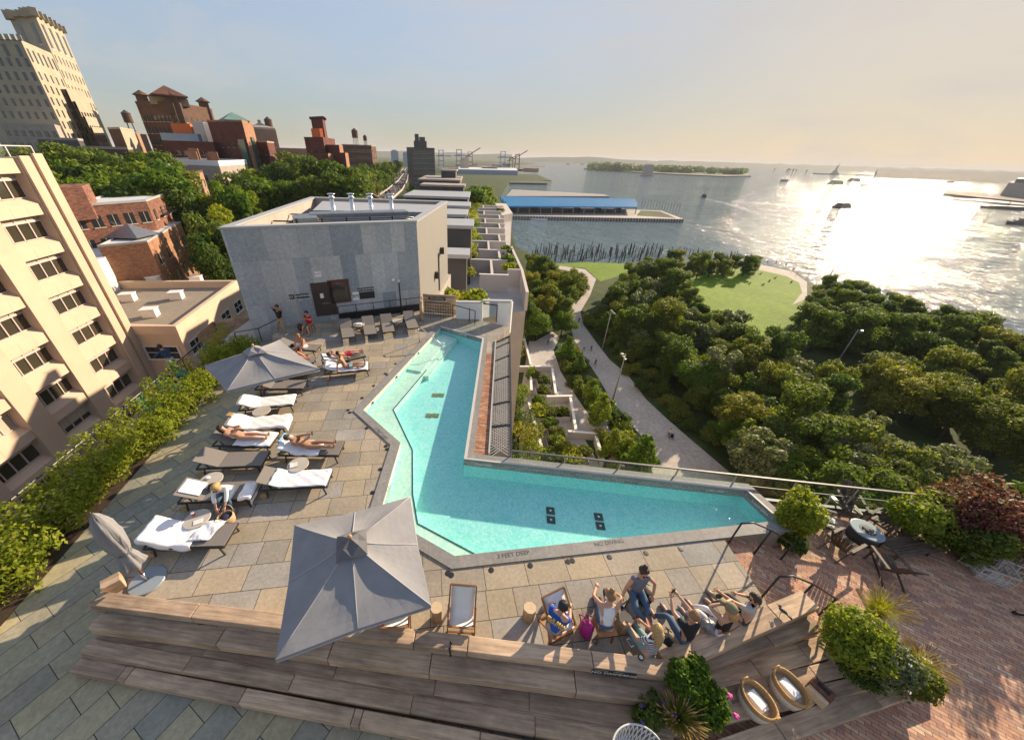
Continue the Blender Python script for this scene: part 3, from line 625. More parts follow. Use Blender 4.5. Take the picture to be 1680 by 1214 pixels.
facade(tw, A2, B2, tz(.03, 214), tz(.115, 214), 9, 5, 1.0, 2.2); facade(tw, B2, C2, TZ + 4, tz(.10, 214), 5, 11, .95, 2.2); facade(tw, B2, C2, tz(.105, 214), tz(.128, 214), 6, 1, 1.1, 3.4); facade(tw, A2, B2, tz(.113, 214), tz(.128, 214), 6, 1, 1.1, 3)
for i, (a0, a1, a2, t) in enumerate([(-43.5, -43.2, -42.35, .078), (-43.25, -42.95, -42.25, .062), (-43.1, -42.75, -42.2, .041), (-42.95, -42.6, -42.1, .026)]):
    pp = par(TP_(a0, 246), TP_(a1 - .25, 227 - i * 3), TP_(a2, 236 - i * 3)); box_on(tw, 'setback', pp, TZ, tz(t, 229 - i * 3), MAT['tanstone'])
    facade(tw, pp[1], pp[2], TZ + 5, tz(t, 229 - i * 3) - 1, 5, 4, .9, 2.2)
q = MB(); pp = par(A, B, C_); rr_ = random.Random(2)
for i in range(4):
    a, b = Vector(pp[i]), Vector(pp[(i + 1) % 4])
    for k in range(6): p = a + (b - a) * k / 6; q.box((p.x, p.y, tz(.166, 238) + .8), (2.2, 2.2, 1.6 + rr_.random()), .7)
q.build('crown', MAT['tanstone'], tw)
q = MB(); a, b = Vector((*A2, 0)), Vector((*B2, 0))
for k in range(14): p = a + (b - a) * k / 13; q.box((p.x, p.y, tz(.133, 214) + .6), (1, 1, 1.4), .7)
q.build('crown', MAT['tanstone'], tw)
# brown turreted building
br, z, (L, C, R) = simple('turreted_building', 'massive brown brick building with corner turrets and red hipped roof', (219, 160, 265), (284, 172, 250), (346, 176, 275), TZ, MAT['brownbrick'], MAT['asphalt'], MAT['brownbrick'], (9, 6, 32, 3, 1.5, 2.6), (7, 5, 26, 3, 1.5, 2.6), None, 1.2)
m0_ = Vector(L) * .5 + Vector(R) * .5
for p, s in ((L, 3.6), (C, 4.2), (R, 3.6)):
    pp_ = Vector(p) + (Vector((m0_.x, m0_.y)) - Vector(p)).normalized() * 3.2; p = (pp_.x, pp_.y); q = MB(); q.box((p[0], p[1], z - 8), (s * 1.2, s * 1.2, 23), .6); q.lathe([(s * .8, 3.5), (s * .95, 3.8), (.1, 5.8)], 8, (p[0], p[1], z)); q.build('turret', MAT['brownbrick'], br)
m_ = Vector(C) * .3 + Vector(R) * .3 + Vector(L) * .4; q = MB(); q.box((m_.x, m_.y, z + 1.5), (15, 15, 3), .6); q.build('penthouse', MAT['tanstone'], br)
MAT['redtile'] = M('red_roof_tile', (.15, .06, .042), .85, .2, .4)
q = MB(); q.lathe([(9.5, 3), (9.8, 3.5), (.2, 7.5)], 4, (m_.x + 4, m_.y - 6, z)); q.build('roof_hip', MAT['redtile'], br)
# red modern complex with green glazing
rd, z, (L, C, R) = simple('red_slab_building', 'dark red brick slab with glazed strip and orange netting on top', (262, 224, 215), (350, 236, 205), (372, 232, 225), TZ - 8, MAT['darkbrick'], MAT['asphalt'], MAT['darkbrick'], (6, 3, 14, 1.5, 2.2, 1.6), None)
a, b = Vector((*P2(266, 222, 216), 0)), Vector((*P2(328, 226, 209), 0)); n = Vector((-(b - a).y, (b - a).x, 0)).normalized()
MB().bar(Vector((a.x, a.y, z + 1.6)), Vector((b.x, b.y, z + 1.6)), 2.5, 3.2).build('glazed_strip', MAT['blueglass'], rd)
a, b = P2(285, 214, 216), P2(317, 217, 213); MB().bar((*a, z + 5), (*b, z + 5), 2, 3.4).build('netting', MAT['orangewrap'], rd)
MB().prism(par(P2(310, 190, 228), P2(330, 192, 222), P2(338, 192, 230)), TZ, z + 8).build('glass_shaft', MAT['blueglass'], rd)
MB().prism(par(P2(329, 191, 221), P2(341, 192, 217), P2(346, 192, 226)), TZ, z + 7.5).build('white_shaft', MAT['white'], rd)
rt, z, (L, C, R) = simple('red_corner_tower', 'red brick tower with green corner glazing and copper roof', (340, 200, 212), (397, 200, 196), (414, 202, 212), TZ - 8, MAT['darkbrick'], MAT['asphalt'], MAT['orbrick'], (6, 6, 30, 6, 1.3, 1.8), None)
MB().prism([Vector(C) * 1.001 + Vector((.02, 0)), Vector(R), Vector(R) * .998, Vector(C) * .998], TZ - 8, z - .02).build('painted_lit_wall', MAT['orbrick'], rt)  # sunlight on this side painted as a lighter orange brick skin
d = (Vector(C) - Vector(L)).normalized()
for f0, f1, zt in ((.78, .96, z - 6), (.30, .45, z - 14)):
    a = Vector(L) + (Vector(C) - Vector(L)) * f0; b = Vector(L) + (Vector(C) - Vector(L)) * f1; nn = Vector((d.y, -d.x)); nn = nn if nn.dot(-a) > 0 else -nn
    MB().prism([a, b, b + nn * .7, a + nn * .7], TZ - 8, zt).build('glazing', MAT['greenglass'], rt)
a = Vector(C) + (Vector(R) - Vector(C)) * .35; b = Vector(C) + (Vector(R) - Vector(C)) * .6; nn = (Vector(R) - Vector(C)).normalized(); nn = Vector((nn.y, -nn.x)); nn = nn if nn.dot(-a) > 0 else -nn
MB().prism([a, b, b + nn * .7, a + nn * .7], TZ - 8, z - 5).build('glazing', MAT['greenglass'], rt); facade(rt, C, R, z - 34, z - 7, 2, 8, 1.6, 1.8, None, 1.6)
c = (Vector(L) * .35 + Vector(R) * .4 + Vector(C) * .25); MB().lathe([(6.5, 0), (6.7, .6), (.2, 3.4)], 4, (c.x, c.y, z + .2)).build('roof_hip', MAT['copper'], rt)
rs, z, (L, C, R) = simple('narrow_brick_block', 'narrow brick block with sunlit flank right behind the red tower', (412, 231, 215), (436, 234, 205), (449, 233, 222), TZ - 8, MAT['darkbrick'], MAT['asphalt'], MAT['greystone'], (3, 6, 24, 2, 1.2, 1.8), (3, 6, 24, 2, 1.2, 1.8))
q = MB(); p = P2(428, 212, 300); q.box((*p, z + 2), (16, 14, 12), .5); q.build('rear_block', MAT['pinkstone'], rs); MB().lathe([(9, 0), (9, 1), (3, 2.5), (1, 3.5), (1, 5)], 4, (*p, z + 8)).build('roof_hip', MAT['greystone'], rs)
# brick tower stack
bt, z, (L, C, R) = simple('stepped_brick_tower', 'dark red stepped brick tower with crenellated top block', (499, 227, 205), (530, 228, 195), (549, 230, 215), TZ - 10, MAT['darkbrick'], MAT['asphalt'], MAT['darkbrick'], (5, 6, 26, 3, 1.1, 1.8), None)
zz = WD(511, 196, 205).z; pp = par(P2(510, 196, 207), P2(529, 197, 200), P2(533, 197, 208)); box_on(bt, 'top_block', pp, z, zz, MAT['darkbrick'])
q = MB()
for i in range(4):
    a, b = Vector(pp[i]), Vector(pp[(i + 1) % 4])
    for k in range(4): p = a + (b - a) * k / 4; q.box((p.x, p.y, zz + .5), (1, 1, 1), .6)
q.build('crenels', MAT['darkbrick'], bt)
a, b = P2(514, 221, 203), P2(528, 222, 198); MB().bar((*a, z + 2), (*b, z + 2), 1.5, 3.6).build('netting', MAT['orangewrap'], bt)
for i, (u0, u1, u2, v, D, wm) in enumerate([(528, 556, 562, 238, 190, 'darkbrick'), (538, 566, 571, 251, 184, 'darkbrick'), (545, 572, 578, 285, 180, 'darkbrick'), (505, 538, 549, 252, 186, 'darkbrick')]):
    pp = par(P2(u0, v, D + 10), P2(u1, v, D), P2(u2, v, D + 6)); zt = WD(u1, v, D).z; box_on(bt, 'stepped_wing', pp, TZ - 14, zt, MAT['darkbrick'])
    nn = (Vector(pp[2]) - Vector(pp[1])); MB().prism([Vector(pp[1]) * .9995, Vector(pp[2]) * .9995, Vector(pp[2]) * .998, Vector(pp[1]) * .998], TZ - 14, zt - .05).build('painted_lit_wall', MAT['orbrick'], bt)  # sunny face of each wing coloured lighter than its dark brick
gt, z, (L, C, R) = simple('grey_terrace_block', 'long grey brown apartment block with roof tanks above bluff trees', (560, 233, 330), (609, 240, 330), (617, 241, 350), TZ - 10, MAT['brownbrick'], MAT['asphalt'], MAT['greystone'], (10, 3, 14, 1, 1.4, 2), (3, 4, 20, 1, 1.4, 2))
def water_tank(u, v0, D, s, label):
    p = P2(u, v0, D); zb = WD(u, v0, D).z; t = thing('water_tank', label, 'water tank', (*p, zb), 0, 'rooftop water tanks')
    q = MB()
    for a in range(4): q.bar((cos(a * pi / 2) * s * .8, sin(a * pi / 2) * s * .8, -1), (cos(a * pi / 2) * s * .7, sin(a * pi / 2) * s * .7, s * 1.6), .25, .25)
    q.build('stand', MAT['black'], t, local=True)
    MB().lathe([(s, s * 1.6), (s, s * 3.6)], 14).build('barrel', MAT['brownbrick'], t, local=True); MB().lathe([(s * 1.1, s * 3.6), (.1, s * 4.4)], 14).build('cone_roof', MAT['navy'], t, local=True)
water_tank(584, 236, 325, 2.2, 'wooden water tank tallest on the grey brown block roof'); water_tank(600, 237, 330, 1.4, 'smaller dark tank near the block end'); water_tank(217, 214, 290, 2.0, 'water tank on low roof between tan tower and turrets')
water_tank(445, 222, 300, 2.2, 'dark pointed tank beyond the narrow brick block'); 
ts, z, _ = simple('tan_side_house', 'tan apartment house at the foot of the deco tower', (176, 210, 215), (197, 212, 205), (219, 214, 225), TZ, MAT['brownbrick'], MAT['asphalt'], MAT['tanstone'], None, (3, 4, 14, 1, 1.1, 1.7)); MB().prism([Vector(_[1]) * .9995, Vector(_[2]) * .9995, Vector(_[2]) * .998, Vector(_[1]) * .998], TZ, z - .05).build('painted_lit_wall', MAT['tanstone'], ts)  # sunlit side put into the colour: tan skin over the brown wall
ts2, z, _ = simple('low_brown_house', 'small brown house left of the turreted building', (208, 217, 250), (225, 222, 245), (240, 222, 255), TZ, MAT['pinkstone'], MAT['asphalt'], MAT['pinkstone'], (3, 3, 9, 1, 1.2, 1.6), None)
for i, (u0, u1, v, D, m2) in enumerate([(0, 90, 205, 190, 'greystone'), (60, 128, 228, 170, 'navy'), (120, 210, 243, 165, 'brownbrick'), (450, 505, 243, 260, 'pinkstone')]):
    b, z, _ = simple('rooftop_terrace_house', ['grey house roofs crowded under the tower wing', 'dark house roofs before the lit tower base', 'long brown roofline above the promenade trees', 'pink house row left of the stepped brick tower'][i], (u0, v, D + 12), (u1, v + 3, D), (u1 + 8, v + 3, D + 15), TZ - 6, MAT[m2], MAT['asphalt'], MAT['greystone'], (7, 2, 7, .5, 1.2, 1.7), None)
# trees of the promenade and the bluff
def wood(px, keys, label, group, zb, scale=(.85, 1.1)):
    for i, (u, v, D) in enumerate(px):
        p = WD(u, v, D); plant(keys[i % len(keys)], (p.x, p.y, zb if zb is not None else p.z), random.uniform(*scale), label, group)
def toptree(px, keys, label, group, hgt=15):
    """crown tops given by pixel and distance"""
    for i, (u, v, D) in enumerate(px):
        p = WD(u, v, D); k = keys[i % len(keys)]; plant(k, (p.x, p.y, p.z - hgt * .93), random.uniform(.92, 1.08), label, group, None, 1.)
toptree([(u, 256 + (u - 60) * .06 + 8 * sin(u), 148) for u in range(62, 250, 17)] + [(u, 275 + (u - 60) * .05 + 6 * sin(u * 2.3), 128) for u in range(70, 300, 21)] + [(u, 300 + 5 * sin(u), 112) for u in range(130, 290, 30)], ['far', 'far2', 'far'], 'leafy promenade tree in the belt between tower and brick house', 'promenade trees')
toptree([(352, 342, 98), (345, 322, 125), (372, 318, 112), (400, 318, 118), (420, 322, 125), (385, 330, 105)], ['yel', 'yel', 'far'], 'yellow green tree behind the zinc box', 'yellow green trees behind the zinc box', 13)
toptree([(345, 372, 92), (362, 392, 88), (352, 408, 84)], ['far2'], 'dark tree low beside the zinc wall edge', 'dark trees beside the zinc wall', 14)
for o in [x for x in bpy.data.objects if x.get('group') in ('dark trees beside the zinc wall', 'yellow green trees behind the zinc box')]: o.scale = (.6, .6, 1)
toptree([(u, 284 + 10 * sin(u * .7) - (u - 400) * .05, 150) for u in range(398, 560, 20)] + [(u, 300 + 6 * sin(u), 128) for u in range(420, 570, 24)] + [(470, 272, 175), (488, 262, 180), (448, 288, 165)], ['far2', 'far', 'far2'], 'bluff tree massed below the stepped brick tower', 'bluff trees below the brick tower')
toptree([(u, 262 + (660 - u) * .28 + 4 * sin(u), 150 + (u - 570) * 3.5) for u in range(578, 652, 8)] + [(u, 268 + (645 - u) * .35, 150 + (u - 575) * 2.5) for u in range(575, 640, 10)], ['far2', 'far2', 'far'], 'dark tree on the bluff along the expressway', 'trees along the expressway')
# ================================================================== expressway, condo, piers, river
HZ = -18
hl = [W(u, v, HZ) for u, v in [(520, 352), (575, 333), (612, 312), (640, 297), (655, 285), (662, 277)]]
hr = [W(u, v, HZ) for u, v in [(600, 352), (640, 330), (660, 312), (668, 297), (670, 285), (669, 277)]]
q = MB(); q.add([(*V2(p), HZ) for p in hl] + [(*V2(p), HZ) for p in hr], [(i, 6 + i, 7 + i, i + 1) for i in range(5)])
q.add([(*V2(p), HZ - 1.5) for p in hl] + [(*V2(p), HZ - 1.5) for p in hr], [(i + 1, 7 + i, 6 + i, i) for i in range(5)])
struct(q.build('expressway_road', MAT['asphalt']))
for sd, pts in (('barrier', hl), ('barrier', hr)):
    q = MB(); 
    for i in range(5): q.bar(Vector((*V2(pts[i]), HZ + .35)), Vector((*V2(pts[i + 1]), HZ + .35)), .5, 1.4)
    setp(q.build('road_barrier', MAT['concrete2']), 'pale concrete barrier running along the expressway ' + ('bluff edge' if pts is hl else 'river edge'), 'barrier')
mid = [(a * .52 + b * .48) for a, b in zip(hl, hr)]
q = MB()
for i in range(5): q.bar(Vector((*V2(mid[i]), HZ + .5)), Vector((*V2(mid[i + 1]), HZ + .5)), .7, 1.)
setp(q.build('median_barrier', MAT['concrete2']), 'pale concrete median between the expressway lanes', 'barrier')
def car_mesh(col):
    t = thing('car', 'x', 'car', (0, 0, -200)); m = plain('car_paint', col, .35)
    q = MB(); q.prism([(-2.2, -.9), (2.2, -.9), (2.2, .9), (-2.2, .9)], .35, [.85, .85, .85, .85]); q.add([(-1.7, -.8, .85), (1.1, -.8, .85), (1.1, .8, .85), (-1.7, .8, .85), (-1.2, -.65, 1.45), (.4, -.65, 1.45), (.4, .65, 1.45), (-1.2, .65, 1.45)], [(4, 5, 6, 7)]); q.build('body', m, t, local=True)
    q = MB(); q.add([(-1.7, -.8, .86), (1.1, -.8, .86), (1.1, .8, .86), (-1.7, .8, .86), (-1.2, -.65, 1.44), (.4, -.65, 1.44), (.4, .65, 1.44), (-1.2, .65, 1.44)], [(0, 1, 5, 4), (1, 2, 6, 5), (2, 3, 7, 6), (3, 0, 4, 7)]); q.build('windows', MAT['winglass'], t, local=True)
    q = MB()
    for x in (-1.35, 1.35):
        for y in (-.85, .85): q.tube([(x, y - .1, .33), (x, y + .1, .33)], .33, 10)
    q.build('wheels', MAT['black'], t, local=True); return t
r = random.Random(8); cars = {'white': car_mesh((.6, .6, .6)), 'black': car_mesh((.02, .02, .022)), 'silver': car_mesh((.3, .31, .33)), 'red': car_mesh((.25, .02, .02))}
used = set()
for lane in (.1, .22, .36, .6, .74, .88):
    for k in range(9):
        f = (k + r.random() * .6) / 9.5 * 3.4 + 1.1; i = int(f); g = f - i
        a = hl[i] * (1 - g) + hl[i + 1] * g; b_ = hr[i] * (1 - g) + hr[i + 1] * g; p = a * (1 - lane) + b_ * lane; d = hl[i + 1] - hl[i]
        kk = r.choice(['white', 'black', 'silver', 'silver', 'black', 'white', 'red']); an = atan2(d.y, d.x) + (0 if lane > .5 else pi)
        l = f'{kk} car in the expressway traffic stream'
        if kk in used: dup(cars[kk], (p.x, p.y, HZ), an, l, f'{kk} cars on the expressway')
        else: used.add(kk); cars[kk].location = (p.x, p.y, HZ); cars[kk].rotation_euler = (0, 0, an); cars[kk]['label'] = l; cars[kk]['group'] = f'{kk} cars on the expressway'
# ---- zinc clad rooftop box
zb = thing('zinc_rooftop_building', 'grey zinc clad rooftop box with door, flues and open roof', 'building', (-8, 25, -1))
ZP = [(-12.72, 18.18), (-3.68, 22.06), (-2.8, 32.81), (-14.33, 32.91)]
q = MB(); n_ = 4; cc = Vector((-8.4, 26.5))
def inset(P, d):
    o = []
    for i in range(len(P)):
        p = Vector(P[i]); a = (p - Vector(P[i - 1])).normalized(); b_ = (Vector(P[(i + 1) % len(P)]) - p).normalized(); na = Vector((-a.y, a.x)); nb = Vector((-b_.y, b_.x)); o.append(p + (na + nb) * (d / (1 + na.dot(nb))))
    return o
IN = inset(ZP, .32)
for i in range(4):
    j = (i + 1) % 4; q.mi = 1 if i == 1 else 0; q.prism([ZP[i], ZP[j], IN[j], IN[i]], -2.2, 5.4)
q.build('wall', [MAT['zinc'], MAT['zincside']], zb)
q = MB(); O2 = inset(ZP, -.05); I2 = inset(ZP, .42)
for i in range(4): j = (i + 1) % 4; q.prism([O2[i], O2[j], I2[j], I2[i]], 5.402, 5.5)
q.build('coping', MAT['zinccap'], zb); q = MB()
for i in (1, 2, 3):
    j = (i + 1) % 4; J2 = inset(ZP, .34); q.prism([IN[i], IN[j], J2[j], J2[i]], 3.4, 5.38)
q.build('inner_lining', MAT['concrete2'], zb)
MB().prism(IN, 3.6, 4.0).build('roof', MAT['navy'], zb)
MB().prism([(-11.6, 26.5), (-4.0, 27.2), (-3.7, 31.8), (-13, 31.9)], 4.0, 5.3).build('plant_block', MAT['zinccap'], zb)
q = MB(); q.bar((-10.5, 23.4, 5.2), (-4.9, 25.9, 5.2), 1.1, .7); q.bar((-10.9, 22.0, 4.8), (-9.7, 22.6, 4.8), 1.4, 1.4); q.bar((-11.8, 24.3, 4.7), (-9.5, 25.2, 4.9), .8, 1.1); q.build('duct', MAT['steel'], zb, bevel=.05)
q = MB()
for i in range(5): q.tube([(-10 + i * .05, 21.6 + i * .17, 5.0 + .09 * i), (-5.2 + i * .1, 23.7 + i * .17, 5.0 + .09 * i), (-4.7 + i * .1, 24.1 + i * .12, 4.95 + .09 * i), (-4.7 + i * .1, 24.5, 4.0)], .05, 6)
q.tube([(-11.6, 21.6, 3.4), (-11.6, 21.6, 4.6), (-12.0, 25.5, 4.6)], .16, 8); q.build('pipe_run', MAT['steel'], zb, smooth=True)
q = MB()
for i in range(5): a = Vector((-10.4 + i * 1.25, 21.4 + i * .54, 4.0)); q.bar(a, a + Vector((0, 0, 1.5)), .1, .1)
q.bar((-12.6, 20.9, 5.0), (-11.4, 21.4, 5.0), .08, .08); q.bar((-12.9, 23.5, 5.0), (-11.6, 23.6, 5.0), .08, .08); q.bar((-13.2, 26.5, 5.0), (-11.9, 26.5, 5.0), .08, .08)
q.build('pipe_bracket', MAT['black'], zb)
for i, (u, v) in enumerate([(545, 333), (577, 333), (608, 335), (642, 336)]):
    p = WD(u, v, 27.2); q = MB(); q.tube([(p.x, p.y, 4.0), (p.x, p.y, 6.2)], .13, 12); q.lathe([(.13, 0), (.21, .08), (.21, .12), (.13, .18), (.13, .26), (.24, .29), (.24, .33), (.1, .35)], 12, (p.x, p.y, 6.15)); q.build('flue', MAT['chrome'], zb, smooth=True)
# door, window
FA, FB = Vector((*ZP[0], 0)), Vector((*ZP[1], 0)); FD = (FB - FA).normalized(); FN = Vector((FD.y, -FD.x, 0))
def onwall(u, v):                    # photo pixel on the front wall plane
    d = ray(u, v); o = Vector((0, 0, H)); t = (FA - o).dot(FN) / d.dot(FN); return o + d * t
def wallbox(q, u0, v0, u1, v1, t0, t1):   # box on wall between two pixels
    a, b_ = onwall(u0, v0), onwall(u1, v1); s0, s1 = (a - FA).dot(FD), (b_ - FA).dot(FD); z0, z1 = sorted((a.z, b_.z))
    A_ = FA + FD * s0; B_ = FA + FD * s1
    q.prism([V2(A_ + FN * t1), V2(B_ + FN * t1), V2(B_ + FN * t0), V2(A_ + FN * t0)], z0, z1); return s0, s1, z0, z1
MAT['door'] = M('brown_door', (.055, .04, .034), .5, .15, 2); MAT['reddoor'] = M('red_brown_frame', (.11, .045, .03), .5, .15, 2)
q = MB(); s0, s1, z0, z1 = wallbox(q, 520, 519, 545, 462, 0, .05); door = q.build('door', MAT['door'], zb)
q = MB(); wallbox(q, 529, 497.5, 542, 495.5, .06, .12); q.build('push_bar', MAT['chrome'], door)
q = MB(); wallbox(q, 526, 489, 530, 481, .05, .06); q.build('notice', MAT['white'], door)
q = MB(); wallbox(q, 543.5, 498, 571, 457.5, .0, .05); wf = q.build('window_frame', MAT['reddoor'], zb)
q = MB(); wallbox(q, 548.5, 494.5, 567.5, 462, .051, .07); q.build('pane', MAT['winglass'], wf)
def sign_text(txt, size, mat, M4, name='lettering', parent=None, ext=.004):
    c = bpy.data.curves.new(name, 'FONT'); c.body = txt; c.size = size; c.extrude = ext; c.align_x = 'CENTER'; c.align_y = 'CENTER'
    o = bpy.data.objects.new(name, c); COL.objects.link(o); bpy.context.view_layer.update()
    me = bpy.data.meshes.new_from_object(o.evaluated_get(bpy.context.evaluated_depsgraph_get())); bpy.data.objects.remove(o); bpy.data.curves.remove(c)
    me.materials.clear(); me.materials.append(mat); m = bpy.data.objects.new(name, me); COL.objects.link(m)
    if parent is not None: m.parent = parent; M4 = Matrix.Translation(-wloc(parent)) @ M4
    m.matrix_local = M4; return m
MAT['sign'] = plain('black_sign', (.02, .02, .022), .5); MAT['letter'] = plain('white_lettering', (.8, .8, .78), .6)
def wall_sign(label, u0, v0, u1, v1, hh, txt, size, mat=None, tmat=None):   # left and right middle of the board, its height
    a, b_ = onwall(u0, v0), onwall(u1, v1); c = (a + b_) / 2; s = thing('wall_sign', label, 'sign', c); a.z = b_.z = c.z
    q = MB(); q.bar(a + FN * .016, b_ + FN * .016, .028, hh); q.build('board', mat or MAT['sign'], s)
    if txt:
        X, Y, Zx = FD, Vector((0, 0, 1)), FN; m4 = Matrix.Identity(4)
        for k in range(3): m4[k][0], m4[k][1], m4[k][2], m4[k][3] = X[k], Y[k], Zx[k], (c + FN * .036)[k]
        sign_text(txt, size, tmat or MAT['letter'], m4, 'lettering', s)
    return s
wall_sign('black NO SWIMMING sign on zinc wall beside the closed pole umbrella', 474.5, 487.5, 507, 484.3, .24, 'NO SWIMMING', .17)
wall_sign('black NO SWIMMING sign over the rules board beside the window', 586, 475.7, 613.5, 473.5, .2, 'NO SWIMMING', .15)
wall_sign('black pool rules board under the second no swimming sign', 590, 486, 614.5, 482.6, .42, None, .1)
wall_sign('small white notice panel at the top edge of the rules board', 578, 481.6, 588.4, 480.6, .16, None, .1, MAT['letter'])
wall_sign('small white notice panel at the low edge of the rules board', 579, 491, 589.4, 490, .14, None, .1, MAT['letter'])
wall_sign('lit white exit box above the brown door', 516.4, 450.6, 527, 448.8, .3, 'EXIT', .14, MAT['white'], plain('magenta_letter', (.55, .08, .4), .5))
wall_sign('small exit lettering plate on the red window frame', 544, 464.5, 553, 463.3, .12, 'EXIT', .1, MAT['reddoor'])
p = onwall(645, 459); t = thing('wall_light', 'round white wall light on zinc wall above the loungers', 'light', p); q = MB(); q.ball(p + FN * .06, .11, 12, 8); q.build('globe', MAT['white'], t, smooth=True); q = MB(); q.tube([p, p + FN * .05], .07, 10); q.build('mount', MAT['steel'], t)
# side door of the zinc box
q = MB(); a, b_ = Vector((*ZP[1], 0)), Vector((*ZP[2], 0)); d = (b_ - a).normalized(); n = Vector((d.y, -d.x, 0)); p0 = a + d * 6.2; q.prism([V2(p0 + n * .06), V2(p0 + d * .35 + n * .06), V2(p0 + d * .35), V2(p0)], -1, 2.2); q.build('side_door', MAT['black'], zb)
for s_, z_ in ((4.9, .9), (7.3, 2.2)):
    q = MB(); p0 = a + d * s_; q.box(p0 + n * .15 + Vector((0, 0, z_)), (.3, .3, .5)); q.build('side_lamp', MAT['black'], zb)
# ---- condo terraces behind
cn = thing('terraced_apartment_building', 'long terraced apartment building with white roof courts and grey penthouses', 'building', (0, 80, -30))
box_on(cn, 'wall', [(-14, 33.2), (-2.5, 33.2), (-2.2, 38.0), (5.6, 38.0), (6.0, 49), (5.6, 64), (9.0, 106), (8.6, 128), (-13, 128)], -30, -6.2, MAT['concrete2'])
MAT['whitewall'] = M('pale_terrace_wall', (.56, .50, .45), .85, .05, .8); MAT['terrfloor'] = M('terrace_paving', (.45, .42, .40), .9, .1, .7)
q = MB(); q.sheet([(-3.2, 33.4), (5.5, 38.3), (5.9, 49), (5.5, 64), (8.8, 106), (8.4, 127.5), (-4, 127.5)], -6.19); q.build('terrace_floor', MAT['terrfloor'], cn)
def cwall(q, a, b_, z0, z1, t=.3): q.bar((a[0], a[1], (z0 + z1) / 2), (b_[0], b_[1], (z0 + z1) / 2), t, z1 - z0)
vs = [450, 426, 409.5, 395.5, 384, 374, 366, 358.5, 352, 346, 341, 337]
for i, v in enumerate(vs):
    y = W(780, v, -4).y; x1 = 3.9 + (y - 45) * .045; x0 = -3.3 + (3.6 if i % 2 == 0 else .0) - (y - 40) * .012
    q = MB(); cwall(q, (x0, y), (x1, y), -6.18, -4.02); q.build('partition_wall', MAT['whitewall'], cn)
    q = MB(); cwall(q, (x0 - .05, y), (x1 + .05, y), -4.0, -3.93, .36); q.build('wall_cap', MAT['white'], cn)
    if i + 1 < len(vs):
        y2 = W(780, vs[i + 1], -4).y; xm = x1 - 1.0 if i % 2 else x0 + 1.6
        q = MB(); cwall(q, (xm, y + .2), (xm, y2 - .2), -6.18, -4.05); cwall(q, (xm, y + .2), (xm, y2 - .2), -4.03, -3.96, .34); q.build('side_wall', MAT['whitewall'], cn)
q = MB()
for a, b_ in [((5.9, 47.5), (5.5, 62)), ((5.6, 38.2), (5.9, 47.5))]: cwall(q, a, b_, -6.2, -4.0, .35)
cwall(q, (4.0, 47.5), (5.8, 47.5), -6.2, -4.02, .35); q.build('planter_wall', MAT['whitewall'], cn)
q = MB(); q.prism([(5.9, 100), (9.0, 104), (8.6, 127), (5, 127)], -6.18, -4.2); q.build('end_block', MAT['whitewall'], cn)
for i, (x0, x1, y0, y1, zt) in enumerate([(-4, -1.2, 37, 39.5, -.2), (-7, -1.0, 47, 52, 1.0), (-12, -2.2, 58, 64, .8), (-13, -2.0, 68, 74, .9), (-15, -2.5, 78, 90, 1.4), (-14, -4, 94, 100, 2.4), (-16, -5.5, 104, 112, 3), (-11, -7, 112, 118, 5), (-17, -6, 119, 128, 2.8)]):
    pb = box_on(cn, 'penthouse', [(x0, y0), (x1, y0), (x1, y1), (x0, y1)], -6.1, zt, MAT['navy'])
    cpq = MB(); cpq.prism([(x0 - .3, y0 - .3), (x1 + .3, y0 - .3), (x1 + .3, y1 + .3), (x0 - .3, y1 + .3)], zt + .002, zt + .4); cpq.build('roof', MAT['zinccap'] if i < 5 else MAT['greystone'], pb)
MB().prism([(-14, 40), (-5, 44), (-8, 56), (-14, 56)], -6.1, -1.2).build('penthouse', MAT['navy'], cn)
q = MB(); q.prism([(-15.5, 56), (-8, 52), (-8, 53), (-15.5, 57)], -6.1, [3.8, .5, .5, 3.8]); q.build('sloped_wall', MAT['brownbrick'], cn)
TB = {}
def shrub(name, label, p, r_, hgt, kind, n, size, seed, group=None, cat='shrub', up=.35, lob=None, pot=None):
    t = thing(name, label, cat, p, 0, group); rr = random.Random(seed)
    L = lob or [(0, 0, hgt * .55, r_ * .8, r_ * .8, hgt * .42)] + [(cos(a) * r_ * .6, sin(a) * r_ * .6, hgt * (.35 + .5 * rr.random()), r_ * .42, r_ * .42, hgt * .24) for a in [rr.random() * 6.28 for _ in range(7)]]
    meshobj('foliage', leafmesh('foliage', L, n, size, LG[kind], seed, up), t)
    q = MB()
    for l in L[:6]: q.tube([(rr.uniform(-.1, .1) * r_, rr.uniform(-.1, .1) * r_, 0), (l[0] * .5, l[1] * .5, l[2] * .5), (l[0], l[1], l[2])], [.03 * hgt, .018 * hgt, .006 * hgt], 5)
    q.build('stem', MAT['bark'], t, local=True); return t
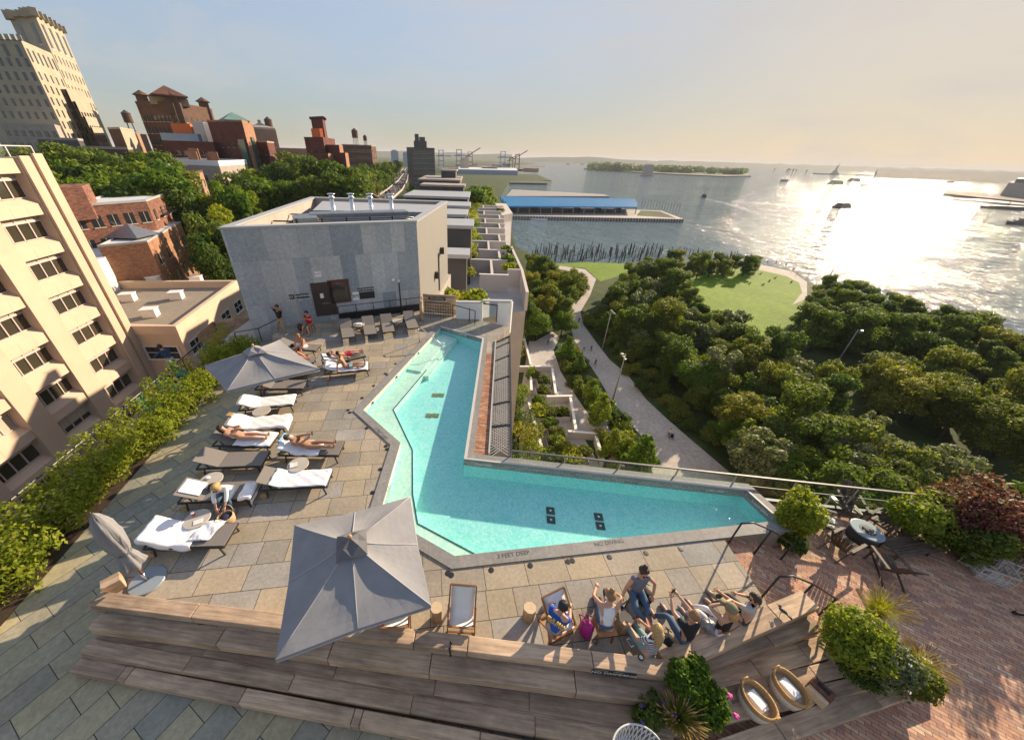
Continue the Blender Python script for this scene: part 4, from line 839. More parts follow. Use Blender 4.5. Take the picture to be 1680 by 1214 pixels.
for i, (u, v, rr_, hh, k) in enumerate([(748, 424, 1.4, 1.6, 'hedge'), (770, 420, .9, 1.2, 'fresh'), (745, 395, 1.7, 1.9, 'olive'), (760, 386, 1.8, 1.9, 'hedge'), (742, 374, 1.3, 1.8, 'fresh'), (770, 371, 1.6, 1.6, 'fresh'), (755, 354, 1.8, 1.9, 'hedge'), (772, 347, 1.8, 1.8, 'olive'), (780, 339, 2, 1.8, 'hedge'), (692, 318, 2.4, 2, 'hedge'), (680, 312, 2.4, 2, 'fresh'), (822, 345, 1.3, 1.8, 'olive'), (833, 425, 1.2, 1.6, 'fresh'), (836, 437, 1.1, 1.3, 'hedge'), (831, 410, 1.2, 1.5, 'olive'), (775, 486, 1.3, 1.3, 'hedge'), (755, 488, 1.1, 1.2, 'hedge'), (732, 480, .9, 1, 'fresh')]):
    z = -5.0 if i not in (9, 10) else -.5
    if i >= 15: z = -2.2
    shrub('terrace_shrub', ['ragged shrub on the condo terraces behind the zinc box'][0], W(u, v, z + .6 * hh) - Vector((0, 0, .6 * hh)), rr_, hh, k, 420, .22, 100 + i, 'shrubs on the condo terraces')
for i, v in enumerate(vs[:-1]):
    y = W(780, v, -4).y + 1.6; rr_ = random.Random(i)
    for k in range(2): shrub('terrace_shrub', 'ragged shrub on the condo terraces behind the zinc box', (-3.2 + k * 1.7 + rr_.random() - (y - 40) * .008, y + rr_.random(), -5.3), 1.2 + .012 * (y - 40), 2.0, rr_.choice(['hedge', 'olive', 'fresh']), 420, .2, 700 + i * 2 + k, 'shrubs on the condo terraces')
MAT['cushion'] = plain('grey_cushion', (.42, .42, .45), .9)
def armchair(p, rz, label):
    t = thing('terrace_armchair', label, 'armchair', p, rz, 'terrace armchairs')
    MB().box((0, 0, .3), (.8, .75, .2)).build('seat_cushion', MAT['cushion'], t, local=True, bevel=.05); MB().box((0, .38, .62), (.8, .16, .6)).build('back_cushion', MAT['cushion'], t, local=True, bevel=.05)
    for s in (-1, 1): MB().box((s * .48, .02, .3), (.12, .85, .6)).build('arm', MAT['darkteak'], t, local=True, bevel=.02)
armchair(W(775, 446, -6.18), 0, 'grey cushioned armchair on condo terrace, closer to the zinc wall'); armchair(W(802, 447, -6.18), 0, 'grey cushioned armchair on condo terrace, farther from the zinc wall')
# ---- pier with blue roofed shed
pr = [(22, 300), (166, 311), (171, 364), (20, 372)]
q = MB(); q.prism(pr, -34, -30.5); struct(q.build('pier_deck', MAT['concrete2']))
q = MB()
for i in range(60): x = 24 + i * 2.4; q.box((x, 299.9 + (x - 22) * .0764, -32.2), (.7, .5, 3.4))
setp(q.build('pier_fendering', MAT['pile']), 'dark timber fendering along the edge of the sports pier', 'pier fender', None, 'stuff')
MAT['blueroof'] = M('blue_metal_roof', (.05, .26, .50), .5, .06, .1)
sh = thing('pier_shed', 'open sports shed with long bright blue ridged roof', 'shed', (70, 330, -30.5))
e0, e1, b0, b1 = Vector((21.7, 309, 0)), Vector((134, 331, 0)), Vector((18, 366, 0)), Vector((150, 380, 0))
for k in range(3):
    f0, f1, fm = k / 3, (k + 1) / 3, (k + .5) / 3
    A0, A1 = e0.lerp(b0, f0), e1.lerp(b1, f0); B0, B1 = e0.lerp(b0, f1), e1.lerp(b1, f1); M0, M1 = e0.lerp(b0, fm), e1.lerp(b1, fm)
    q = MB(); zz = (-24.6, -21.8); q.add([(*V2(A0), -25.6), (*V2(A1), -25.6), (*V2(A0), zz[0]), (*V2(A1), zz[0]), (*V2(M0), zz[1]), (*V2(M1), zz[1]), (*V2(B0), zz[0]), (*V2(B1), zz[0])], [(0, 1, 3, 2), (2, 3, 5, 4), (4, 5, 7, 6), (1, 7, 5, 3), (0, 2, 4, 6)])
    q.build('roof', MAT['blueroof'], sh)
for k in range(13):
    p = e0.lerp(e1, k / 12); MB().box((p.x, p.y + .6, -28), (.5, .5, 5), .2).build('post', MAT['steel'], sh)
    if k % 2: p = e0.lerp(e1, (k - .5) / 12); MB().box((p.x, p.y + 8, -28), (6.5, .3, 4.6), .2).build('screen', MAT['navy'] if k % 4 == 1 else MAT['brownbrick'], sh)
q = MB(); q.sheet([(e1.x - 2, e1.y - 8), (162, 315), (167, 358), (b1.x, b1.y - 20)], -30.49); struct(q.build('pier_lawn', MAT['turf']))
for i in range(14):
    p = W(1052 + i * 4.6, 340 + i * .9, -30.5); q = MB(); q.tube([(0, 0, 0), (0, 0, 8)], .22, 6)
    q.box((0, 0, 8), (.9, .5, .4)); o = q.build('pier_lamp', MAT['steel']); o.location = p; setp(o, 'thin lamp pole on the open end of the sports pier', 'lamp', 'lamp poles on the sports pier')
# ---- boats
MAT['hull'] = plain('dark_hull', (.05, .05, .055), .5); MAT['cabin'] = plain('white_cabin', (.5, .5, .5), .5)
def boat(label, p, L, h, decks, rz, hm='hull', cm='cabin', group=None, name='ferry_boat'):
    t = thing(name, label, 'boat', p, rz, group); w_ = L * .26
    q = MB(); q.add([(-L / 2, -w_ / 2, -.4), (L * .3, -w_ / 2, -.4), (L / 2, 0, -.4), (L * .3, w_ / 2, -.4), (-L / 2, w_ / 2, -.4), (-L / 2, -w_ / 2, h * .3), (L * .3, -w_ / 2, h * .3), (L * .55, 0, h * .38), (L * .3, w_ / 2, h * .3), (-L / 2, w_ / 2, h * .3)], [(4, 3, 2, 1, 0), (5, 6, 7, 8, 9)] + [(i, (i + 1) % 5, 5 + (i + 1) % 5, 5 + i) for i in range(5)]); q.build('hull', MAT[hm], t, local=True)
    for d in range(decks): MB().box((-L * .06 - d * L * .03, 0, h * (.3 + .2 * d + .1) + .01 * d), (L * (.72 - .16 * d), w_ * (.85 - .12 * d), h * .2)).build('deck_cabin', MAT[cm], t, local=True)
    MB().tube([(-L * .05, 0, h * (.3 + .2 * decks)), (-L * .05, 0, h * 1.25)], .12 * h / 3, 6).build('mast', MAT['black'], t, local=True); return t
for u, v, px_, hp, dk, rz, l, hm, cm in [(1382, 341, 36, 11, 2, .5, 'dark ferry trailing a wake across the sun glitter', 'hull', 'hull'), (1372, 303, 28, 9, 2, .4, 'large dark ferry nearer of the pair under the statue', 'hull', 'hull'), (1402, 298, 20, 7, 2, .3, 'dark ferry farther of the pair under the statue', 'hull', 'hull'), (1287, 297.5, 12, 5, 1, .2, 'small dark boat left of the ferry pair', 'hull', 'hull'),
                            (1154, 324, 12, 8, 2, 1.5, 'brown tugboat heading out with a white wake', 'hull', 'brownbrick'), (1645, 344, 35, 9, 1, 2.8, 'dark fast boat below the flat piers on the bright water', 'hull', 'hull'), (1559, 300, 10, 4, 1, .2, 'little boat in front of the far harbour shore', 'hull', 'hull'), (1676, 370, 22, 12, 2, 2.6, 'dark boat cut by the picture edge', 'hull', 'hull'),
                            (1418, 304, 11, 3, 1, .3, 'low barge just below the farther ferry', 'hull', 'hull'), (932, 270, 8, 2.5, 1, .1, 'tiny boat left of the wooded island', 'hull', 'cabin'), (955, 270, 8, 2.5, 1, .1, 'tiny boat close to the wooded island tip', 'hull', 'cabin')]:
    p = W(u, v, -33); D = hypot(p.x, p.y); k = D / FP * .82; boat(l, p, px_ * k, hp * k * .8, dk, rz, hm, cm)
m, nt, b, o = base('wake_foam'); b.inputs['Base Color'].default_value = (.42, .45, .46, 1); b.inputs['Roughness'].default_value = .9
nz = noise(nt, coords(nt), .35, 5, .7); tr_ = nt.nodes.new('ShaderNodeBsdfTransparent'); ms = nt.nodes.new('ShaderNodeMixShader'); nt.links.new(ramp(nt, nz, [(.46, (0, 0, 0)), (.62, (.75, .75, .75))]), ms.inputs[0]); nt.links.new(tr_.outputs[0], ms.inputs[1]); nt.links.new(b.outputs[0], ms.inputs[2]); nt.links.new(ms.outputs[0], o.inputs[0])
for i, pts in enumerate([[(1157, 326), (1185, 331), (1215, 339), (1245, 350)], [(1364, 343), (1335, 339), (1300, 336), (1260, 333), (1200, 329)], [(1660, 347), (1680, 351), (1710, 357)]]):
    q = MB(); a_ = [W(u, v, -32.97) for u, v in pts]; b2 = [W(u, v + 2 + .8 * k, -32.97) for k, (u, v) in enumerate(pts)]; n_ = len(pts); q.add(a_ + b2, [(k, k + 1, n_ + k + 1, n_ + k) for k in range(n_ - 1)]); o_ = q.build('boat_wake', m); o_['kind'] = 'stuff'; setp(o_, ['foamy wake trailing behind the brown tugboat', 'long foamy wake trailing behind the ferry in the glitter', 'foamy wake behind the dark fast boat'][i], 'wake')
def sail(u, v, l):
    p = W(u, v, -33); k = hypot(p.x, p.y) / FP * .6; t = thing('sailing_boat', l, 'boat', p, .4)
    MB().prism([(-3 * k, -.8 * k), (2 * k, -.8 * k), (4 * k, 0), (2 * k, .8 * k), (-3 * k, .8 * k)], -.3, .8 * k).build('hull', MAT['hull'], t, local=True); q = MB(); q.tube([(0, 0, 0), (0, 0, 8 * k)], .12 * k, 6); q.build('mast', MAT['hull'], t, local=True)
sail(1537, 304, 'little sailing boat with bare mast on bright water')
toptree([(u, 303 + 6 * sin(u), 190 + 30 * sin(u * .7)) for u in range(722, 800, 7)], ['far2', 'yel', 'far'], 'tree on the shore behind the condo and the pier', 'shore trees behind the condo', 19)
# moored boats near the pier
r = random.Random(3)
for i in range(22):
    u, v = [(700 + r.random() * 60, 292 + r.random() * 5), (800 + r.random() * 25, 293 + r.random() * 8), (832 + r.random() * 18, 296 + r.random() * 3)][i % 3]
    p = W(u, v, -33); k = hypot(p.x, p.y) / FP * .8; 
    if i == 0: mb0 = boat('small moored white boat in the far marina', p, 7 * k * .9, 2.6 * k, 1, .3, 'cabin', 'cabin', 'moored boats of the marina', 'moored_boat')
    else: dup(mb0, p, r.random() * .6, None, None)
p = W(884, 361, -33); t = thing('floating_dock', 'white floating dock with gangway at the sports pier', 'dock', p); MB().box((0, 0, .4), (13, 3, .8)).build('float', MAT['white'], t, local=True); MB().bar((3, 1, 1), (7, 10, 3), 1.2, .4).build('gangway', MAT['steel'], t, local=True)
# marina pier strips, container port
def land_strip(name, px, z0, z1, m):
    q = MB(); q.prism([V2(W(u, v, z1)) for u, v in px], z0, z1); return struct(q.build(name, m))
MAT['far'] = M('far_land', (.10, .095, .085), .95, .2, .01); MAT['fargreen'] = M('far_green', (.05, .06, .03), .95, .3, .03)
land_strip('marina_breakwater', [(840, 311), (990, 319), (1000, 322), (830, 322)], -34, -31, MAT['rock'])
land_strip('marina_pier', [(700, 300), (840, 295), (905, 298), (898, 301), (840, 300), (700, 306)], -34, -30.5, MAT['fargreen'])
land_strip('port_pier', [(700, 287), (880, 286), (905, 297), (760, 296), (690, 292)], -34, -30.4, MAT['turf'])
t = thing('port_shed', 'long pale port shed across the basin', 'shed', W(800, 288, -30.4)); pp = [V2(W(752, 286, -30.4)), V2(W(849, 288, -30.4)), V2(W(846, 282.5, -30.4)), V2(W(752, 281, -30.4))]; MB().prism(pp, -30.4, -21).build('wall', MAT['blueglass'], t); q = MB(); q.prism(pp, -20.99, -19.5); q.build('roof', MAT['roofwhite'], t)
land_strip('container_port', [(690, 281), (760, 277), (840, 272), (890, 270.5), (894, 273), (850, 276), (800, 280), (700, 284)], -34, -30.3, MAT['far'])
MAT['orangewrap2'] = plain('faded_crane_red', (.16, .07, .05), .8)
def crane(u, v, top, label, boom=1):
    D = 1300; p = WD(u, v, D); zt = WD(u, top, D).z; h_ = zt + 30; t = thing('port_crane', label, 'crane', (p.x, p.y, -30), 0, 'port cranes'); s = h_ * .16
    q = MB()
    for a, b_ in ((-1, -1), (1, -1), (1, 1), (-1, 1)): q.bar((a * s, b_ * s, 0), (a * s * .8, b_ * s * .8, h_), h_ * .03, h_ * .03)
    for f in (.45, .75, 1): q.bar((-s, -s, h_ * f), (s, s, h_ * f), h_ * .03, h_ * .03); q.bar((s, -s, h_ * f), (-s, s, h_ * f), h_ * .03, h_ * .03)
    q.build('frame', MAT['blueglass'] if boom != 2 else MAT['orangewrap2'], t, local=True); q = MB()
    q.bar((-s * 2, 0, h_ * .7), (s * 4, 0, h_ * (1.25 if boom == 2 else .72)), h_ * .035, h_ * .05); q.build('boom', MAT['blueglass'] if boom != 2 else MAT['orangewrap2'], t, local=True)
crane(753, 273, 246, 'blue gantry crane right behind the dark square building'); crane(824, 274, 249, 'blue gantry crane largest in the container port'); crane(724, 270, 247, 'thin crane touching the dark square building'); crane(771, 272, 250, 'slanted boom crane right of the first gantry', 2); crane(848, 273, 254, 'red slewing crane at the port end', 2); crane(838, 272, 258, 'small red crane between the port gantries', 2)
t = thing('port_silo', 'pale square silo block among the port cranes', 'silo', WD(762, 270, 1100)); p = WD(762, 270, 1100); MB().box((p.x, p.y, -14), (22, 18, 32), .1).build('wall', MAT['tanstone'], t); MB().box((p.x, p.y, 3), (14, 10, 2.2), .1).build('roof', MAT['greystone'], t)
r = random.Random(6)
for i in range(24):
    u = 700 + r.random() * 175; p = WD(u, 272 + r.random() * 3 - (u - 700) * .01, 900 + r.random() * 900); s = 14 + r.random() * 26; hh = 5 + r.random() * 9
    t = thing('port_warehouse', 'low warehouse among the distant port sheds', 'warehouse', (p.x, p.y, -30.2), .1, 'low port warehouses'); m = r.choice(['greystone', 'roofwhite', 'far', 'pinkstone', 'far']); MB().box((0, 0, hh / 2), (s * 1.6, s, hh)).build('wall', MAT[m], t, local=True); MB().prism([(-s * .85, -s * .55), (s * .85, -s * .55), (s * .85, s * .55), (-s * .85, s * .55)], hh + .02, hh + 1).build('roof', MAT['greystone'], t, local=True)
# dark square building
dk, z, (L, C, R) = simple('dark_square_building', 'dark square office block with stepped tower beyond the expressway', (667, 244, 430), (676, 243, 420), (713, 246, 425), -30, MAT['navy'], MAT['asphalt'], MAT['navy'], None, (9, 9, 40, 1, 1.8, 3.0), UWS)
p = P2(690, 240, 440); MB().box((*p, z + 3), (13, 12, 7), .1).build('tower_block', MAT['navy'], dk); MB().box((p[0] - 3.5, p[1], z + 8.5), (4, 4, 8), .1).build('tower_block', MAT['navy'], dk); MB().box((p[0] + 2, p[1], z + 8), (6, 5, 4), .1).build('tower_block', MAT['navy'], dk)
for u, v, D, s in [(647, 248, 1400, 24), (665, 251, 1500, 18)]:
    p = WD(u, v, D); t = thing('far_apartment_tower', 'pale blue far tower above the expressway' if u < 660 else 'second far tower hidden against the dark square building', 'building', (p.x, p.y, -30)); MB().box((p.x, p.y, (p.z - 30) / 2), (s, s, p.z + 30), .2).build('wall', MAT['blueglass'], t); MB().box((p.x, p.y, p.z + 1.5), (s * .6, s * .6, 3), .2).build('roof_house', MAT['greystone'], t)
toptree([(u, 298 + r.random() * 14, 200 + r.random() * 60) for u in range(715, 775, 7)], ['far2', 'far'], 'park tree beyond the grey penthouses', 'trees beyond the penthouses', 19)
# wooded island with ventilation tower
isl = [V2(W(u, v, -33)) for u, v in [(958, 277.5), (1000, 281.5), (1100, 287), (1190, 291), (1232, 290), (1225, 285.5), (1100, 279.5), (1000, 275)]]
q = MB(); q.prism(isl, -34, -30); struct(q.build('island_ground', MAT['fargreen']))
LL = []; r = random.Random(9)
for i in range(150):
    u = 966 + r.random() * 255; f = (u - 960) / 265; p = W(u, 279 + f * 8.5 - r.random() * 3.5, -30); s = 9 + 7 * r.random(); LL.append((p.x, p.y, -30 + s * .8, s * 1.5, s * 1.2, s * (1.2 - .55 * f)))
fw = meshobj('island_wood', leafmesh('island_wood', LL, 16000, 4.2, LG['dark'], 77)); fw['kind'] = 'stuff'; setp(fw, 'dark wood covering the low island', 'wood')
p = W(1061, 289.5, -33); t = thing('ventilation_building', 'blocky dark ventilation tower in the water by the island', 'tower', p, .2); k = hypot(p.x, p.y) / FP * .8
MB().box((0, 0, 8.2 * k), (13 * k, 9 * k, 16.4 * k)).build('wall', MAT['greystone'], t, local=True); MB().box((0, 0, 17 * k), (9 * k, 6 * k, 1.2 * k)).build('roof', MAT['white'], t, local=True); MB().box((0, 0, .6 * k), (18 * k, 12 * k, 1.6 * k)).build('base', MAT['rock'], t, local=True)
# far shores
def ridge(name, pts, D, depth, m):
    q = MB(); n = len(pts); lo = [WD(u, 258 + (u - 840) * .0304 + 9, D) for u, v in pts]; hi = [WD(u, v, D * 1.0 + depth * .35) for u, v in pts]; bk = [WD(u, v, D + depth) for u, v in pts]
    vs_ = [(p.x, p.y, -33.5) for p in lo] + [(p.x, p.y, p.z) for p in hi] + [(p.x, p.y, -33.5) for p in bk]
    q.add(vs_, [(i, i + 1, n + i + 1, n + i) for i in range(n - 1)] + [(n + i, n + i + 1, 2 * n + i + 1, 2 * n + i) for i in range(n - 1)]); return struct(q.build(name, m))
hz = lambda u: 258 + (u - 840) * .0304
ridge('hills', [(840, hz(840) + 2), (870, 259), (905, 258), (940, 258.5), (965, 257.5), (990, 259), (1020, 262), (1060, 263.5), (1100, 267), (1140, 268)], 5200, 1500, MAT['fargreen'])
ridge('hills', [(u, hz(u) - 1 - 1.6 * abs(sin(u * .07))) for u in range(1080, 1760, 20)], 6500, 1500, MAT['fargreen'])
ridge('far_shore', [(u, hz(u) + 1.2 - 1.2 * abs(sin(u * .05 + 1))) for u in range(1440, 1760, 16)], 3000, 900, MAT['far'])
ridge('hills', [(u, hz(u) - 2 - 3 * abs(sin(u * .04))) for u in range(500, 860, 20)], 6000, 1500, MAT['fargreen'])
r = random.Random(10)
for i in range(12):
    u = r.choice([1270 + r.random() * 60, 1290 + r.random() * 25, 1420 + r.random() * 250]); D = 4600; p = WD(u, hz(u), D); zt = 8 + r.random() * 14
    t = thing('far_harbour_crane', 'faint crane on the far harbour shore', 'crane', (p.x, p.y, -33), 0, 'faint cranes on the far shore'); MB().box((0, 0, zt / 2), (5, 5, zt)).build('mast', MAT['far'], t, local=True); MB().bar((-8, 0, zt * .8), (14, 0, zt * 1.1), 2.5, 2.5).build('boom', MAT['far'], t, local=True)
# statue on its island
p = W(1368, 286.5, -33); k = hypot(p.x, p.y) / FP * .66
q = MB(); q.prism([(p.x - 22 * k, p.y - 10), (p.x + 50 * k, p.y - 60), (p.x + 50 * k, p.y + 60), (p.x - 22 * k, p.y + 60)], -34, -29); struct(q.build('statue_island', MAT['fargreen']))
t = thing('statue', 'tall dark robed statue with raised arm on its pedestal', 'statue', (p.x, p.y, -29)); q = MB(); q.box((0, 0, 2.2 * k), (4.5 * k, 4.5 * k, 4.4 * k)); q.box((0, 0, .7 * k), (8 * k, 8 * k, 1.4 * k)); q.build('pedestal', MAT['greystone'], t, local=True)
q = MB(); q.lathe([(1.5 * k, 0), (1.2 * k, 3 * k), (1.15 * k, 5 * k), (.5 * k, 6.4 * k), (.6 * k, 7 * k), (.1 * k, 7.9 * k)], 10, (0, 0, 4.4 * k)); q.tube([(.8 * k, 0, 9.4 * k), (1.5 * k, 0, 12 * k), (1.6 * k, 0, 14.6 * k)], [.5 * k, .35 * k, .4 * k], 6); q.build('figure', MAT['copper'], t, local=True)
# flat piers and ferry terminal far right
land_strip('far_pier', [(1549, 318), (1680, 331), (1760, 340), (1760, 325), (1680, 320), (1552, 312)], -34, -30, MAT['far'])
land_strip('far_jetty', [(1564, 326.5), (1620, 331), (1700, 338), (1760, 344), (1760, 337), (1690, 332), (1600, 326)], -34, -32, MAT['concrete2'])
t = thing('ferry_terminal', 'dark domed ferry terminal behind the flat far piers', 'building', W(1680, 322, -30)); pp = [V2(W(u, v, -30)) for u, v in [(1640, 321), (1690, 327), (1740, 331), (1745, 322), (1648, 315)]]; zt = WD(1660, 300, hypot(*pp[0])).z
MB().prism(pp, -30, zt).build('wall', MAT['greystone'], t); c_ = Vector(pp[1]); pi_ = inset(pp if True else pp, 6); MB().prism(pi_, zt + .02, zt + 7).build('roof', MAT['navy'], t)
# haze
q = MB(); q.box((1500, 3500, 25), (26000, 24000, 122)); hzo = q.build('haze', []); hzo['kind'] = 'stuff'
m = bpy.data.materials.new('air_haze'); m.use_nodes = True; nt = m.node_tree; nt.nodes.clear(); o = nt.nodes.new('ShaderNodeOutputMaterial'); vp = nt.nodes.new('ShaderNodeVolumePrincipled')
vp.inputs['Color'].default_value = (.86, .88, .92, 1); vp.inputs['Density'].default_value = .00008; vp.inputs['Anisotropy'].default_value = 0; nt.links.new(vp.outputs[0], o.inputs['Volume']); hzo.data.materials.append(m)
# ================================================================== HOTEL ROOF: decks, pool, steps
from mathutils.geometry import tessellate_polygon
LZ = -.75
MAT['hotelwall'] = M('hotel_concrete', (.40, .36, .32), .85, .1, .4)
ht = thing('hotel_building', 'concrete hotel building carrying the pool deck on its roof', 'building', (0, 0, -30))
HP = [(-12.2, -9), (-12.67, 6), (-13.94, 15.8), (-14.9, 19), (-14.7, 33.1), (-2.55, 33.1), (-3.4, 23.5), (2.15, 20.1), (1.95, 18.9), (1.35, 8.95), (17.2, 7.06), (45, 3.6), (45, -9)]
MB().prism(HP, -30, -.78).build('wall', MAT['hotelwall'], ht)
q = MB(); q.bar((-14.6, 18.6, -1.6), (-13.4, 33, -1.6), .3, 1.4); q.build('parapet', MAT['whitewall'], ht)
stones = [(0.254, 0.235, 0.207), (0.360, 0.300, 0.211), (0.297, 0.265, 0.221), (0.392, 0.325, 0.225), (0.265, 0.235, 0.189), (0.329, 0.310, 0.284), (0.413, 0.335, 0.234), (0.249, 0.245, 0.230)]
MAT['blue1'] = brickmat('bluestone_paving', stones, (0.058, 0.050, 0.041), 1.05, .62, radians(-8), .008, .75, .43, .25, weather=.16, wscale=.9, sq=(.62, 3, 2))
stones2 = [sc3(c, .85) for c in stones]
MAT['blue2'] = brickmat('lower_bluestone_paving', [(0.310, 0.302, 0.225), (0.414, 0.358, 0.220), (0.356, 0.319, 0.225), (0.270, 0.269, 0.225), (0.437, 0.358, 0.220)], (0.057, 0.056, 0.045), 1.1, .55, radians(-62), .008, .75, .37, .25, weather=.18, wscale=.9)
MAT['brickfloor'] = brickmat('brick_paving', [(0.517, 0.259, 0.160), (0.380, 0.209, 0.155), (0.598, 0.341, 0.210), (0.460, 0.275, 0.200), (0.667, 0.407, 0.260), (0.368, 0.226, 0.180), (0.552, 0.286, 0.170), (0.632, 0.462, 0.310)], (0.161, 0.110, 0.080), .24, .085, radians(35), .006, .85, .5, .4, weather=.2, wscale=.8)
MAT['brickstrip'] = brickmat('brick_strip', [(.30, .12, .06), (.42, .19, .10), (.24, .10, .06), (.5, .3, .19), (.34, .15, .08)], (.2, .15, .11), .23, .075, radians(0), .006, .85, .5, .4, weather=.12)
POOL = [(-4.42, 11.15), (-2.12, 19.32), (.36, 17.88), (-.28, 8.58), (8.61, 7.60), (8.88, 6.59), (-.37, 5.25), (-2.59, 6.45), (-2.57, 9.34)]
POOL = POOL[::-1]
a_ = sum(POOL[i][0] * POOL[(i + 1) % 9][1] - POOL[(i + 1) % 9][0] * POOL[i][1] for i in range(9))
if a_ < 0: POOL = POOL[::-1]
PO = inset(POOL, -.3)
DECK = [(-8.25, 3.75), (3.75, 2.87), (4.2, 3.1), (7.1, 3.95), (7.03, 4.41), (6.98, 6.02), (9.2, 6.36), (9.0, 7.82), (.02, 8.86), (.6, 8.9), (1.13, 17.7), (2.05, 19.6), (-1.4, 21.4), (-3.3, 22.3), (-12.0, 18.9), (-11.1, 17.2), (-10.25, 14.9), (-8.63, 8.4)]
def holed(q, outer, hole, z):
    tri = tessellate_polygon([[Vector((*p, 0)) for p in outer], [Vector((*p, 0)) for p in hole]])
    vs = [(p[0], p[1], z) for p in outer] + [(p[0], p[1], z) for p in hole]; fs = []
    for t in tri:
        a, b, c = [Vector(vs[i]) for i in t]
        fs.append(t if (b - a).cross(c - a).z > 0 else t[::-1])
    q.add(vs, fs)
def skirt(q, poly, z0, z1):
    n = len(poly); q.add([(p[0], p[1], z0) for p in poly] + [(p[0], p[1], z1) for p in poly], [(i, (i + 1) % n, n + (i + 1) % n, n + i) for i in range(n)])
q = MB(); holed(q, DECK, PO, 0); skirt(q, DECK, -.775, 0); struct(q.build('pool_deck', MAT['blue1']))
def flat(name, poly, z, m): q = MB(); q.sheet(poly, z); return struct(q.build(name, m))
flat('lower_deck', [(-12.3, -9), (-12.6, 5), (-13.9, 16), (-14.6, 18.8), (-8, 18.8), (-8, 3.6), (4, 2.6), (4, -9)], LZ, MAT['blue2'])
flat('brick_terrace', [(4.002, -9), (4.002, 2.8), (6.9, 4), (8.9, 7.9), (17.2, 7.0), (44, 3.7), (44, -9)], LZ + .001, MAT['brickfloor'])
flat('brick_strip', [(.02, 8.9), (.56, 8.9), (.98, 16.2), (.36, 16.2)], .006, MAT['brickstrip'])
# deck edge kerb on the walkway side
MAT['kerbtimber'] = MAT['timber']
# ---- swimming pool
pool = thing('swimming_pool', 'angular turquoise swimming pool sunk into the stone deck', 'swimming pool', (0, 9, 0))
m, nt, b, o = base('pool_mosaic'); v = coords(nt); vo = nt.nodes.new('ShaderNodeTexVoronoi'); vo.inputs['Scale'].default_value = 26; nt.links.new(v, vo.inputs['Vector'])
sp = nt.nodes.new('ShaderNodeSeparateColor'); nt.links.new(vo.outputs['Color'], sp.inputs[0])
c = ramp(nt, sp.outputs[0], [(0, (.31, .76, .72)), (.5, (.37, .81, .77)), (1, (.45, .86, .82))]); nt.links.new(c, b.inputs['Base Color']); b.inputs['Roughness'].default_value = .5; MAT['mosaic'] = m
MAT['pooledge'] = M('pool_pale_render', (.66, .64, .53), .6, .06, 4); MAT['shelf'] = M('pool_shelf_plaster', (.62, .84, .72), .6, .08, 8)
MAT['tileband'] = brickmat('pool_tile_band', [(.18, .17, .15), (.26, .24, .21), (.34, .31, .27)], (.4, .38, .35), .16, .08, face='wall', msize=.01, bmp=0, rough=.3)
DEEP, SH, WZ = -.72, -.38, -.17
q = MB(); q.sheet(POOL, DEEP); n = len(POOL); q.mi = 0
q.add([(p[0], p[1], DEEP) for p in POOL] + [(p[0], p[1], WZ - .03) for p in POOL], [(i, n + i, n + (i + 1) % n, (i + 1) % n) for i in range(n)]); q.build('basin', MAT['mosaic'], pool)
def wallstrip(i0, z0, z1, m, nm, off=.004):
    a, b_ = Vector(POOL[i0]), Vector(POOL[(i0 + 1) % n]); nn = (b_ - a).normalized(); nn = Vector((-nn.y, nn.x)) * off
    q = MB(); q.add([(*(a + nn), z0), (*(b_ + nn), z0), (*(b_ + nn), z1), (*(a + nn), z1)], [(3, 2, 1, 0)]); return q.build(nm, m, pool)
def edge_between(p, r_):
    for i in range(n):
        if (Vector(POOL[i]) - Vector(p)).length < .01 and (Vector(POOL[(i + 1) % n]) - Vector(r_)).length < .01: return i
        if (Vector(POOL[i]) - Vector(r_)).length < .01 and (Vector(POOL[(i + 1) % n]) - Vector(p)).length < .01: return i
PA, PB, PC, PD, PE, PF, PG, PI, PH = [(-4.42, 11.15), (-2.12, 19.32), (.36, 17.88), (-.28, 8.58), (8.61, 7.60), (8.88, 6.59), (-.37, 5.25), (-2.59, 6.45), (-2.57, 9.34)]
for a, b_ in ((PB, PC), (PC, PD), (PD, PE), (PE, PF)): wallstrip(edge_between(a, b_), WZ - .04, .0, MAT['tileband'], 'tile_band')
for a, b_ in ((PA, PB), (PA, PH), (PH, PI), (PI, PG), (PG, PF)): wallstrip(edge_between(a, b_), WZ - .04, .0, MAT['pooledge'], 'edge_render')
# shelf and steps
def S_(u, v): p = W(u, v, SH); return (p.x, p.y)
SHP = [PA, PH, PI, PG, S_(779, 909), S_(685, 859), S_(677, 811), S_(677, 760), S_(676.6, 738.4), S_(645, 672), S_(700, 607), S_(731, 575), (-1.75, 17.2), (-1.1, 18.6), PB]
SHP = [((p[0] + .0), p[1]) for p in SHP]
MB().prism(SHP, DEEP + .002, SH).build('shelf', MAT['shelf'], pool)
MAT['trim'] = plain('dark_edge_tile', (.06, .09, .08), .4)
q = MB(); pts = [S_(779, 909), S_(685, 859), S_(677, 811), S_(676.6, 738.4), S_(645, 672), S_(700, 607)]
for a, b_ in zip(pts, pts[1:]): q.bar((*a, SH + .004), (*b_, SH + .004), .045, .012)
q.build('edge_tile', MAT['trim'], pool)
q = MB(); d = (Vector(PB) - Vector(PA)).normalized(); nn = Vector((d.y, -d.x))
for k, (w0, zt) in enumerate([(.75, -.3), (1.15, -.5)]):
    a = Vector(PA) + d * 3.9; b_ = Vector(PA) + d * 7.4; q.prism([a + nn * .01, b_ + nn * .01, b_ + nn * w0, a + nn * w0], DEEP + .004 + k * .002, zt + (.0 if k == 0 else 0))
q.build('entry_step', MAT['shelf'], pool)
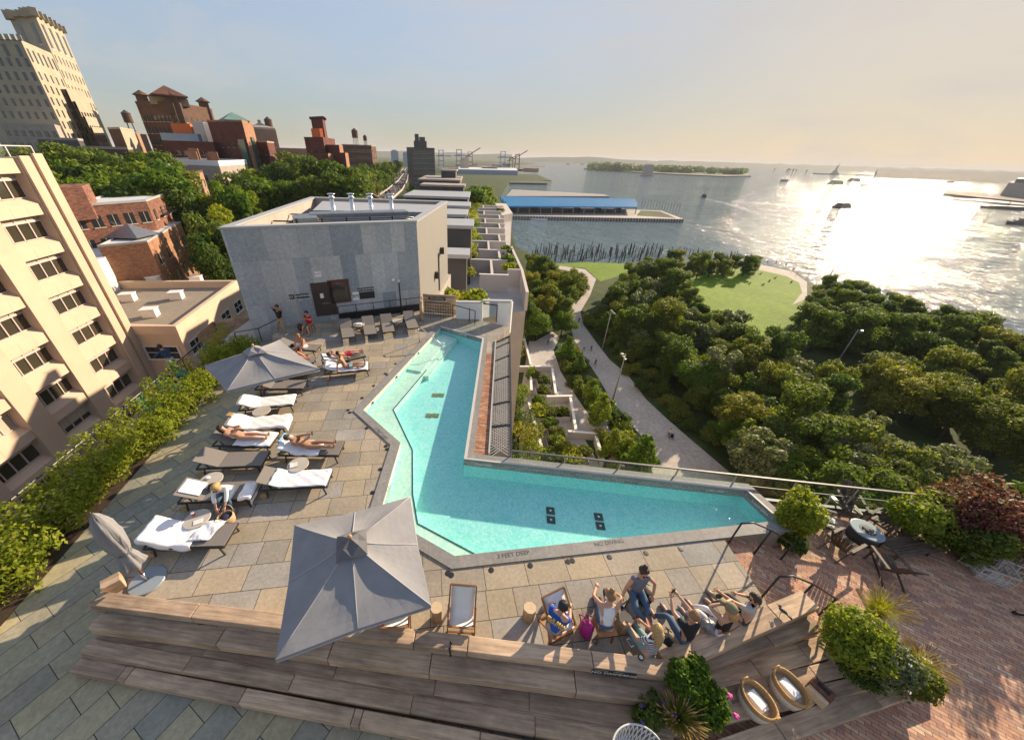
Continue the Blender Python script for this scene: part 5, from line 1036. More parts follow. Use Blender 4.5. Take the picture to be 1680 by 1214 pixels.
# coping: stone round the deck sides, thin pale cap on the far sides
MAT['coping'] = brickmat('pool_coping_stone', [(.22, .215, .205), (.27, .26, .245), (.245, .235, .22)], (.30, .29, .27), .75, 9, radians(-8), .006, .7, .5, .1, weather=.1)
def ringseg(q, a, b_, w0, z0, z1):
    i = edge_between(a, b_); j = (i + 1) % n; ia, ib = Vector(POOL[i]), Vector(POOL[j]); oa, ob = Vector(inset(POOL, -w0)[i]), Vector(inset(POOL, -w0)[j])
    q.prism([ia, ib, ob, oa], z0, z1)
for a, b_ in ((PA, PB), (PA, PH), (PH, PI), (PI, PG), (PG, PF)):
    q = MB(); ringseg(q, a, b_, .32, -.02, .035); q.build('coping', MAT['coping'], pool)
MAT['cap'] = M('pale_edge_cap', (.52, .50, .47), .6, .06, 2)
for a, b_ in ((PB, PC), (PC, PD)):
    q = MB(); ringseg(q, a, b_, .1, -.02, .05); q.build('edge_cap', MAT['cap'], pool); q = MB(); 
    i = edge_between(a, b_); j = (i + 1) % n; o1, o2 = inset(POOL, -.1), inset(POOL, -.32); q.prism([o1[i], o1[j], o2[j], o2[i]], -.02, .03); q.build('coping', MAT['coping'], pool)
for a, b_ in ((PD, PE), (PE, PF)):
    q = MB(); ringseg(q, a, b_, .30, -.02, .09); q.build('coping', MAT['coping'], pool)
    q = MB(); ringseg(q, a, b_, .06, .0905, .1); q.build('edge_cap', MAT['cap'], pool)
# water
m, nt, b, o = base('pool_water'); nt.nodes.remove(b)
v = coords(nt, (1, 1, 1)); vo = nt.nodes.new('ShaderNodeTexNoise'); 
n1 = noise(nt, v, 3.6, 3, .5, 1.6); bp = nt.nodes.new('ShaderNodeBump'); bp.inputs['Strength'].default_value = .35; bp.inputs['Distance'].default_value = .05; nt.links.new(n1, bp.inputs['Height'])
# ripple light imitated by a noise pattern painted into the transmission colour
rp = nt.nodes.new('ShaderNodeMath'); rp.operation = 'SUBTRACT'; nt.links.new(n1, rp.inputs[0]); rp.inputs[1].default_value = .5
ab = nt.nodes.new('ShaderNodeMath'); ab.operation = 'ABSOLUTE'; nt.links.new(rp.outputs[0], ab.inputs[0])
tc_ = ramp(nt, ab.outputs[0], [(0, (1, 1, 1)), (.03, (.96, .99, .99)), (.08, (.80, .95, .95)), (.22, (.70, .91, .92))])
t = nt.nodes.new('ShaderNodeBsdfTransparent'); nt.links.new(tc_, t.inputs[0])
g = nt.nodes.new('ShaderNodeBsdfGlossy'); g.inputs['Roughness'].default_value = .06; nt.links.new(bp.outputs[0], g.inputs['Normal'])
fr = schlick(nt, bp.outputs[0])
ms = nt.nodes.new('ShaderNodeMixShader'); nt.links.new(fr, ms.inputs[0]); nt.links.new(t.outputs[0], ms.inputs[1]); nt.links.new(g.outputs[0], ms.inputs[2]); nt.links.new(ms.outputs[0], o.inputs[0])
q = MB(); q.sheet(POOL, WZ); q.build('water', m, pool)
MAT['drain'] = plain('dark_drain', (.03, .045, .03), .5); MAT['drainyel'] = plain('yellowed_drain', (.20, .20, .04), .5)
for u, v, m_ in [(903, 838, 'drain'), (904, 853, 'drain'), (982, 848, 'drain'), (985, 863, 'drain'), (714, 648.5, 'drainyel'), (724, 648.5, 'drainyel'), (704, 682, 'drainyel'), (715, 682, 'drainyel')]:
    p = W(u, v, DEEP); q = MB(); q.box((p.x, p.y, DEEP + .012), (.26, .26, .016), -.1); dr = q.build('floor_drain', MAT[m_], pool); q = MB(); q.box((p.x, p.y, DEEP + .023), (.06, .06, .006), -.1); q.build('drain_screw', MAT['chrome'], dr)
i = edge_between(PA, PB)
for f in (.08, .33, .62): p = Vector(PA).lerp(Vector(PB), f) + nn * .02; q = MB(); q.tube([(p.x, p.y, -.1), (p.x + nn.x * .03, p.y + nn.y * .03, -.1)], .05, 8); q.build('wall_jet', MAT['black'], pool)
MAT['dimletter'] = plain('engraved_lettering', (.07, .07, .07), .7)
def ground_text(txt, u0, v0, u1, v1, z, size, m, par_):
    a, b_ = W(u0, v0, z), W(u1, v1, z); X = (b_ - a).normalized(); Y = Vector((-X.y, X.x, 0)); c = (a + b_) / 2; m4 = Matrix.Identity(4)
    for k in range(3): m4[k][0], m4[k][1], m4[k][2], m4[k][3] = X[k], Y[k], (0, 0, 1)[k], c[k]
    return sign_text(txt, size, m, m4, 'lettering', par_, .001)
ground_text('3 FEET DEEP', 814, 913, 870, 905.5, .038, .16, MAT['dimletter'], pool); ground_text('NO DIVING', 978, 893, 1020, 887.5, .038, .16, MAT['dimletter'], pool)
ground_text('3 FEET DEEP', 611, 697, 640, 726, .038, .15, MAT['dimletter'], pool); ground_text('NO DIVING', 633, 830, 640, 795, .038, .14, MAT['dimletter'], pool)
def wall_text(txt, a, b_, f, z, size):
    a, b_ = Vector((*a, 0)), Vector((*b_, 0)); X = (b_ - a).normalized(); N_ = Vector((X.y, -X.x, 0)); c = a.lerp(b_, f) + N_ * .006 + Vector((0, 0, z)); m4 = Matrix.Identity(4)
    for k in range(3): m4[k][0], m4[k][1], m4[k][2], m4[k][3] = X[k], (0, 0, 1)[k], N_[k], c[k]
    sign_text(txt, size, MAT['letter'], m4, 'lettering', pool, .001)
wall_text('3 FEET DEEP', PD, PE, .075, -.08, .1); wall_text('3 FEET DEEP', PD, PE, .9, -.08, .1); wall_text('3 FEET DEEP', PE, PF, .5, -.08, .1); wall_text('3 FEET DEEP', PB, PC, .55, -.09, .1)
# deck drains
dd = None
for u, v in [(735, 940), (740.5, 943), (806, 935), (870, 927.5), (932, 921), (939, 919.5), (1000, 913.5), (1060, 907), (1117, 900), (611, 808), (649, 597), (632, 613), (635, 615), (613, 633), (594, 653), (571, 673), (574, 677), (601.6, 702.6), (633, 732), (635, 737), (624, 770), (672, 530)]:
    p = W(u, v, 0)
    if dd is None: q = MB(); q.lathe([(.07, 0), (.07, .006), (.045, .008)], 12); dd = q.build('deck_drain', MAT['black']); o = dd
    else: o = dd.copy(); COL.objects.link(o)
    o.location = (p.x, p.y, .002); setp(o, 'small round dark drain cap set in the pool deck', 'drain', 'round drain caps along the pool')
# ---- timber terraces
def rows(th, specs):
    for A, B, zt, wd, thk, lens in specs:
        A, B = Vector((*A, 0)), Vector((*B, 0)); d = (B - A); L = d.length; d.normalize(); nb = Vector((-d.y, d.x, 0)); x = 0; i = 0; an = atan2(d.y, d.x)
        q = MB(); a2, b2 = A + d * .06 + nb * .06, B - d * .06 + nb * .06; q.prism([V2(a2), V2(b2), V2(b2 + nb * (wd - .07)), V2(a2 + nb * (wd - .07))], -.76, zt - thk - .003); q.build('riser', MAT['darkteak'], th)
        while x < L - .1:
            l = min(lens[i % len(lens)], L - x)
            if L - x - l < .4: l = L - x
            c = A + d * (x + l / 2) + nb * wd / 2 + Vector((0, 0, zt - thk / 2)); mb = MB(); rj = random.uniform(-.006, .006)
            mb.box((0, 0, rj), (l - .014, wd - .012, thk)); o = mb.build('beam', MAT['timber'], th, local=True, bevel=.014); o.location = c - Vector(th.location); o.rotation_euler = (0, 0, an); x += l; i += 1
tl = thing('timber_terrace_steps', 'long weathered timber bench steps below the big grey umbrella', 'steps', (-2, 3, LZ))
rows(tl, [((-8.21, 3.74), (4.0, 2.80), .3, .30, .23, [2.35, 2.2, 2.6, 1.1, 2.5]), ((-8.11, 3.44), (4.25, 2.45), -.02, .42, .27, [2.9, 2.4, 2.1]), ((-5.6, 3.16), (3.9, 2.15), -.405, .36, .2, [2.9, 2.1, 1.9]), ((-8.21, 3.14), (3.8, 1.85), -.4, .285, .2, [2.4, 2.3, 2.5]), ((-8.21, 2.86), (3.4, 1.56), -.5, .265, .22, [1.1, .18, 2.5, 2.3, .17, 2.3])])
trg = thing('timber_terrace_steps', 'shorter timber bench steps with wicker baskets before the brick floor', 'steps', (7, 3, LZ))
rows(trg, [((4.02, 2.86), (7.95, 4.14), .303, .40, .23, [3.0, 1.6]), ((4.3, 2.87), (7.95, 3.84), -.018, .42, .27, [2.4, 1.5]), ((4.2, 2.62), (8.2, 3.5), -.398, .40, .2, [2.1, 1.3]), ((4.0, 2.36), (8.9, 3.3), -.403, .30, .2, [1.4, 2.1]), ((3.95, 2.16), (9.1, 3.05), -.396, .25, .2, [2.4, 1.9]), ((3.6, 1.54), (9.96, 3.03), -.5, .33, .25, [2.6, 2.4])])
MB().prism([(-8.1, 3.5), (4, 2.5), (3.9, 1.9), (-8.1, 3.1)], -.76, -.43).build('riser', MAT['timber'], tl)
q = MB(); a, b_ = Vector((3.0, 2.853, .0)), Vector((3.9, 2.783, 0)); X = (b_ - a).normalized(); N_ = Vector((X.y, -X.x, 0)); ns = thing('step_sign', 'black NO SWIMMING strip fixed on the timber step face', 'sign', (3.4, 2.8, .2))
c = W(1008, 1104.5, .235); fA = Vector((-8.21, 3.74, 0)); t_ = (c - fA).dot(X); c = fA + X * t_ + N_ * .004; c.z = .195
q.bar(c - X * .42 + N_ * .004, c + X * .42 + N_ * .004, .012, .17); q.build('board', MAT['sign'], ns); m4 = Matrix.Identity(4)
for k in range(3): m4[k][0], m4[k][1], m4[k][2], m4[k][3] = X[k], (0, 0, 1)[k], N_[k], (c + N_ * .012)[k]
sign_text('NO SWIMMING', .125, MAT['letter'], m4, 'lettering', ns, .001)
# brick steps to the terrace
bsx = thing('brick_steps', 'brick steps between stone deck and brick terrace', 'steps', (8, 5.2, LZ))
for k, (x0, x1) in enumerate([(7.0, 7.5), (7.5, 8.0), (8.0, 8.5)]): MB().prism([(x0 + .05, 4.2), (x1 + .06, 4.25), (x1 + .2, 6.3), (x0 + .02, 6.25)], LZ + .002, -.19 * (k + 1)).build('tread', MAT['brickfloor'], bsx)
def tuberail(label, posts, path, rad=.022, m='black', name='handrail'):
    t = thing(name, label, 'handrail', posts[0][0]); 
    for a, b_ in posts: MB().tube([a, b_], rad, 8).build('post', MAT[m], t, smooth=True)
    MB().tube(path, rad, 8).build('rail', MAT[m], t, smooth=True); return t
for y0, lab in ((5.85, 'black handrail of the brick steps beside the pool wall'), (4.5, 'black handrail of the brick steps beside the timber bench')):
    x0 = 7.02
    tuberail(lab, [((x0, y0, 0), (x0, y0, .86)), ((x0 + .85, y0 - .03, -.38), (x0 + .85, y0 - .03, .66)), ((x0 + 1.65, y0 - .06, LZ), (x0 + 1.65, y0 - .06, .12))], [(x0, y0, .86), (x0 + .3, y0, .9), (x0 + .85, y0 - .03, .66), (x0 + 1.65, y0 - .06, .12)])
a = W(688, 562, 0); b_ = W(726.5, 579, -.17); tuberail('curved chrome handrail entering the pool at its far corner', [(a, a + Vector((0, 0, .85))), (b_ - Vector((0, 0, .3)), b_ + Vector((0, 0, .35)))], [a + Vector((0, 0, .85)), a.lerp(b_, .15) + Vector((0, 0, .92)), b_ + Vector((0, 0, .45)), b_ + Vector((0, 0, .2))], .025, 'chrome')
# glass balustrade
MAT['railgrey'] = plain('dark_grey_rail', (.10, .10, .10), .45)
gb = thing('glass_balustrade', 'long glass balustrade with pale top rail behind the pool arm', 'balustrade', (9, 8, LZ)); ga, gc = Vector((1.34, 8.82, 0)), Vector((17.2, 7.08, 0)); gd = (gc - ga).normalized(); Lg = (gc - ga).length
q = MB(); q.bar(ga + Vector((0, 0, .3)), gc + Vector((0, 0, .3)), .05, .05); q.build('top_rail', MAT['railgrey'], gb)
q = MB(); q.bar(ga + Vector((0, 0, LZ + .06)), gc + Vector((0, 0, LZ + .06)), .1, .12); q.build('base_channel', MAT['railgrey'], gb); q = MB(); q.bar(ga + Vector((0, 0, -.12)), gc + Vector((0, 0, -.12)), .02, .03); q.build('middle_rail', MAT['railgrey'], gb)
x = 0
while x < Lg - .5:
    l = min(1.8, Lg - x); q = MB(); q.bar(ga + gd * (x + .02) + Vector((0, 0, -.23)), ga + gd * (x + l - .02) + Vector((0, 0, -.23)), .012, .9); q.build('glass_panel', MAT['glass'], gb)
    q = MB(); q.bar(ga + gd * x + Vector((0, 0, LZ)), ga + gd * x + Vector((0, 0, .28)), .03, .04); q.build('post', MAT['steel'], gb); x += l
# expanded metal grating along the deck edge
mg = thing('metal_grating', 'black framed expanded metal grating along the brick strip', 'grating', (1.3, 13, -.1)); Ai, Bi, Ao, Bo = Vector((.62, 8.9, -.1)), Vector((1.15, 17.7, -.1)), Vector((1.36, 8.9, -.1)), Vector((1.97, 18.6, -.1))
q = MB()
for f in (0, .18, .34, .55, .76, .92, 1): q.bar(Ai.lerp(Bi, f), Ao.lerp(Bo, f), .07, .09)
q.bar(Ao, Bo, .07, .1); q.build('frame', MAT['black'], mg)
m, nt, b, o = base('pale_mesh_strand'); b.inputs['Base Color'].default_value = (.30, .29, .28, 1); b.inputs['Roughness'].default_value = .6; MAT['strand'] = m
q = MB(); nr = 62
for k in range(nr):
    f0, f1 = k / nr, (k + .9) / nr
    for s0, s1 in ((0, 1), (1, 0)):
        a = Ai.lerp(Bi, f0).lerp(Ao.lerp(Bo, f0), s0); b_ = Ai.lerp(Bi, min(1, f0 + .075)).lerp(Ao.lerp(Bo, min(1, f0 + .075)), s1); q.bar(a, b_, .034, .012)
q.build('mesh', MAT['strand'], mg)
MB().prism([(.65, 8.95), (1.33, 8.95), (1.9, 18.5), (1.14, 17.6)], -.77, -.5).build('tray', MAT['navy'], mg)
q = MB(); q.bar((.58, 8.9, .03), (1.11, 17.7, .03), .06, .1); setp(q.build('edge_trim', MAT['zinccap']), 'pale metal trim between brick strip and black grating', 'trim')
# ---- hedge strip and rail of the lane side
hd = thing('hedge', 'ragged yellow green hedge along the walkway beside the tan tower', 'hedge', (-11.8, 8, LZ)); LL = []; r = random.Random(21)
for i in range(64):
    y = -3.2 + i * .325; xc = -11.42 - max(0, y) * .095; LL.append((xc + .17 + r.gauss(0, .28), y, LZ + .48 + r.gauss(0, .12) + .12 * (y < 8), .56 + .2 * r.random(), .42, .46 + .25 * r.random()))
    if i % 2 == 0: LL.append((xc - .45 + r.gauss(0, .22), y, LZ + 1.0 + .3 * r.random(), .24, .24, .36))
hm = leafmesh('foliage', LL, 46000, .056, LG['hedge'], 5, .5); o = meshobj('foliage', hm, hd); o.location = -Vector(hd.location)
q = MB()
for i in range(150): y = -3 + i * .135; xc = -11.4 - max(0, y) * .105; q.tube([(xc + r.gauss(0, .3), y, LZ), (xc + r.gauss(0, .35) - .2, y + r.gauss(0, .1), LZ + .7 + .5 * r.random())], [.014, .006], 4)
q.build('stem', MAT['bark'], hd)
MAT['soil'] = M('dark_soil', (.05, .032, .022), .95, .3, 5, bmp=.4); flat('planting_bed', [(-10.55, -4), (-10.75, 3.7), (-12.3, 13.6), (-13.0, 18), (-14.2, 18), (-12.6, 5), (-12.3, -4)], LZ + .006, MAT['soil'])
lr = thing('roof_edge_railing', 'thin black railing above the lane outside the hedge', 'railing', (-13, 8, LZ)); q = MB(); ra, rb2, rc = Vector((-12.2, -3, .35)), Vector((-12.67, 5.97, .35)), Vector((-13.94, 15.8, .35)); q.tube([ra, rb2, rc], .03, 6); q.tube([ra - Vector((0, 0, .12)), rb2 - Vector((0, 0, .12)), rc - Vector((0, 0, .12))], .012, 5); q.build('rail', MAT['black'], lr)
q = MB()
for k in range(12): p = ra.lerp(rb2, k / 5) if k < 5 else rb2.lerp(rc, (k - 5) / 6); q.bar(p, p - Vector((0, 0, 1.1)), .03, .03)
q.build('post', MAT['black'], lr)
# ---- fence, white walls and rails at the back of the deck
wfz = thing('timber_fence', 'low grey timber fence with small sign beside the zinc box', 'fence', (-2.5, 22.2, 0)); fa, fb = W(694, 517, 0), W(748, 521, 0)
for k in range(6): q = MB(); q.bar(fa + Vector((0, .4, .12 + k * .2)), fb + Vector((0, .4, .12 + k * .2)), .04, .185); q.build('board', MAT['timber'], wfz)
q = MB(); q.bar(fa + Vector((0, .4, 1.26)), fb + Vector((0, .4, 1.26)), .14, .05); q.build('cap', MAT['timber'], wfz)
q = MB(); fm_ = fa.lerp(fb, .42) + Vector((0, .36, 1.03)); fx = (fb - fa).normalized(); q.bar(fm_ - fx * .55, fm_ + fx * .55, .02, .16); sgn = thing('fence_sign', 'thin NO SWIMMING strip on the timber fence', 'sign', fm_); q.build('board', MAT['sign'], sgn); m4 = Matrix.Identity(4); N_ = Vector((fx.y, -fx.x, 0))
for k in range(3): m4[k][0], m4[k][1], m4[k][2], m4[k][3] = fx[k], (0, 0, 1)[k], N_[k], (fm_ + N_ * .014)[k]
sign_text('NO SWIMMING', .13, MAT['letter'], m4, 'lettering', sgn, .001)
q = MB(); rl = thing('black_guard_rail', 'black barred guard rail before the low timber fence', 'railing', fa)
for k in range(11): p = fa.lerp(fb, .1 + .75 * k / 10) - Vector((0, .1, 0)); q.bar(p, p + Vector((0, 0, .95)), .025, .025)
q.build('bar', MAT['black'], rl); q = MB(); q.bar(fa.lerp(fb, .1) + Vector((0, -.1, .95)), fa.lerp(fb, .85) + Vector((0, -.1, .95)), .04, .04); q.build('top_rail', MAT['black'], rl)
p = W(692, 527, 0); t = thing('wooden_post', 'pale wooden post at the zinc box corner beside the loungers', 'post', p); MB().tube([p, p + Vector((0, 0, .62)), p + Vector((.01, 0, 1.25))], [.1, .095, .09], 10).build('shaft', MAT['stump'], t, smooth=True); MB().ball(p + Vector((.01, 0, 1.27)), .11, 10, 6, (1, 1, .6)).build('cap', MAT['stump'], t, smooth=True)
q = MB(); a, b_ = W(707, 522, 0) + Vector((0, 0, .55)), W(740, 515, 0) + Vector((0, 0, .6)); q.tube([a.lerp(b_, k / 10) - Vector((0, 0, .35 * sin(pi * k / 10))) for k in range(11)], .022, 6); MAT['rope'] = plain('pale_rope', (.5, .42, .3), .9); setp(q.build('rope', MAT['rope']), 'pale rope sagging before the timber fence', 'rope')
w1a, w1b, w2b = W(748, 523, 0), W(791, 525, 0), W(837, 531, 0)
t = thing('white_parapet_wall', 'white parapet wall behind the deck step, with sloping top', 'wall', w1a); MB().prism([V2(w1a), V2(w1b), (w1b.x + .02, w1b.y + .2), (w1a.x + .02, w1a.y + .2)], -.7, [1.05, 1.1, 1.1, 1.05]).build('panel', MAT['white'], t); q = MB(); q.bar(w1a + Vector((0, .1, 1.1)), w1b + Vector((0, .1, 1.15)), .26, .06); q.build('cap', MAT['cap'], t)
t = thing('white_end_wall', 'white end wall holding the small glass gate', 'wall', w2b); wm = w1b.lerp(w2b, .52); MB().prism([V2(wm), V2(w2b), (w2b.x + .1, w2b.y + .25), (wm.x + .1, wm.y + .25)], -.7, [1.25, 1.35, 1.35, 1.25]).build('panel', MAT['white'], t); q = MB(); q.bar(w1b + Vector((0, .12, 1.25)), w2b + Vector((0, .12, 1.42)), .3, .07); q.build('cap', MAT['cap'], t)
t = thing('glass_gate', 'small glass gate panel between the white walls', 'gate', w1b); q = MB(); q.bar(w1b + Vector((.05, 0, .55)), wm + Vector((-.03, 0, .55)), .02, 1.0); q.build('panel', MAT['glass'], t); q = MB(); q.bar(w1b + Vector((.05, 0, 1.08)), wm + Vector((0, 0, 1.08)), .06, .06); q.bar(wm + Vector((-.02, 0, 0)), wm + Vector((-.02, 0, 1.1)), .05, .05); q.build('frame', MAT['black'], t)
a = W(743, 523, 0); b_ = W(779, 533, 0); tuberail('black handrail stepping down before the white parapet wall', [(a, a + Vector((0, 0, .9))), (a.lerp(b_, .75) + Vector((0, .2, 0)), a.lerp(b_, .75) + Vector((0, .2, .9))), (b_, b_ + Vector((0, 0, .9)))], [a + Vector((0, 0, .9)), a.lerp(b_, .3) + Vector((0, 0, .92)), b_ + Vector((0, 0, .9))], .025)
zr = thing('wall_guard_rail', 'black guard rail along the zinc wall behind the row of loungers', 'railing', FA + FD * 6); q = MB(); a, b_ = FA + FD * 4.7 + FN * .35, FB + FN * .3
for k in range(6): p = a.lerp(b_, k / 5); q.bar(p, p + Vector((0, 0, .95)), .035, .035)
q.build('post', MAT['black'], zr); q = MB()
for z_ in (.95, .5): q.bar(a + Vector((0, 0, z_)), b_ + Vector((0, 0, z_)), .03, .03)
q.build('rail', MAT['black'], zr); q = MB(); q.bar(a + FN * -.2 + Vector((0, 0, .2)), b_ + FN * -.2 + Vector((0, 0, .2)), .06, .4); q.build('kick_plate', MAT['black'], zr)
sa, sb = W(430, 556, -.2), W(300, 590, -.75); tuberail('black stair rail dropping away left of the standing man', [(W(468, 545, 0), W(468, 545, 0) + Vector((0, 0, .9))), (W(430, 560, 0), W(430, 560, 0) + Vector((0, 0, .75))), (W(395, 575, LZ), W(395, 575, LZ) + Vector((0, 0, 1.1)))], [W(468, 545, 0) + Vector((0, 0, .9)), W(430, 560, 0) + Vector((0, 0, .75)), W(395, 575, LZ) + Vector((0, 0, 1.1))], .025)
p = W(659, 516, 0); t = thing('black_lamp_post', 'thin black lamp post standing before the zinc wall', 'lamp post', p); MB().tube([p, p + Vector((0, 0, 2.1))], .045, 8).build('pole', MAT['black'], t, smooth=True); MB().tube([p + Vector((0, 0, 2.1)), p + Vector((0, 0, 2.25))], .06, 8).build('lamp_cap', MAT['white'], t, smooth=True)
# timber screens below the zinc box, lane side
for i, (pa_, pb_) in enumerate([((322, 548), (349, 527)), ((351, 526), (408, 518))]):
    a, b_ = W(*pa_, -1.3), W(*pb_, -1.3); t = thing('timber_screen', ['pale timber screen by the hedge end', 'pale timber screen below the zinc box edge'][i], 'screen', a)
    for k in range(7): q = MB(); q.bar(a - Vector((0, 0, k * .2 + .1)), b_ - Vector((0, 0, k * .2 + .1)), .04, .185); q.build('board', MAT['timber'], t)
# ground level terraces beside the ramp (seen past the grating)
TZ2 = -29.9
def lowwall(pts, z0, z1, t_, label, m='whitewall'):
    t = thing('terrace_wall', label, 'wall', (*V2(pts[0]), z0)); q = MB()
    for a, b_ in zip(pts, pts[1:]): q.bar((a[0], a[1], (z0 + z1) / 2), (b_[0], b_[1], (z0 + z1) / 2), t_, z1 - z0)
    q.build('panel', MAT[m], t); q = MB()
    for a, b_ in zip(pts, pts[1:]): q.bar((a[0], a[1], z1 + .04), (b_[0], b_[1], z1 + .04), t_ + .1, .08)
    q.build('cap', MAT['white'], t)
PXW = [[(840, 601), (906, 601)], [(897, 650), (939, 649)], [(932, 707), (981, 711)], [(906, 604), (912, 645)], [(936, 652), (945, 705)], [(978, 715), (990, 755)], [(870, 601), (872, 640)], [(868, 660), (892, 745)], [(854, 530), (871, 598)]]
for i, w_ in enumerate(PXW):
    lowwall([V2(W(u, v, -28.5)) for u, v in w_], TZ2, -28.55, .35, ['pale wall at the head of the lower terraces', 'pale wall of the middle lower terrace', 'pale wall of the lowest terrace beside the boulders', 'long wall along the ramp beside the upper beds', 'long wall along the ramp beside the middle bed', 'wall running down beside the boulder bank', 'short inner wall among the upper beds', 'white rail wall edging the tall shrubs', 'slim white rail wall above the steps'][i])
flat('terrace_paving', [V2(W(u, v, TZ2)) for u, v in [(868, 560), (905, 560), (915, 640), (950, 705), (1000, 790), (850, 790), (855, 640)]], TZ2, MAT['terrfloor'])
for i, (u, v, rr_, hh, k) in enumerate([(900, 668, 2.2, 1.5, 'olive'), (885, 672, 1.6, 1.5, 'hedge'), (915, 705, 1.3, 1.4, 'olive'), (912, 718, 1.2, 1.2, 'fresh'), (940, 742, 2.2, 1.3, 'hedge'), (915, 740, 1.7, 1.3, 'olive'), (866, 720, 2.4, 5, 'olive'), (862, 690, 2, 4, 'dark'), (868, 745, 2.2, 4, 'fresh'), (893, 620, 1.3, 1.3, 'dark'), (893, 636, 1.3, 1.2, 'olive'), (848, 665, 1.6, 5, 'dark'), (845, 580, 2, 6, 'olive'), (850, 560, 2, 6, 'dark'), (855, 640, 1.8, 3, 'fresh'), (925, 672, 1.1, 1.2, 'olive'), (884, 652, 1.2, 1.2, 'fresh'), (925, 727, 1.4, 1.2, 'hedge'), (902, 742, 1.5, 1.2, 'dark'), (960, 735, 1.2, 1.2, 'olive'), (882, 612, 1., 1.2, 'olive'), (903, 690, 1.3, 1.2, 'fresh'), (880, 705, 1.5, 3, 'olive'), (872, 610, 1.2, 3, 'fresh')]):
    p = W(u, v, -28); shrub('terrace_bed_shrub', 'low clipped planting in the ground terraces beside the ramp' if hh < 2 else 'tall shrub rising close to the grating by the ground terraces', (p.x, p.y, TZ2 + (.9 if hh < 2 else 0)), rr_, hh, k, 700, .2, 300 + i, 'ground terrace beds' if hh < 2 else 'tall shrubs under the grating')
    if hh < 2: t = thing('planter_box', 'pale planter box holding clipped planting on the ground terraces', 'planter', (p.x, p.y, TZ2), 0, 'ground terrace planters'); q = MB(); q.box((0, 0, .5), (rr_ * 2.1, rr_ * 1.5, 1)); q.build('side_panel', MAT['whitewall'], t, local=True); MB().box((0, 0, 1.02), (rr_ * 2.0, rr_ * 1.4, .04)).build('soil', MAT['soil'], t, local=True)
# ================================================================== DECK FURNITURE
def setloc(o, p, rz): o.location = p; o.rotation_euler = (0, 0, rz)
# lounger: local x runs from the head (-) to the foot (+)
LL_ = 1.98; LW = .66; SEATZ = .34; HX = -.30; BL = .72; BA = radians(24)
MAT['lounger_frame'] = plain('dark_lounger_frame', (.055, .05, .045), .45, .3)
MAT['wheelwood'] = plain('wheel_wood', (.42, .28, .15), .6)
lo = thing('sun_lounger', 'x', 'sun lounger', (0, 0, -200), 0, 'sun loungers on the pool deck')
q = MB()
for s in (-1, 1): q.bar((-.95, s * LW / 2, SEATZ - .03), (.99, s * LW / 2, SEATZ - .03), .035, .06)
for x in (-.95, -.3, .98): q.bar((x, -LW / 2, SEATZ - .03), (x, LW / 2, SEATZ - .03), .035, .045)
for s in (-1, 1): q.bar((-.62, s * .25, SEATZ - .06), (-.75, s * .25, SEATZ + .19), .025, .025)
q.build('frame', MAT['lounger_frame'], lo, local=True)
MB().box((.345, 0, SEATZ + .012), (1.28, LW - .02, .022)).build('seat_sling', MAT['sling'], lo, local=True, bevel=.008)
def backpt(t): return (HX - cos(BA) * t, SEATZ + .012 + sin(BA) * t)
q = MB(); q.bar((HX, 0, SEATZ + .012), (backpt(BL)[0], 0, backpt(BL)[1]), LW - .02, .024); q.build('back_sling', MAT['sling'], lo, local=True, bevel=.008)
for x, dx in ((-.72, -.06), (.86, .05)):
    for s in (-1, 1): q = MB(); q.bar((x, s * LW / 2, SEATZ - .05), (x + dx, s * LW / 2, 0), .03, .04); q.build('leg', MAT['lounger_frame'], lo, local=True)
for s in (-1, 1): MB().tube([(-.86, s * (LW / 2 + .01), .1), (-.86, s * (LW / 2 + .045), .1)], .1, 14).build('wheel', MAT['wheelwood'], lo, local=True, smooth=False)
LG_ = []     # (head px, foot px, label)
LPX = [((246, 868), (379, 877), 'grey lounger with a white towel over its backrest, beside the closed umbrella'), ((297, 798), (419, 803), 'grey lounger carrying the woman in white'), ((330, 745), (436, 752), 'bare grey lounger between the woman in white and the black bikini'),
       ((355, 709), (451, 722), 'grey lounger under the reading woman in black bikini'), ((370, 689), (473, 691), 'grey lounger wholly covered by a long white towel with a hanging end'), ((396, 655), (484, 656), 'grey lounger with flat white towel nearest the bare one by the umbrella pole'),
       ((430, 622), (501, 631), 'bare grey lounger at the pole of the small umbrella'), ((441, 603), (507, 606), 'grey lounger under the person with purple shorts'), ((452, 585), (516, 590), 'grey lounger with bare legs, half under the small umbrella'), ((463, 559), (522, 571), 'grey lounger with the hunched sunburned man'),
       ((432, 778), (541, 784), 'grey lounger with spread white towel and no person beside the book table'), ((468, 724), (560, 736), 'grey lounger under the woman in green bikini raising her phone'), ((533, 599), (606, 601), 'grey lounger with the propped up man on white towel'), ((528, 586), (597, 580), 'grey lounger with the man in red shorts lying flat'),
       ((564, 519), (572, 554), 'grey lounger beside the brown door in the wall row'), ((601, 514), (608, 549), 'second grey lounger from the brown door in the wall row'), ((631, 510), (638, 545), 'third grey lounger from the brown door in the wall row'), ((669, 509), (678, 539), 'grey lounger at the wooden post end of the wall row')]
LG_ = []
for i, (h_, f_, lab) in enumerate(LPX):
    pf = W(*f_, .33); ph = W(*h_, .62); d = pf - ph; rz = atan2(d.y, d.x); c = pf - Vector((cos(rz), sin(rz), 0)) * .98; c.z = 0
    if i == 0: setloc(lo, c, rz); lo['label'] = lab; o = lo
    else: o = dup(lo, c, rz, lab)
    LG_.append((c, rz))
for o in [x for x in bpy.data.objects if x.name.startswith('sun_lounger')]:
    for ch in o.children: ch.visible_camera = True
def lmat(i): c, rz = LG_[i]; return Matrix.Translation(c) @ Matrix.Rotation(rz, 4, 'Z')
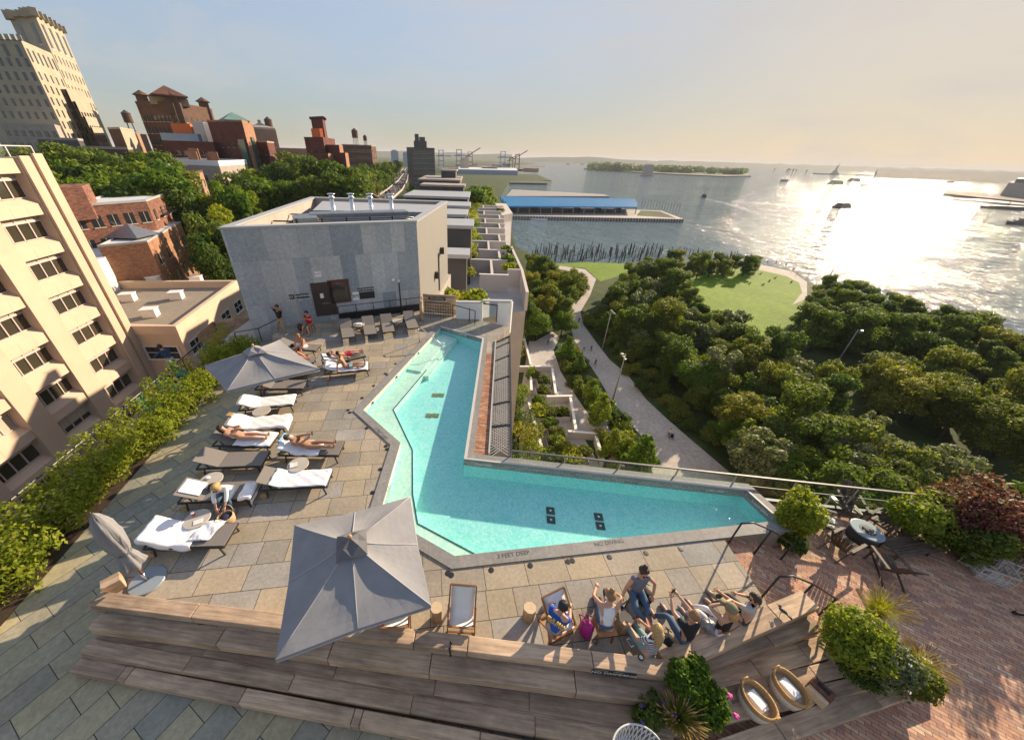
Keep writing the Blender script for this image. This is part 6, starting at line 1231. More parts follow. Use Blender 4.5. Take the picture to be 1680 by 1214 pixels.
def lz(x): return SEATZ + .026 if x > HX else SEATZ + .026 + (HX - x) * math.tan(BA)
def towel(i, x0, x1, w, label, hang_head=0, hang_foot=0, hang_side=0, y0=0, rumple=.018, skew=0, mat='pale_towel', name='towel'):
    """cloth lying on lounger i, following its profile, with edges that hang"""
    rr = random.Random(i * 7 + int(x1 * 10)); nx, ny = 26, 14; M4 = lmat(i); top = []; ph1, ph2 = rr.random() * 6, rr.random() * 6
    Ltot = hang_head + (x1 - x0) + hang_foot; vs = []
    for a in range(nx + 1):
        s = a / nx * Ltot
        for b in range(ny + 1):
            yy = (b / ny - .5) * (w + 2 * hang_side); y = y0 + yy
            if s < hang_head: x = max(x0, -.96) - .02 ; zb = lz(x0) - (hang_head - s)
            elif s > hang_head + x1 - x0: x = x1 + .015; zb = lz(x1) - (s - hang_head - x1 + x0)
            else: x = x0 + s - hang_head; zb = lz(x)
            x += skew * yy
            z = zb + .006 + rumple * (sin(s * 9 + yy * 7 + ph1) * sin(yy * 11 + s * 4 + ph2) + 1) * .8 + rumple * .5 * rr.random()
            ov = abs(y) - LW / 2 - .015
            if ov > 0: y = math.copysign(LW / 2 + .022 + .02 * sin(s * 12 + ph1), y); z -= ov
            vs.append((x, y, z))
    q = MB(); n1 = ny + 1; N_ = len(vs)
    q.add(vs, [(a * n1 + b, (a + 1) * n1 + b, (a + 1) * n1 + b + 1, a * n1 + b + 1) for a in range(nx) for b in range(ny)])
    o = q.build(name, MAT[mat]); o.data.polygons.foreach_set('use_smooth', [True] * len(o.data.polygons)); o.matrix_world = M4
    sdm = o.modifiers.new('thickness', 'SOLIDIFY'); sdm.thickness = .012; sdm.offset = 1
    return setp(o, label, 'towel')
towel(0, -.97, .18, .72, 'white towel thrown over the raised backrest beside the closed umbrella', .16, 0, .12, 0, .02)
towel(0, .14, .62, .55, 'crumpled white towel end lying on the lounger seat near the closed umbrella', 0, 0, 0, .08, .035, .3)
towel(1, -.9, -.42, .46, 'folded white towel on the backrest beside the woman in white', 0, 0, 0, .02, .004)
towel(1, .66, .97, .5, 'white cloth hanging off the lounger foot behind the woman in white', 0, .22, .08, -.1, .03)
towel(3, -.25, .93, .6, 'white towel below the woman in black bikini', 0, .1, .06, 0, .012)
towel(4, -.9, .99, .66, 'long white towel covering a lounger and hanging at its foot', .05, .24, .08, 0, .02)
towel(5, -.9, .97, .64, 'white towel laid flat over the lounger by the umbrella pole', .04, .04, .05, 0, .016)
towel(7, -.6, .4, .6, 'white towel under the person in purple shorts', 0, 0, .05, 0, .015)
towel(10, -.62, .95, .56, 'white towel spread on the empty lounger near the book table', 0, .05, .04, -.02, .02, .05)
towel(11, -.92, .35, .5, 'white towel below the woman in green bikini', 0, 0, .1, -.05, .02)
towel(12, -.9, .9, .6, 'white towel below the propped up man', 0, .05, .05, 0, .014)
towel(13, -.9, .1, .58, 'pale blue towel below the man in red shorts', 0, 0, .03, 0, .014)
MAT['bluecloth'] = M('light_blue_cloth', (.25, .50, .68), .9, .08, 4)
towel(11, -.98, -.72, .45, 'light blue cloth over the head end beside the green bikini woman', .12, 0, .0, .12, .008, 0, 'bluecloth', 'towel')
# round side tables
st = thing('side_table', 'x', 'side table', (0, 0, -200), 0, 'round side tables between the loungers'); MAT['tabletop'] = M('pale_table_top', (.46, .42, .37), .5, .08, 3)
MB().lathe([(.30, .40), (.31, .41), (.31, .43), (.305, .435)], 28).build('table_top', MAT['tabletop'], st, local=True)
for k in range(4): a = k * pi / 2 + .5; MB().bar((cos(a) * .24, sin(a) * .24, 0), (cos(a) * .16, sin(a) * .16, .4), .025, .025).build('leg', MAT['teak'], st, local=True)
q = MB(); q.bar((-.13, 0, .2), (.13, 0, .2), .02, .02); q.bar((0, -.13, .2), (0, .13, .2), .02, .02); q.build('stretcher', MAT['teak'], st, local=True)
TBL = [((323, 851), 'round side table with phone and orange cup beside the straw bag'), ((346, 787), 'round side table with white napkin left of the woman in white'), ((489, 762), 'round side table with an open book beside spread towel lounger'), ((429, 674), 'round side table between the two towel covered loungers'), ((463, 617), 'round side table behind the bare lounger at the umbrella pole'), ((589, 532), 'round side table with folded towel, between first loungers by the door'), ((652, 526), 'round side table next to the last lounger by the wooden post'), ((478, 598), 'round side table half hidden by the small umbrella edge')]
for i, ((u, v), l) in enumerate(TBL):
    p = W(u, v, .43); p.z = 0
    if i == 0: st.location = p; st['label'] = l
    else: dup(st, p, i * .7, l)
def small(nm, label, cat, mb, m, p, rz=0, bevel=0, smooth=False): o = mb.build(nm, m, None, bevel=bevel, smooth=smooth); setloc(o, p, rz); return setp(o, label, cat)
MAT['paper'] = M('paper', (.72, .70, .66), .8, .04, 4); MAT['orange'] = plain('orange_cup', (.65, .12, .03), .5)
p = W(482, 763, .44); t = thing('book', 'open paperback lying on the side table beside the towel lounger', 'book', p, .4); q = MB(); q.bar((-.11, 0, .012), (0, 0, .006), .2, .016); q.bar((0, 0, .006), (.11, 0, .012), .2, .016); q.build('pages', MAT['paper'], t, local=True); MB().box((0, 0, -.001), (.24, .21, .004)).build('cover', MAT['black'], t, local=True)
p = W(318, 845, .44); t = thing('cup', 'small orange cup on the table by the straw bag', 'cup', p); MB().lathe([(.03, 0), (.045, .1)], 12).build('body', MAT['orange'], t, local=True); MB().lathe([(.046, .1), (.046, .108), (.02, .112)], 12).build('lid', MAT['white'], t, local=True)
small('napkin', 'white crumpled napkin on the table left of the woman in white', 'napkin', MB().ball((0, 0, .03), .07, 9, 6, (1.2, .8, .45)), MAT['pale_towel'], W(341, 785, .435), .3)
small('magazine', 'folded paper sheet on the table near the straw bag', 'paper', MB().box((0, 0, .006), (.2, .15, .012)), MAT['paper'], W(325, 856, .437), .5)
small('folded_towel', 'folded white towel on the table between wall loungers', 'towel', MB().box((0, 0, .03), (.3, .2, .06)), MAT['pale_towel'], W(589, 532, .437), .2, .02)
small('folded_towel', 'small yellow tan pouch at the head of the towel covered lounger', 'pouch', MB().box((0, 0, .03), (.22, .2, .05)), M('tan_pouch', (.5, .33, .14), .8), W(378, 681, .63), -.1, .015)
# straw bag
p = W(375, 858, 0); t = thing('straw_bag', 'round straw bag with navy cloth inside, beside the woman in white', 'bag', p); MAT['straw'] = M('woven_straw', (.46, .33, .19), .85, .25, 30, bmp=.4)
MB().lathe([(.15, 0), (.2, .08), (.21, .24), (.19, .31), (.175, .31), (.18, .24)], 18, cap=False).build('body', MAT['straw'], t, local=True, smooth=True); MB().lathe([(.17, .2), (.12, .27), (.02, .29)], 12).build('cloth', plain('navy_cloth', (.02, .03, .07), .9), t, local=True, smooth=True)
for s in (-1, 1): MB().tube([(cos(a) * .12, s * .17 + s * .06 * sin(a), .3 + .17 * sin(a)) for a in [pi * k / 8 for k in range(9)]], .012, 6).build('handle', MAT['straw'], t, local=True, smooth=True)
# umbrellas
def umbrella(label, corners_px, apex_px, ze, pole_base, name='patio_umbrella', vent=True):
    C_ = [W(u, v, ze) for u, v in corners_px]; c = sum(C_, Vector()) / 4; ap = c + Vector((0, 0, .62)); t = thing(name, label, 'umbrella', pole_base)
    q = MB(); R = 9
    for k in range(4):
        A, B = C_[k], C_[(k + 1) % 4]; mid = (A + B) / 2 - (((A + B) / 2) - c) * .03
        for (P0, P1) in ((A, mid), (mid, B)):
            vs = []
            for i in range(R):
                f = .12 + .88 * i / (R - 1)
                for j in range(7):
                    e = P0.lerp(P1, j / 6); p = ap.lerp(e, f); p.z -= .05 * sin(pi * f) * sin(pi * j / 6) + .03 * sin(pi * f); vs.append(p)
            q.add(vs, [(i * 7 + j, (i + 1) * 7 + j, (i + 1) * 7 + j + 1, i * 7 + j + 1) for i in range(R - 1) for j in range(6)])
        for (P0, P1) in ((A, mid), (mid, B)): q.add([P0, P1, P1 - Vector((0, 0, .09)), P0 - Vector((0, 0, .09))], [(0, 1, 2, 3), (3, 2, 1, 0)])
    cp = q.build('canopy', MAT['umb'], t); q = MB()
    for k in range(4):
        A, B = C_[k], C_[(k + 1) % 4]; mid = (A + B) / 2 - (((A + B) / 2) - c) * .03; q.tube([A - Vector((0, 0, .085)), mid - Vector((0, 0, .085)), B - Vector((0, 0, .085))], .011, 5)
        for e in (A, mid): q.tube([ap.lerp(e, f) + Vector((0, 0, .006 - .03 * sin(pi * f))) for f in (.12, .35, .6, .8, 1)], .008, 5)
    q.build('seam_piping', MAT['cushion'], t, smooth=True)
    q = MB()
    for k in range(4):
        A, B = C_[k], C_[(k + 1) % 4]; a, b_ = c.lerp(A, .22) + Vector((0, 0, .53)), c.lerp(B, .22) + Vector((0, 0, .53)); m_ = (a + b_) / 2 + Vector((0, 0, .03))
        tip = ap + Vector((0, 0, .13)); q.add([tip, a, m_, b_, tip.lerp(a, .5) + Vector((0, 0, .03)), tip.lerp(m_, .5) - Vector((0, 0, .03)), tip.lerp(b_, .5) + Vector((0, 0, .03))], [(0, 4, 5), (4, 1, 2), (4, 2, 5), (0, 5, 6), (5, 2, 6), (2, 3, 6)])
    q.build('vent_cap', MAT['umbdark'] if vent else MAT['umb'], t)
    MB().tube([pole_base + Vector((0, 0, .02)), Vector((ap.x, ap.y, ap.z + .1))], .026, 10).build('pole', MAT['teak'], t, smooth=True); MB().ball(ap + Vector((0, 0, .17)), .045, 10, 7).build('finial', MAT['stump'], t, smooth=True)
    for k in range(4):
        for e in (C_[k], (C_[k] + C_[(k + 1) % 4]) / 2): q = MB(); q.bar(ap - Vector((0, 0, .06)), c.lerp(e, .97) - Vector((0, 0, .05)), .025, .02); q.build('rib', MAT['teak'], t)
    return t
pb = W(577, 890, 2.6); umbrella('large square grey canvas umbrella covering the timber bench', [(483, 862), (673, 815), (707, 993), (452, 1082)], (577, 890), 2.15, Vector((W(578, 950, 2.15).x, W(578, 950, 2.15).y, 0)))
umbrella('smaller square grey canvas umbrella over the far loungers', [(335, 600), (459, 558), (524, 605), (372, 641)], (425, 563), 2.2, W(434, 648, 0), vent=False)
for p, l in ((W(590, 985, 0), 'x'),):
    pass
def disc_base(p, label, t): MB().lathe([(.36, 0), (.37, .02), (.35, .05), (.05, .06)], 32, p).build('base', MAT['steelblue'], t)
MAT['steelblue'] = M('grey_blue_base', (.25, .30, .35), .35, .06, 3)
# closed umbrella on a round base
p = W(243, 953, 0); t = thing('closed_umbrella', 'folded grey umbrella tied round its pole on a round glassy base', 'umbrella', p); MB().lathe([(.36, 0), (.37, .02), (.35, .045), (.05, .05)], 36).build('base', MAT['steelblue'], t, local=True)
MB().tube([(0, 0, .045), (0, 0, 2.45)], .026, 10).build('pole', MAT['teak'], t, local=True, smooth=True); MB().tube([(0, 0, .05), (0, 0, .3)], .035, 10).build('sleeve', MAT['chrome'], t, local=True, smooth=True)
q = MB(); prof = [(.09, .62, .10), (.20, .72, .10), (.15, 1.0, .05), (.115, 1.18, .02), (.17, 1.42, .05), (.185, 1.8, .05), (.15, 2.15, .035), (.07, 2.38, .01), (.012, 2.47, 0)]; nn_ = 36; vs = []
for r_, z_, am in prof:
    for j in range(nn_): a = 2 * pi * j / nn_; rr = r_ + am * (abs(sin(a * 4 + z_ * .7)) - .5) + .02 * sin(a * 11 + z_ * 5); vs.append((cos(a) * rr, sin(a) * rr, z_ + (.06 * sin(a * 4) if z_ < .8 else 0)))
q.add(vs, [(i * nn_ + j, i * nn_ + (j + 1) % nn_, (i + 1) * nn_ + (j + 1) % nn_, (i + 1) * nn_ + j) for i in range(len(prof) - 1) for j in range(nn_)]); q.build('folded_canopy', MAT['umb'], t, local=True, smooth=True); MB().lathe([(.135, 1.15), (.14, 1.19), (.135, 1.22)], 20, cap=False).build('tie_band', MAT['umbdark'], t, local=True)
small('timber_block', 'short pale timber block at the bench end beside the closed umbrella', 'block', MB().box((0, 0, .17), (.34, .26, .34)), MAT['timber'], W(192, 965, 0), .8, .012)
# stump tables
MAT['stumptop'] = M('stump_end_grain', (.62, .47, .30), .7, .12, 14)
def stump(u, v, h_, r_, label, m='stump'):
    t = thing('stump_table', label, 'stump stool', W(u, v, 0), .3); n_ = 8; rr = random.Random(u); rad = [r_ * rr.uniform(.92, 1.06) for _ in range(n_)]
    q = MB(); q.add([(cos(2 * pi * j / n_) * rad[j] * k, sin(2 * pi * j / n_) * rad[j] * k, z_) for z_, k in ((0, .92), (h_, 1)) for j in range(n_)], [(j, (j + 1) % n_, n_ + (j + 1) % n_, n_ + j) for j in range(n_)]); q.build('trunk', MAT[m], t, local=True)
    q = MB(); q.add([(cos(2 * pi * j / n_) * rad[j], sin(2 * pi * j / n_) * rad[j], h_ + .001) for j in range(n_)], [tuple(range(n_))]); q.build('top_face', MAT['stumptop'], t, local=True); return t
stump(866, 1014, .47, .135, 'pale faceted stump stool standing alone beside the deck chair'); stump(1019, 1030, .44, .15, 'pale stump stool with carved top beside the striped shirt woman'); stump(717, 1014, .47, .13, 'gnarled stump stool between umbrella edge and white deck chair')
# sling deck chairs
def deck_chair(p, rz, label):
    t = thing('deck_chair', label, 'deck chair', p, rz, None); w_ = .56     # local +y is the back (head), -y the front
    for s in (-1, 1):
        x = s * w_ / 2
        MB().bar((x, -.30, .36), (x, .28, .90), .03, .045).build('back_rail', MAT['teak'], t, local=True); MB().bar((x * .9, .26, .0), (x * .9, -.32, .42), .03, .045).build('front_rail', MAT['teak'], t, local=True); MB().bar((x * 1.05, -.26, .0), (x * 1.05, .0, .62), .025, .04).build('prop_rail', MAT['teak'], t, local=True)
    for y, z_ in ((.28, .90), (-.32, .42), (.24, .03), (-.26, .05)): MB().bar((-w_ / 2, y, z_), (w_ / 2, y, z_), .03, .03).build('cross_bar', MAT['teak'], t, local=True)
    q = MB(); n_ = 16; vs = []
    for k in range(n_ + 1):
        f = k / n_; y = -.32 + .6 * f; z_ = .42 + .48 * f - .26 * sin(pi * f) ** 1.2 * (1.25 - .7 * f)
        for x in (-w_ / 2 + .03, -.1, .1, w_ / 2 - .03): vs.append((x, y, z_ + .012 - (.02 if abs(x) < .2 else 0)))
    q.add(vs, [(k * 4 + j, k * 4 + j + 1, k * 4 + j + 5, k * 4 + j + 4) for k in range(n_) for j in range(3)]); o = q.build('sling', MAT['canvas'], t, local=True, smooth=True); o.modifiers.new('thickness', 'SOLIDIFY').thickness = .006; return t
pc = W(757, 1040, 0); deck_chair(Vector((pc.x, pc.y + .27, 0)), -.05, 'empty white sling deck chair in the open by the bench'); pc = W(650, 1040, 0); deck_chair(Vector((pc.x, pc.y + .27, 0)), .05, 'white sling deck chair mostly hidden below the umbrella edge')
DC3 = W(917, 1050, 0); DC3 = Vector((DC3.x - .05, DC3.y + .26, 0)); DC3R = .42
deck_chair(DC3, DC3R, 'white sling deck chair holding the man in blue shirt')
# folding stool for the woman in white top
p = W(990, 1060, 0); FSX = Vector((p.x, p.y + .2, 0)); t = thing('wooden_stool', 'low wooden stool below the woman in white top', 'stool', FSX, .1)
for a, b_ in ((-1, -1), (1, -1), (1, 1), (-1, 1)): MB().bar((a * .17, b_ * .15, 0), (a * .15, b_ * .13, .40), .03, .03).build('leg', MAT['teak'], t, local=True)
MB().box((0, 0, .415), (.42, .36, .03)).build('seat', MAT['teak'], t, local=True, bevel=.006)
# ---- bags and small things by the group
def lump(nm, label, p, r_, sc, m, cat='bag', straps=1, rz=0, sm='black'):
    t = thing(nm, label, cat, p, rz); rr = random.Random(int(p[0] * 100)); q = MB(); q.ball((0, 0, r_ * sc[2]), r_, 16, 11, sc); q.v = [(v_[0] * (1 + .06 * sin(9 * v_[1] / r_ + 3)), v_[1] * (1 + .06 * sin(8 * v_[2] / r_)), max(0, v_[2] * (1 + .05 * sin(10 * v_[0] / r_)))) for v_ in q.v]; q.build('body', MAT[m], t, local=True, smooth=True)
    q = MB(); q.ball((0, -r_ * sc[1] * .82, r_ * sc[2] * .75), r_ * .55, 10, 7, (sc[0] * .9, .45, sc[2] * .8)); q.build('pocket', MAT[m], t, local=True, smooth=True)
    for s in range(straps): MB().tube([(r_ * sc[0] * (.5 - s) * 1.1 + .03 * sin(k), r_ * sc[1] * .8 + .12 * sin(pi * k / 7), r_ * sc[2] * (.3 + 1.7 * k / 7)) for k in range(8)], .014, 5).build('strap', MAT[sm], t, local=True, smooth=True)
    return t
MAT['pink'] = M('magenta_nylon', (.34, .012, .16), .55, .15, 8); MAT['blackcloth'] = M('black_fabric', (.014, .014, .015), .85, .2, 8); MAT['silver'] = M('crinkled_silver', (.22, .22, .22), .35, .5, 9, metal=.5, bmp=.6); 
lump('backpack', 'magenta backpack on the deck between blue shirt and white top', W(958, 1040, 0), .2, (.75, .7, 1.3), 'pink', straps=2, sm='pink'); lump('shoulder_bag', 'black bag on the bench behind the striped shirt woman', W(1092, 1052, .3), .15, (.9, .7, .7), 'blackcloth')
lump('shoulder_bag', 'black bag hanging open on the deck before the standing woman', W(1052, 985, 0), .22, (1.0, .8, .9), 'blackcloth', straps=2); lump('silver_bag', 'crinkled silver bag on the bench beside the black tank top', W(1158, 1030, .3), .17, (1.0, .75, .75), 'silver', straps=1)
lump('beach_bag', 'dark red bag on the floor beside the lifeguard', W(494, 543, 0), .2, (.8, .7, 1.2), 'reddoor'); 
def phone(u, v, z, rz, label): p = W(u, v, z); t = thing('mobile_phone', label, 'phone', p, rz); MB().box((0, 0, .005), (.075, .15, .01)).build('body', MAT['white'], t, local=True, bevel=.003); MB().box((0, 0, .0115), (.066, .12, .002)).build('screen', MAT['winglass'], t, local=True)
phone(1034, 1054, .3, .35, 'mobile phone lying on the bench by the striped shirt woman')
p = W(1051, 1079, .3); t = thing('round_clock', 'small black round dial standing at the bench corner', 'clock', p, .3); MB().lathe([(.05, 0), (.055, .02), (.05, .035)], 18).build('body', MAT['black'], t, local=True); MB().lathe([(.036, .036), (.036, .038)], 18).build('dial', MAT['white'], t, local=True)
p = W(740, 1058, .3); t = thing('black_bracket', 'small black metal bracket on the bench edge beside the deck chair', 'bracket', p); MB().tube([(0, 0, 0), (.02, -.03, .1), (-.02, -.12, .12), (0, -.14, -.1)], .022, 8).build('arm', MAT['black'], t, local=True, smooth=True); MB().ball((0, 0, .12), .035, 8, 6).build('knob', MAT['black'], t, local=True)
# small dark bird on the bench
p = W(1281, 1006, .3); t = thing('bird', 'small dark bird perched on the bench end by the brick steps', 'bird', p, 2.2); q = MB(); q.ball((0, 0, .11), .05, 10, 8, (1.7, .8, .85)); q.ball((.085, 0, .17), .032, 10, 7); q.bar((.11, 0, .168), (.145, 0, .162), .01, .01); q.bar((-.07, 0, .1), (-.18, 0, .07), .05, .012); q.build('body', MAT['navy'], t, local=True, smooth=True)
q = MB(); q.bar((.01, .018, 0), (.01, .018, .08), .007, .007); q.bar((.01, -.018, 0), (.01, -.018, .08), .007, .007); q.build('leg', MAT['black'], t, local=True)
# ---- brick terrace: fire table, folding slat chairs, crates
p = W(1412, 886, LZ); FT = Vector((p.x, p.y + .05, LZ)); t = thing('fire_table', 'round dark fire table with pale top and central burner', 'fire table', FT); MAT['dkwicker'] = M('dark_table_body', (.045, .043, .04), .7, .2, 6)
MB().lathe([(.31, 0), (.33, .05), (.36, .38)], 32).build('body', MAT['dkwicker'], t, local=True, smooth=True); MB().lathe([(.36, .381), (.385, .385), (.385, .425), (.37, .43), (.2, .43)], 36).build('top', MAT['steelblue'], t, local=True); MB().lathe([(.19, .432), (.185, .437)], 24).build('burner_plate', MAT['black'], t, local=True)
r = random.Random(2); q = MB()
for k in range(14): q.ball((r.gauss(0, .05), r.gauss(0, .05), .45), .03, 6, 5)
q.build('lava_stones', MAT['rock'], t, local=True)
fc = thing('slat_chair', 'x', 'slat chair', (0, 0, -200), 0, 'dark slatted chairs round the fire table')   # local +y = back
for k in range(6): x = -.22 + k * .088; q = MB(); q.bar((x * .8, .18, .26), (x * 1.15, .62, .98), .07, .02); q.build('back_slat', MAT['darkteak'], fc, local=True)
for k in range(6): x = -.22 + k * .088; q = MB(); q.bar((x, -.34, .38), (x, .22, .28), .07, .02); q.build('seat_slat', MAT['darkteak'], fc, local=True)
for s in (-1, 1):
    MB().bar((s * .25, -.36, .38), (s * .25, .62, .02), .03, .05).build('leg', MAT['darkteak'], fc, local=True); MB().bar((s * .27, -.3, 0), (s * .27, -.26, .56), .03, .05).build('leg', MAT['darkteak'], fc, local=True); MB().bar((s * .31, -.36, .57), (s * .31, .42, .6), .08, .025).build('arm', MAT['darkteak'], fc, local=True)
q = MB(); q.bar((-.26, .28, .45), (.26, .28, .45), .025, .05); q.bar((-.27, -.33, .35), (.27, -.33, .35), .025, .05); q.build('cross_bar', MAT['darkteak'], fc, local=True)
CH = [(1355, 868, 'dark slatted chair with pale cushion beside the pool side plant'), (1393, 854, 'dark slatted chair backing onto the glass rail'), (1434, 870, 'dark slatted chair backing toward the big shrubs'), (1369, 905, 'dark slatted chair on the near pool side of the fire table'), (1434, 920, 'dark slatted chair seen from behind, nearest the crates')]
for i, (u, v, l) in enumerate(CH):
    p = W(u, v, LZ); p.z = LZ; d = p - FT; rz = atan2(d.y, d.x) - pi / 2
    dd_ = max(1.0, min(1.08, hypot(d.x, d.y))); p = FT + Vector((d.x, d.y, 0)).normalized() * dd_
    if i == 0: setloc(fc, p, rz); fc['label'] = l; fc.scale = (.9,) * 3; MB().box((0, -.05, .37), (.46, .5, .05)).build('cushion', MAT['paper'], fc, local=True, bevel=.02) if False else None
    else: dup(fc, p, rz, l, None, .9)
small('seat_cushion', 'pale seat cushion on the slatted chair by the pool side plant', 'cushion', MB().box((0, 0, 0), (.46, .46, .06)), MAT['paper'], FT + (W(1355, 868, LZ) - FT).normalized() * 1.0 + Vector((0, 0, .36)), .8, .025)
p = W(1476, 905, LZ); t = thing('bench_lounger', 'low dark slatted lounger lying flat behind the chairs', 'lounger', p, .15)
for k in range(7): MB().bar((-.55, -.24 + k * .08, .28), (.75, -.24 + k * .08, .3), .065, .02).build('slat', MAT['darkteak'], t, local=True)
for a, b_ in ((-.5, -.2), (.65, -.2), (.65, .2), (-.5, .2)): MB().bar((a, b_, 0), (a, b_, .27), .04, .04).build('leg', MAT['darkteak'], t, local=True)
wc = thing('wire_crate', 'x', 'crate', (0, 0, -200), 0, 'pale wire crates by the shrubs'); MAT['crate'] = M('pale_crate_slats', (.52, .46, .40), .7, .12, 5); q = MB()
for z_ in (.02, .16, .3):
    for a, b_ in (((-.25, -.2), (.25, -.2)), ((.25, -.2), (.25, .2)), ((.25, .2), (-.25, .2)), ((-.25, .2), (-.25, -.2))): q.bar((*a, z_), (*b_, z_), .02, .03)
for k in range(5):
    x = -.25 + k * .125
    for y in (-.2, .2): q.bar((x, y, 0), (x, y, .31), .018, .018)
    q.bar((x, -.2, .015), (x, .2, .015), .02, .015)
for y in (-.07, .07):
    for x in (-.25, .25): q.bar((x, y, 0), (x, y, .31), .018, .018)
q.build('frame', MAT['crate'], wc, local=True); MB().box((0, 0, .04), (.44, .34, .03)).build('liner', MAT['paper'], wc, local=True)
for i, (u, v, z_, l) in enumerate([(1600, 925, LZ, 'pale wire crate lying leftmost of the three by the shrubs'), (1618, 942, LZ, 'pale wire crate nearest on the brick of the three by the shrubs'), (1642, 925, LZ, 'pale wire crate tucked under the shrub of the three')]):
    if i == 0: setloc(wc, W(u, v, z_), .5); wc['label'] = l; wc.scale = (1.3,) * 3
    else: dup(wc, W(u, v, z_), [.5, -.5, .9][i], l, None, 1.3)
# ---- baskets, old block, planters on the right steps
MAT['wick'] = M('woven_basket', (.50, .31, .13), .8, .25, 26, stretch=(1, 1, 2.5), bmp=.7); MAT['basketbase'] = M('white_painted_basket', (.62, .58, .50), .8, .15, 24, bmp=.5)
def basket(p, rz, label):
    t = thing('wicker_basket', label, 'basket', p, rz, None); sx, sy = .23, .30
    q = MB(); q.lathe([(.9, 0), (.97, .14), (1.0, .24)], 28, (0, 0, 0), sx, sy); q.build('painted_base', MAT['basketbase'], t, local=True, smooth=True); q = MB(); q.lathe([(1.0, .24), (1.03, .3), (1.07, .37), (.98, .37), (.93, .3), (.88, .22)], 28, (0, 0, 0), sx, sy, cap=False); q.build('woven_side', MAT['wick'], t, local=True, smooth=True)
    q = MB(); q.tube([(cos(a) * sx * 1.03, sin(a) * sy * 1.03, .37 + .03 * (sin(a) ** 4)) for a in [2 * pi * k / 32 for k in range(33)]], .024, 8); q.build('rim', MAT['wick'], t, local=True, smooth=True)
    for s in (-1, 1): MB().tube([(cos(a) * .09, s * sy * 1.05, .37 + .1 * sin(a)) for a in [pi * k / 8 for k in range(9)]], .016, 7).build('handle', MAT['wick'], t, local=True, smooth=True)
    MB().lathe([(.85, .21), (.0, .215)], 24, (0, 0, 0), sx, sy).build('liner', MAT['basketbase'], t, local=True); return t
def rolled(p, rz, label): q = MB(); [q.box((-.07 + .07 * k, 0, .03 + .012 * (k % 2)), (.075, .33, .08)) for k in range(3)]; q.box((0, .01, .085), (.2, .28, .03), .1); o = q.build('folded_towel', MAT['pale_towel'], None, bevel=.02); setloc(o, p, rz); setp(o, label, 'towel')
b1, b2 = W(1232, 1158, -.4), W(1284, 1138, -.4)
basket(b1, .35, 'wicker basket with white base and towels, nearer the rose planter'); basket(b2, .35, 'wicker basket with white base and towels, nearer the old wooden block')
rolled(b1 + Vector((0, 0, .225)), .35, 'white towels inside the basket nearer the rose planter'); rolled(b2 + Vector((0, 0, .225)), .35, 'white towels inside the basket nearer the wooden block')
MAT['oldwood'] = woodmat('old_red_wood', (.06, .03, .022), (.19, .09, .06), .8, (1, 6, 6))
p = W(1338, 1140, -.4); t = thing('wooden_crate_block', 'old red brown wooden block with pale side beside the baskets', 'crate', p, .5); MB().box((.06, 0, .13), (.22, .36, .26)).build('block', MAT['oldwood'], t, local=True, bevel=.015); MB().box((-.1, 0, .1), (.1, .33, .2)).build('side_block', MAT['stumptop'], t, local=True, bevel=.01); MB().box((.06, 0, .262), (.08, .2, .01)).build('slot', MAT['black'], t, local=True)
MAT['pot'] = M('pale_stone_pot', (.34, .31, .28), .85, .12, 3, bmp=.15)
def pot(p, r_, h_, label, group=None):
    t = thing('planter_pot', label, 'planter', p); MB().lathe([(r_ * .72, 0), (r_ * .85, h_ * .4), (r_, h_ * .93), (r_ * 1.06, h_ * .94), (r_ * 1.06, h_), (r_ * .93, h_), (r_ * .9, h_ * .86)], 28, cap=False).build('bowl', MAT['pot'], t, local=True, smooth=True); MB().lathe([(r_ * .92, h_ * .88), (.01, h_ * .9)], 20).build('soil', MAT['soil'], t, local=True)
P_ = lambda u, v, z: W(u, v, z)
pot(W(1378, 1080, -.4), .36, .55, 'big pale stone pot at the bench end below the tall bush'); pot(W(1448, 1108, -.4), .3, .45, 'pale stone pot in the middle of the leafy planter row'); pot(W(1486, 1138, -.5), .22, .32, 'small pale pot at the outer step corner')
def blades(name, label, p, r_, h_, n_, kind, seed, plume=True, group=None):
    t = thing(name, label, 'ornamental grass', p, 0, group); rr = random.Random(seed); q = MB(); pq = MB()
    for k in range(n_):
        a = rr.random() * 6.28; d = r_ * (.35 + .75 * rr.random()); hh = h_ * rr.uniform(.6, 1.05); b0 = Vector((cos(a) * .08 * rr.random(), sin(a) * .08 * rr.random(), 0)); s = Vector((-sin(a), cos(a), 0)) * .0026
        p1 = b0 + Vector((cos(a) * d * .35, sin(a) * d * .35, hh * .7)); p2 = b0 + Vector((cos(a) * d, sin(a) * d, hh * (.8 if k % 3 else 1)))
        q.add([b0 - s, b0 + s, p1 + s, p1 - s, p2], [(0, 1, 2, 3), (3, 2, 4)])
        if plume and k % 9 == 0: pq.tube([p1.lerp(p2, .5) + Vector((0, 0, hh * .15)), p2 + Vector((0, 0, hh * .12)), p2 + Vector((cos(a) * .05, sin(a) * .05, hh * .22))], [.004, .009, .002], 5)
    o = q.build('blade', LG[kind], t, local=True); o.name = 'grass_blades'; 
    if plume: pq.build('plumes', LG['tan'], t, local=True, smooth=True)
    return t
def flower_dots(t, pts, r_, m, nm='flower'):
    for p in pts: q = MB(); [q.ball((p[0] + .02 * cos(a), p[1] + .02 * sin(a), p[2]), r_, 7, 5, (1, 1, .6)) for a in (0, 2.1, 4.2)]; q.build(nm, m, t, local=True, smooth=True)
MAT['rose'] = plain('pink_petal', (.60, .05, .25), .6); MAT['violet'] = plain('violet_petal', (.14, .07, .38), .6); MAT['whitepetal'] = plain('white_petal', (.75, .7, .68), .6)
LZR = -.4
